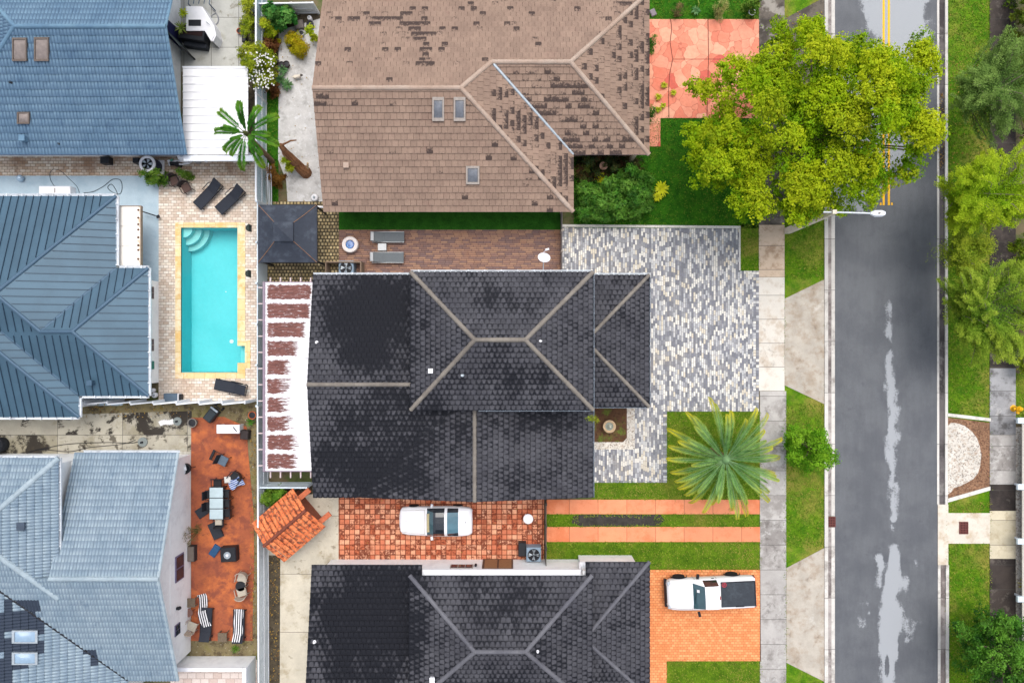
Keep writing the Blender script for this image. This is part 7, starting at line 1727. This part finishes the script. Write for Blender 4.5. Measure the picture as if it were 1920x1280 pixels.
def spray_tree(name, label, outline, base_px, zc, zedge, ztop, nb, per, size, mat, seed, r0=.16, asp=.3, group=None, spread=.3):
    """crown of long feathery branches reaching from the middle to the outline"""
    rng = np.random.default_rng(seed); s = (H - zc) / H / K
    P = np.array([((x - 960) * s, (640 - y) * s) for x, y in outline]); c0 = P.mean(0)
    C_, N_, T_ = [], [], []; tw = MB(); b = W(*base_px); hub = Vector((c0[0], c0[1], zedge * .6))
    for k in range(nb):
        i = rng.integers(len(P)); f = rng.random(); e = P[i] * (1 - f) + P[(i + 1) % len(P)] * f
        a0 = rng.random() * .25 + .02; reach = (.5 + .43 * rng.random()); p1 = c0 + (e - c0) * reach; p0 = c0 + (e - c0) * a0 + rng.normal(size=2) * .25
        zt = zedge + (ztop - zedge) * rng.random() ** .7 * (1 - .6 * max(reach - .5, 0)); z0 = zedge * .7 + (zt - zedge * .7) * .5
        n = int(per * np.hypot(*(p1 - p0))); t = rng.random(n) ** .75; bend = np.array([-(p1 - p0)[1], (p1 - p0)[0]]) * rng.normal() * .14
        xy = p0 + (p1 - p0) * t[:, None] + bend * (np.sin(t * math.pi))[:, None]; z = z0 + (zt - z0) * np.sin(t * 1.75)
        wdt = spread * (1.15 - .8 * t) * (.5 + rng.random()); j = rng.normal(size=(n, 3)) * np.stack([wdt, wdt, wdt * .6], 1)
        C_.append(np.concatenate([xy, z[:, None]], 1) + j); dr = np.append((p1 - p0) / (np.hypot(*(p1 - p0)) + 1e-6), .1)
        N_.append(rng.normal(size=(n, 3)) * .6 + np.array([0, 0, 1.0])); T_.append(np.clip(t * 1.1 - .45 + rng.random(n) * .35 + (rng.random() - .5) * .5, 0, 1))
        if k % 3 == 0: tw.tube([hub, Vector((*(p0 * .5 + c0 * .5), (z0 + hub.z) / 2)), Vector((*p0, z0)), Vector((*((p0 + p1) / 2 + bend), z0 + (zt - z0) * .75 - .05)), Vector((*p1, zt - .1))], .05, 5, .012)
    C_, N_, T_ = np.concatenate(C_), np.concatenate(N_), np.concatenate(T_)
    t = thing(name, label, 'tree', (b.x, b.y, 0), group); off = np.array([b.x, b.y, 0])
    me = leaf_mesh('crown', C_ - off, N_, size, asp, mat, rng, T_); o = bpy.data.objects.new('crown', me); COL.objects.link(o); o.parent = t; ORG[o.name] = ORG[t.name]
    tw.tube([b, b.lerp(hub, .6), hub], r0, 8, r0 * .7); part('trunk', tw, plain('grey_bark', S(140, 128, 112), .9, .25, 10), t, True)
    return t
spray_tree('shade_tree', 'dusty grey-green open tree over the dark path at the top', [(1782, 165), (1800, 130), (1840, 108), (1868, 70), (1884, 38), (1900, 65), (1960, 50), (2010, 130), (1980, 240), (1925, 270), (1885, 278), (1862, 235), (1822, 225), (1800, 200)], (1862, 175), 5.2, 3.4, 6.6, 120, 330, .085, m_l2, 21, .16, .34, None, .17)
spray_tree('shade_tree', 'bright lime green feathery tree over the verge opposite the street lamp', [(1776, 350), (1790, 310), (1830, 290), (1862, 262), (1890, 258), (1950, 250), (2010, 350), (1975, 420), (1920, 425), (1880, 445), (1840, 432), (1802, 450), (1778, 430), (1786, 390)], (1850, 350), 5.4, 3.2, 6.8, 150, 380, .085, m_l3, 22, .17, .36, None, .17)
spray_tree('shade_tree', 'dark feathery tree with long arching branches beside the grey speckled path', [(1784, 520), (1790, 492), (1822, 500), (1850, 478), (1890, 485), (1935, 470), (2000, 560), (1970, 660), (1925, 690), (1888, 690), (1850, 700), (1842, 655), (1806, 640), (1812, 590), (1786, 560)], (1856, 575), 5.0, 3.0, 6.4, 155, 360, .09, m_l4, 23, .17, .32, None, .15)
spray_tree('shade_tree', 'small mid-green tree squeezed between the lime and the dark feathery trees', [(1782, 450), (1800, 428), (1840, 432), (1870, 450), (1868, 490), (1830, 512), (1800, 520), (1784, 490)], (1830, 478), 4.2, 2.6, 5.0, 60, 260, .10, leaf_mat('fresh_leaf', (S(58, 96, 14), S(98, 136, 24), S(140, 170, 40), S(190, 200, 60)), .3, 1.2), 24, .1, .34)
tree('shade_tree', 'rounded glossy dark green tree at the lower right corner', [(1806, 1195), (1826, 1165), (1850, 1160), (1880, 1152), (1915, 1172), (1975, 1190), (1990, 1270), (1940, 1310), (1880, 1305), (1840, 1300), (1818, 1255), (1822, 1225)], (1848, 1190), 3.6, 2.4, 4.6, 80, .46, 520, .12, m_l5, 25, .14, .5, (), 1.6, None, 'tree', 14, .1, .8)
tree('young_tree', 'small bright green round tree on the verge beside the kerb', [(1478, 848), (1482, 820), (1505, 806), (1530, 808), (1552, 815), (1560, 840), (1582, 855), (1565, 872), (1540, 872), (1510, 880), (1490, 870)], (1508, 838), 3.0, 2.1, 3.7, 46, .36, 420, .11, leaf_mat('fresh_green_leaf', (S(50, 110, 10), S(90, 152, 20), S(132, 190, 36), S(172, 210, 60)), .3, 1.5), 31, .09, .6, (), 1.1, None, 'tree', 8, .1, .6)

def shrub(name, label, outline, h, ncl, rcl, per, size, mat, seed, asp=.5, cat='shrub', z0=.15, dome=.6, stem=True, group=None):
    rng = np.random.default_rng(seed); C_, N_, T_, cl = crown_points(outline, h * .6, z0 + .1, h, ncl, rcl * .9, per * .9, rng, dome, (), .06)
    C_[:, 2] = np.maximum(C_[:, 2], .06)
    cx, cy = C_[:, 0].mean(), C_[:, 1].mean(); t = thing(name, label, cat, (cx, cy, 0), group); off = np.array([cx, cy, 0])
    me = leaf_mesh('foliage', C_ - off, N_, size, asp, mat, rng, T_); o = bpy.data.objects.new('foliage', me); COL.objects.link(o); o.parent = t; ORG[o.name] = ORG[t.name]
    if stem:
        m = MB()
        for k in range(min(7, len(cl))):
            x, y, z, r = cl[k]; m.tube([(cx + (x - cx) * .2, cy + (y - cy) * .2, 0), (cx + (x - cx) * .7, cy + (y - cy) * .7, z * .5), (x, y, z)], .03, 5, .012)
        part('stem', m, m_stem, t)
    return t
m_hd = leaf_mat('deep_leaf', (S(26, 68, 14), S(50, 106, 26), S(86, 146, 42), S(130, 176, 66)), .25, 2.0, .55, .2)
m_hd2 = leaf_mat('olive_leaf', (S(80, 104, 14), S(124, 146, 24), S(166, 182, 40), S(206, 206, 60)), .3, 2.0)
m_yel2 = leaf_mat('mustard_leaf', (S(134, 140, 14), S(184, 180, 22), S(214, 206, 36), S(226, 176, 40)), .3, 2.0)
m_bl = leaf_mat('broad_leaf', (S(26, 84, 34), S(52, 122, 48), S(84, 152, 66), S(140, 186, 90)), .3, 2.0)
m_brn = leaf_mat('bronze_leaf', (S(74, 42, 30), S(110, 66, 42), S(138, 88, 54), S(160, 120, 60)), .25, 2.5)
m_lim = leaf_mat('acid_leaf', (S(110, 150, 14), S(160, 188, 22), S(200, 214, 40), S(226, 226, 70)), .35, 2.0)
shrub('shrub', 'broad dark green shrub bank in the corner of the brown roof', [(1078, 372), (1084, 352), (1110, 345), (1140, 340), (1165, 320), (1195, 322), (1218, 335), (1226, 375), (1212, 405), (1170, 414), (1110, 414), (1080, 410)], 1.1, 90, .36, 330, .11, m_hd, 41, .55, 'shrub', .2, .5)
shrub('shrub', 'dark mixed undergrowth under the porch eaves of the brown roof', [(1080, 296), (1110, 292), (1160, 292), (1205, 296), (1206, 320), (1170, 325), (1135, 335), (1108, 340), (1084, 350), (1080, 330)], .6, 40, .32, 200, .13, leaf_mat('undergrowth_leaf', (S(22, 40, 20), S(40, 62, 30), S(70, 90, 40), S(120, 70, 50)), .2, 2.5), 42, .35, 'shrub', .1, .4)  # leaf colours: dark greens with reddish tips
shrub('shrub', 'glossy green shrub filling the corner behind the terracotta shelter', [(498, 912), (540, 910), (542, 928), (525, 938), (505, 950), (498, 935)], .9, 16, .3, 260, .11, leaf_mat('corner_leaf', (S(38, 80, 14), S(64, 116, 24), S(104, 150, 44), S(150, 180, 60)), .25, 2), 43, .5)
shrub('hedge_creeper', 'trailing olive-green hedge along the yard side of the lattice fence', [(463, -20), (475, -20), (478, 40), (476, 70), (479, 100), (472, 100), (463, 60), (458, 40)], 1.5, 30, .3, 260, .12, m_hd2, 44, .35, 'hedge', .3, .3)
shrub('flowering_shrub', 'white-flowered shrub spilling over the lattice fence', [(458, 110), (480, 98), (505, 92), (518, 110), (522, 135), (512, 165), (490, 170), (478, 168), (464, 145)], 2.1, 34, .34, 240, .12, m_hd2, 45, .4, 'shrub', .8, .5)
def flowers():
    rng = np.random.default_rng(8); host = [o for o in bpy.data.objects if o.name.startswith('flowering_shrub')][0]; m = MB()
    for k in range(150):
        x = 458 + rng.random() * 56; y = 98 + rng.random() * 70; p = W(x, y, 2.6 + rng.random() * .25)
        for q in range(5):
            a = 2 * math.pi * q / 5 + k; m.add([(p.x, p.y, p.z), (p.x + .03 * math.cos(a - .5), p.y + .03 * math.sin(a - .5), p.z + .02), (p.x + .055 * math.cos(a), p.y + .055 * math.sin(a), p.z + .01), (p.x + .03 * math.cos(a + .5), p.y + .03 * math.sin(a + .5), p.z + .02)], [[0, 1, 2, 3]])
    o = part('blossom', m, plain('white_petal', S(246, 244, 240), .7, .02), host); o['kind'] = 'stuff'
flowers()
shrub('shrub', 'large-leaved deep green plant behind the white cross fence', [(505, 30), (530, 15), (552, 22), (556, 44), (545, 60), (525, 55), (508, 46)], 1.3, 20, .32, 120, .26, m_bl, 46, .7)
shrub('shrub', 'yellow-green bushy plant against the lattice fence in the planted corner', [(491, 40), (505, 48), (520, 55), (520, 68), (505, 72), (492, 66)], .9, 14, .26, 170, .14, m_lim, 47, .5)
shrub('shrub', 'golden mustard shrub on the rough concrete path', [(537, 70), (550, 66), (566, 72), (578, 92), (572, 104), (552, 102), (540, 88)], .8, 22, .26, 260, .09, m_yel2, 48, .45)
shrub('shrub', 'bronze-leaved plant under the flowering shrub', [(494, 72), (520, 74), (522, 92), (500, 96)], .7, 12, .24, 160, .12, m_brn, 49, .45)
shrub('shrub', 'purple-bronze plant below the white flowers by the grass strip', [(500, 160), (520, 158), (524, 176), (505, 182)], .6, 10, .22, 150, .12, m_brn, 50, .45)
shrub('shrub', 'rust-coloured bushy plant beside the dead trunk and lattice fence', [(504, 324), (520, 318), (536, 328), (534, 340), (518, 348), (506, 342)], .7, 14, .22, 200, .09, leaf_mat('rust_leaf', (S(86, 52, 24), S(124, 80, 40), S(150, 104, 50), S(190, 140, 60)), .25, 2.5), 51, .4)
shrub('shrub', 'small lime plant growing on the dead trunk', [(533, 300), (545, 296), (553, 310), (550, 325), (538, 318)], 1.0, 10, .2, 130, .12, m_lim, 52, .45, 'plant', .7)
shrub('shrub', 'leafy box planter greenery beside the pool heater', [(276, 326), (300, 322), (318, 326), (316, 344), (298, 348), (278, 344)], .7, 14, .26, 200, .11, leaf_mat('planter_leaf', (S(44, 88, 20), S(76, 124, 34), S(110, 152, 50), S(150, 176, 70)), .25, 2), 53, .5)
shrub('shrub', 'little round potted shrub on the cream deck by the brown chairs', [(343, 322), (350, 319), (357, 324), (356, 333), (348, 336), (342, 331)], .6, 9, .15, 120, .08, leaf_mat('planter_leaf', ()), 54, .5)
shrub('shrub', 'lime plant tucked under the brown rake', [(581, 66), (592, 62), (596, 74), (588, 80), (580, 74)], .5, 8, .18, 90, .14, m_lim, 55, .5)
shrub('hedge', 'clipped green hedge running along the right edge beside the trees', [(1910, 430), (1935, 430), (1935, 700), (1912, 700), (1904, 690), (1908, 560)], 1.3, 60, .4, 300, .12, leaf_mat('fresh_leaf', ()), 56, .5, 'hedge', .3, .4)
shrub('hedge', 'darker green hedge at the top right corner', [(1898, -30), (1935, -30), (1935, 260), (1915, 260), (1902, 80)], 1.3, 60, .4, 300, .12, leaf_mat('hedge_leaf', (S(40, 70, 14), S(70, 100, 22), S(110, 134, 36), S(150, 160, 50)), .25, 2), 57, .5, 'hedge', .3, .4)
shrub('shrub', 'small green bush against the brown house beside the red driveway', [(1216, 68), (1224, 70), (1227, 85), (1222, 96), (1216, 96)], .5, 9, .18, 130, .08, m_hd, 58, .5)
shrub('shrub', 'dark green bush at the lower end of the red driveway edge', [(1216, 200), (1221, 204), (1222, 226), (1216, 232)], .5, 7, .16, 120, .08, m_hd, 59, .5)
shrub('shrub', 'pale frosted shrub above the red flagstone driveway', [(1336, 14), (1346, 8), (1358, 14), (1358, 30), (1348, 34), (1338, 28)], .7, 14, .2, 170, .08, leaf_mat('frosted_leaf', (S(110, 120, 60), S(150, 156, 90), S(186, 188, 120), S(214, 206, 120)), .25, 2.5), 60, .3)
shrub('shrub', 'brownish withering plant above the red flagstone driveway', [(1263, 18), (1272, 16), (1276, 28), (1268, 34), (1262, 28)], .5, 8, .16, 90, .08, leaf_mat('withered_leaf', (S(66, 60, 40), S(96, 90, 56), S(130, 120, 76), S(150, 130, 80)), .2, 2.5), 61, .35)
shrub('shrub', 'leafy plant in a white pot at the corner of the red flagstone driveway', [(1396, 6), (1408, -4), (1420, 8), (1418, 24), (1406, 24), (1396, 18)], .8, 12, .22, 80, .18, leaf_mat('planter_leaf', ()), 62, .4)
pot('white round pot under a leafy plant by the red driveway', 1407, 27, .2, .3, m_white, .012)
shrub('shrub', 'dry twiggy pot plant against the white house wall', [(355, 990), (365, 982), (374, 990), (374, 1006), (364, 1012), (356, 1004)], .7, 12, .2, 70, .07, leaf_mat('withered_leaf', ()), 63, .3)
shrub('shrub', 'weed tuft growing in the gutter corner of the black roof', [(1084, 768), (1096, 765), (1106, 768), (1104, 777), (1092, 776)], .5, 5, .14, 40, .10, m_hd2, 64, .2, 'weed', .1, .4, False)
[o for o in bpy.data.objects if o.get('label', '').startswith('weed tuft')][0].location.z = 4.3

def frond(L, droop, nl, wl, rng, up=.5, leafw=.05, vee=.5, twist=0.0):
    """a palm frond along +X from the origin: returns leaflet quads with a tint per vertex, and the rachis points"""
    pts = []
    for i in range(13):
        t = i / 12; pts.append(Vector((L * (math.sin(t * 1.45 + .05) / math.sin(1.5)) * (1 - .08 * droop * t), 0, L * (up * t - droop * t * t))))
    vs, tint = [], []
    for k in range(nl):
        t = .1 + .9 * k / (nl - 1); f = t * 12; i = min(int(f), 11); p = pts[i].lerp(pts[i + 1], f - i); d = (pts[i + 1] - pts[i]).normalized(); n = d.cross(Vector((0, 1, 0))).normalized(); n = -n if n.z < 0 else n
        ll = wl * (math.sin(min(t * 1.5 + .35, 1.57 + (t - .8) * 1.6 if t > .8 else 9) if t < .8 else math.pi / 2 + (t - .8) * 5.2) * .85 + .18) * rng.uniform(.88, 1.1) * (1 - max(t - .5, 0) * 1.75)
        for s in (-1, 1):
            dr = (d * (.85 + .5 * t) + Vector((0, s, 0)) * 1.0 + n * vee * rng.uniform(.6, 1.3)).normalized(); e = p + dr * ll - Vector((0, 0, ll * ll * .18)); m = p.lerp(e, .45) + n * .02; sd = d * leafw * .5
            vs += [p, m + sd, e, m - sd]; tint += [t, t, min(t + .3, 1), t]
    return vs, tint, pts
def palm(name, label, cxy, zc, fronds, L, nl, wl, mat, seed, trunk=(.22, .2), base=None, leafw=.06, rach=.025, cat='palm', tintmul=1.0, spear=True, rmat=None):
    rng = random.Random(seed); base = base or Vector((cxy[0], cxy[1], 0)); t = thing(name, label, cat, (base.x, base.y, 0)); c0 = Vector((cxy[0], cxy[1], zc))
    for q, (n, up, droop, sc, off, yel) in enumerate(fronds):
        for k in range(n):
            vs, tn, pts = frond(L * sc * rng.uniform(.78, 1.1), droop * rng.uniform(.85, 1.15), nl, wl * sc, rng, up + rng.uniform(-.12, .12), leafw)
            a = 2 * math.pi * (k + off + rng.uniform(-.3, .3)) / n; ca, sa = math.cos(a), math.sin(a); rot = lambda v: Vector((v.x * ca - v.y * sa, v.x * sa + v.y * ca, v.z)) + c0 + Vector((ca * .08, sa * .08, 0))
            yy = yel * rng.uniform(.6, 1.3)
            m = MB(); m.v = [tuple(rot(v)) for v in vs]; m.f = [[4 * i, 4 * i + 1, 4 * i + 2, 4 * i + 3] for i in range(len(vs) // 4)]; m.a = [min(max((tt - .45) * 2.2, 0) * yy, 1) for tt in tn]
            o = part('frond', m, mat, t, False, True)
            part('midrib', MB().tube([rot(p) for p in pts], rach, 4, .006), rmat or m_stem, o)
    part('crownshaft', MB().lathe(tuple(c0), [(trunk[1] * 1.0, -.45), (trunk[1] * 1.35, -.1), (trunk[1] * 1.1, .12), (.03, .4)], 10), rmat or m_stem, t, True)
    mt = plain('palm_trunk', S(122, 98, 74), .9, .35, 14); m = MB(); n = max(4, int(zc / .16))
    for i in range(n):
        p, q = base.lerp(c0, i / n * .82), base.lerp(c0, (i + 1) / n * .82); r = trunk[0] + (trunk[1] - trunk[0]) * i / n; m.tube([p, q], r * 1.12, 9, r * .92)
    part('trunk', m, mt, t)
    return t
m_palm = leaf_mat('date_palm_leaf', (S(64, 112, 50), S(102, 152, 80), S(144, 186, 108), S(222, 208, 46)), .25, 1.0, .5)
m_palm2 = leaf_mat('coconut_palm_leaf', (S(30, 84, 24), S(54, 124, 36), S(96, 160, 52), S(176, 196, 60)), .3, 1.0, .5)
p = W(1362, 862, 2.6)
palm('date_palm', 'silvery green feather palm with yellowing tips on the front lawn', (p.x, p.y), 2.5, [(5, 1.7, .1, .42, .4, .0), (8, 1.2, .25, .62, .1, .1), (12, .85, .42, .86, .3, .45), (15, .5, .48, 1.02, .5, 1.0), (17, .2, .4, 1.1, .0, 1.7)], 3.1, 56, .34, m_palm, 71, (.3, .2), None, .05, .026, 'palm', 1, True, plain('palm_rib', S(122, 158, 108), .6))
p = W(461, 250, 4.6); b = W(511, 303)
palm('coconut_palm', 'slender green palm leaning over the lattice fence and white awning', (p.x, p.y), 4.6, [(5, 1.5, .4, .5, .4, .1), (5, .8, .6, .78, .2, .3), (9, .45, .66, 1.0, .5, .5)], 1.8, 52, .42, m_palm2, 72, (.14, .1), b, .07, .018)
def rosette(name, label, px, py, n, L, wd, mat, seed, z=.05, up=.55, cat='plant', group=None, tint=.4, zc=.12):
    rng = random.Random(seed); p = W(px, py); t = thing(name, label, cat, (p.x, p.y, 0), group); m = MB()
    for k in range(n):
        a = 2.399 * k + rng.uniform(-.2, .2); q = k / n; el = up * (1.3 - q) + .15; l = L * rng.uniform(.75, 1.1); ca, sa = math.cos(a), math.sin(a)
        pt = [(0.02, zc), (l * .4, zc + l * .4 * el + .04), (l * .8 , zc + l * .62 * el + .02), (l, zc + l * .55 * el - .03)]; ws = [wd * .5, wd, wd * .75, .005]; vs = []
        for (r, z_), w_ in zip(pt, ws):
            for s in (-1, 1): vs.append((p.x + ca * r - sa * s * w_ / 2, p.y + sa * r + ca * s * w_ / 2, z + z_))
        m.add(vs, [[0, 2, 3, 1], [2, 4, 5, 3], [4, 6, 7, 5]], rng.random() * tint)
    part('foliage', m, mat, t, False, True); part('stem', MB().lathe((p.x, p.y, 0), [(.06, 0), (.05, z + zc)], 8), m_stem, t); return t
m_agv = leaf_mat('agave_leaf', (S(44, 96, 50), S(70, 124, 70), S(104, 152, 96), S(150, 180, 120)), .2, 2)
m_ltf = leaf_mat('light_frond_leaf', (S(90, 128, 40), S(128, 158, 60), S(170, 188, 90), S(200, 206, 110)), .3, 2)
m_acid = leaf_mat('yellow_palm_leaf', (S(190, 200, 10), S(222, 226, 20), S(238, 240, 40), S(246, 246, 90)), .35, 2)
for i, (lb, x, y, n, L_, wd, mt) in enumerate((('spiky pale green fan plant beside the brown wall, upper of two', 1102, 314, 30, .5, .05, m_ltf), ('spiky pale green fan plant beside the brown wall, lower of two', 1085, 324, 30, .5, .05, m_ltf), ('vivid yellow plant among the dark shrubs', 1124, 336, 12, .42, .16, m_acid), ('vivid yellow fronded plant alone on the lawn edge', 1238, 356, 30, .5, .09, m_acid), ('second vivid yellow clump just below the fronded one on the lawn edge', 1231, 371, 18, .34, .09, m_acid), ('blue-green rosette on the rough concrete path, lowest of three', 541, 162, 26, .4, .07, m_agv), ('green rosette below the pair of dark pots', 533, 134, 22, .34, .07, m_agv), ('green rosette in the middle of three by the flowering shrub', 528, 152, 22, .36, .07, m_agv),
        ('small lime tuft on the red flagstones, topmost', 1244, 162, 24, .24, .04, m_lim), ('small lime tuft on the red flagstones beside the joint', 1261, 176, 24, .22, .04, m_lim), ('small lime tuft on the red flagstones nearest the brown house', 1233, 184, 24, .26, .04, m_lim), ('small lime tuft on the red flagstones, right of the lowest pair', 1242, 200, 18, .2, .05, m_lim), ('small lime tuft on the red flagstones, lowest', 1233, 208, 18, .22, .06, m_lim), ('succulent rosette on the lawn above the red flagstones', 1303, 24, 20, .3, .07, m_agv), ('grassy tuft with reddish leaves among the dark shrubs', 1178, 318, 34, .5, .04, m_ltf), ('dark red bromeliad in the middle of the shrub bank', 1156, 326, 16, .26, .06, leaf_mat('red_leaf', (S(80, 20, 24), S(110, 30, 34), S(140, 44, 44), S(150, 60, 50)), .2, 2)), ('potted fern in the tray on the white counter', 362, 43, 16, .32, .07, m_lim), ('trailing plant in the black planter box', 356, 68, 20, .42, .06, m_ltf), ('golden spiky plant poking past the pergola beam', 1916, 1092, 16, .5, .06, m_yel2), ('small orange plant on the rough path by the bronze shrub', 526, 80, 12, .2, .06, m_yel2), ('ferny plant by the pebbly fence foot above the red patio', 472, 790, 16, .3, .05, leaf_mat('deep_leaf', ())), ('green tuft in the weedy gravel below the striped loungers', 444, 1213, 24, .3, .04, leaf_mat('planter_leaf', ())), ('small plant hanging at the deck edge by the palm and fence', 466, 302, 14, .34, .06, leaf_mat('planter_leaf', ())))):
    zz = 1.06 if 'counter' in lb else (.9 if 'planter box' in lb else .04)
    rosette('plant', lb, x, y, n, L_, wd, mt, 100 + i, zz if zz < .5 else zz)
def statue():
    p = W(1128, 318); t = thing('garden_ornament', 'pinkish weathered stone ornament beside the yellow plant', 'ornament', (p.x, p.y, 0)); part('base', MB().lathe((p.x, p.y, 0), [(.2, 0), (.2, .2), (.12, .3), (.1, .7)], 12), plain('pink_stone', S(190, 150, 128), .8, .25, 10), t); part('bowl', MB().lathe((p.x, p.y, .7), [(.08, 0), (.22, .14), (.24, .2), (.16, .19), (.04, .12)], 14), plain('pink_stone', ()), t)
statue()
def plumeria():
    p = W(1306, 8); t = single('plant_stake', MB().tube([(p.x, p.y + .5, .02), (p.x + .02, p.y - .2, .5), (p.x, p.y - .4, .2)], .03, 6), m_ltf, 'tall green stalk leaning over the succulent on the upper lawn', 'plant', (p.x, p.y, 0))
plumeria()
# fallen leaves on the brown turf, verge and gutters
def litter():
    rng = np.random.default_rng(77); n = 900
    reg = [(1470, 20, 1546, 420, 160), (1776, 120, 1856, 470, 220), (1757, 170, 1775, 320, 120), (470, 788, 480, 1200, 200), (502, 1045, 525, 1280, 160), (150, 756, 360, 782, 120), (522, 80, 600, 380, 60), (637, 936, 1018, 1046, 60)]
    C_ = []
    for x0, y0, x1, y1, k in reg:
        q = rng.random((k, 2)) * (x1 - x0, y1 - y0) + (x0, y0); C_.append(np.stack([(q[:, 0] - 960) / K, (640 - q[:, 1]) / K, np.full(k, .07)], 1))
    C_ = np.concatenate(C_); me = leaf_mesh('leaf_litter', C_, rng.normal(size=C_.shape) * .2 + np.array([0, 0, 1.0]), .1, .5, leaf_mat('fallen_leaf', (S(92, 58, 34), S(140, 96, 50), S(176, 140, 70), S(200, 180, 90)), .1, 2), rng, rng.random(len(C_)) * .5)
    o = bpy.data.objects.new('leaf_litter', me); COL.objects.link(o); tag(o, 'scattered dry fallen leaves on verges and gutters', 'leaves', None, 'stuff')
litter()
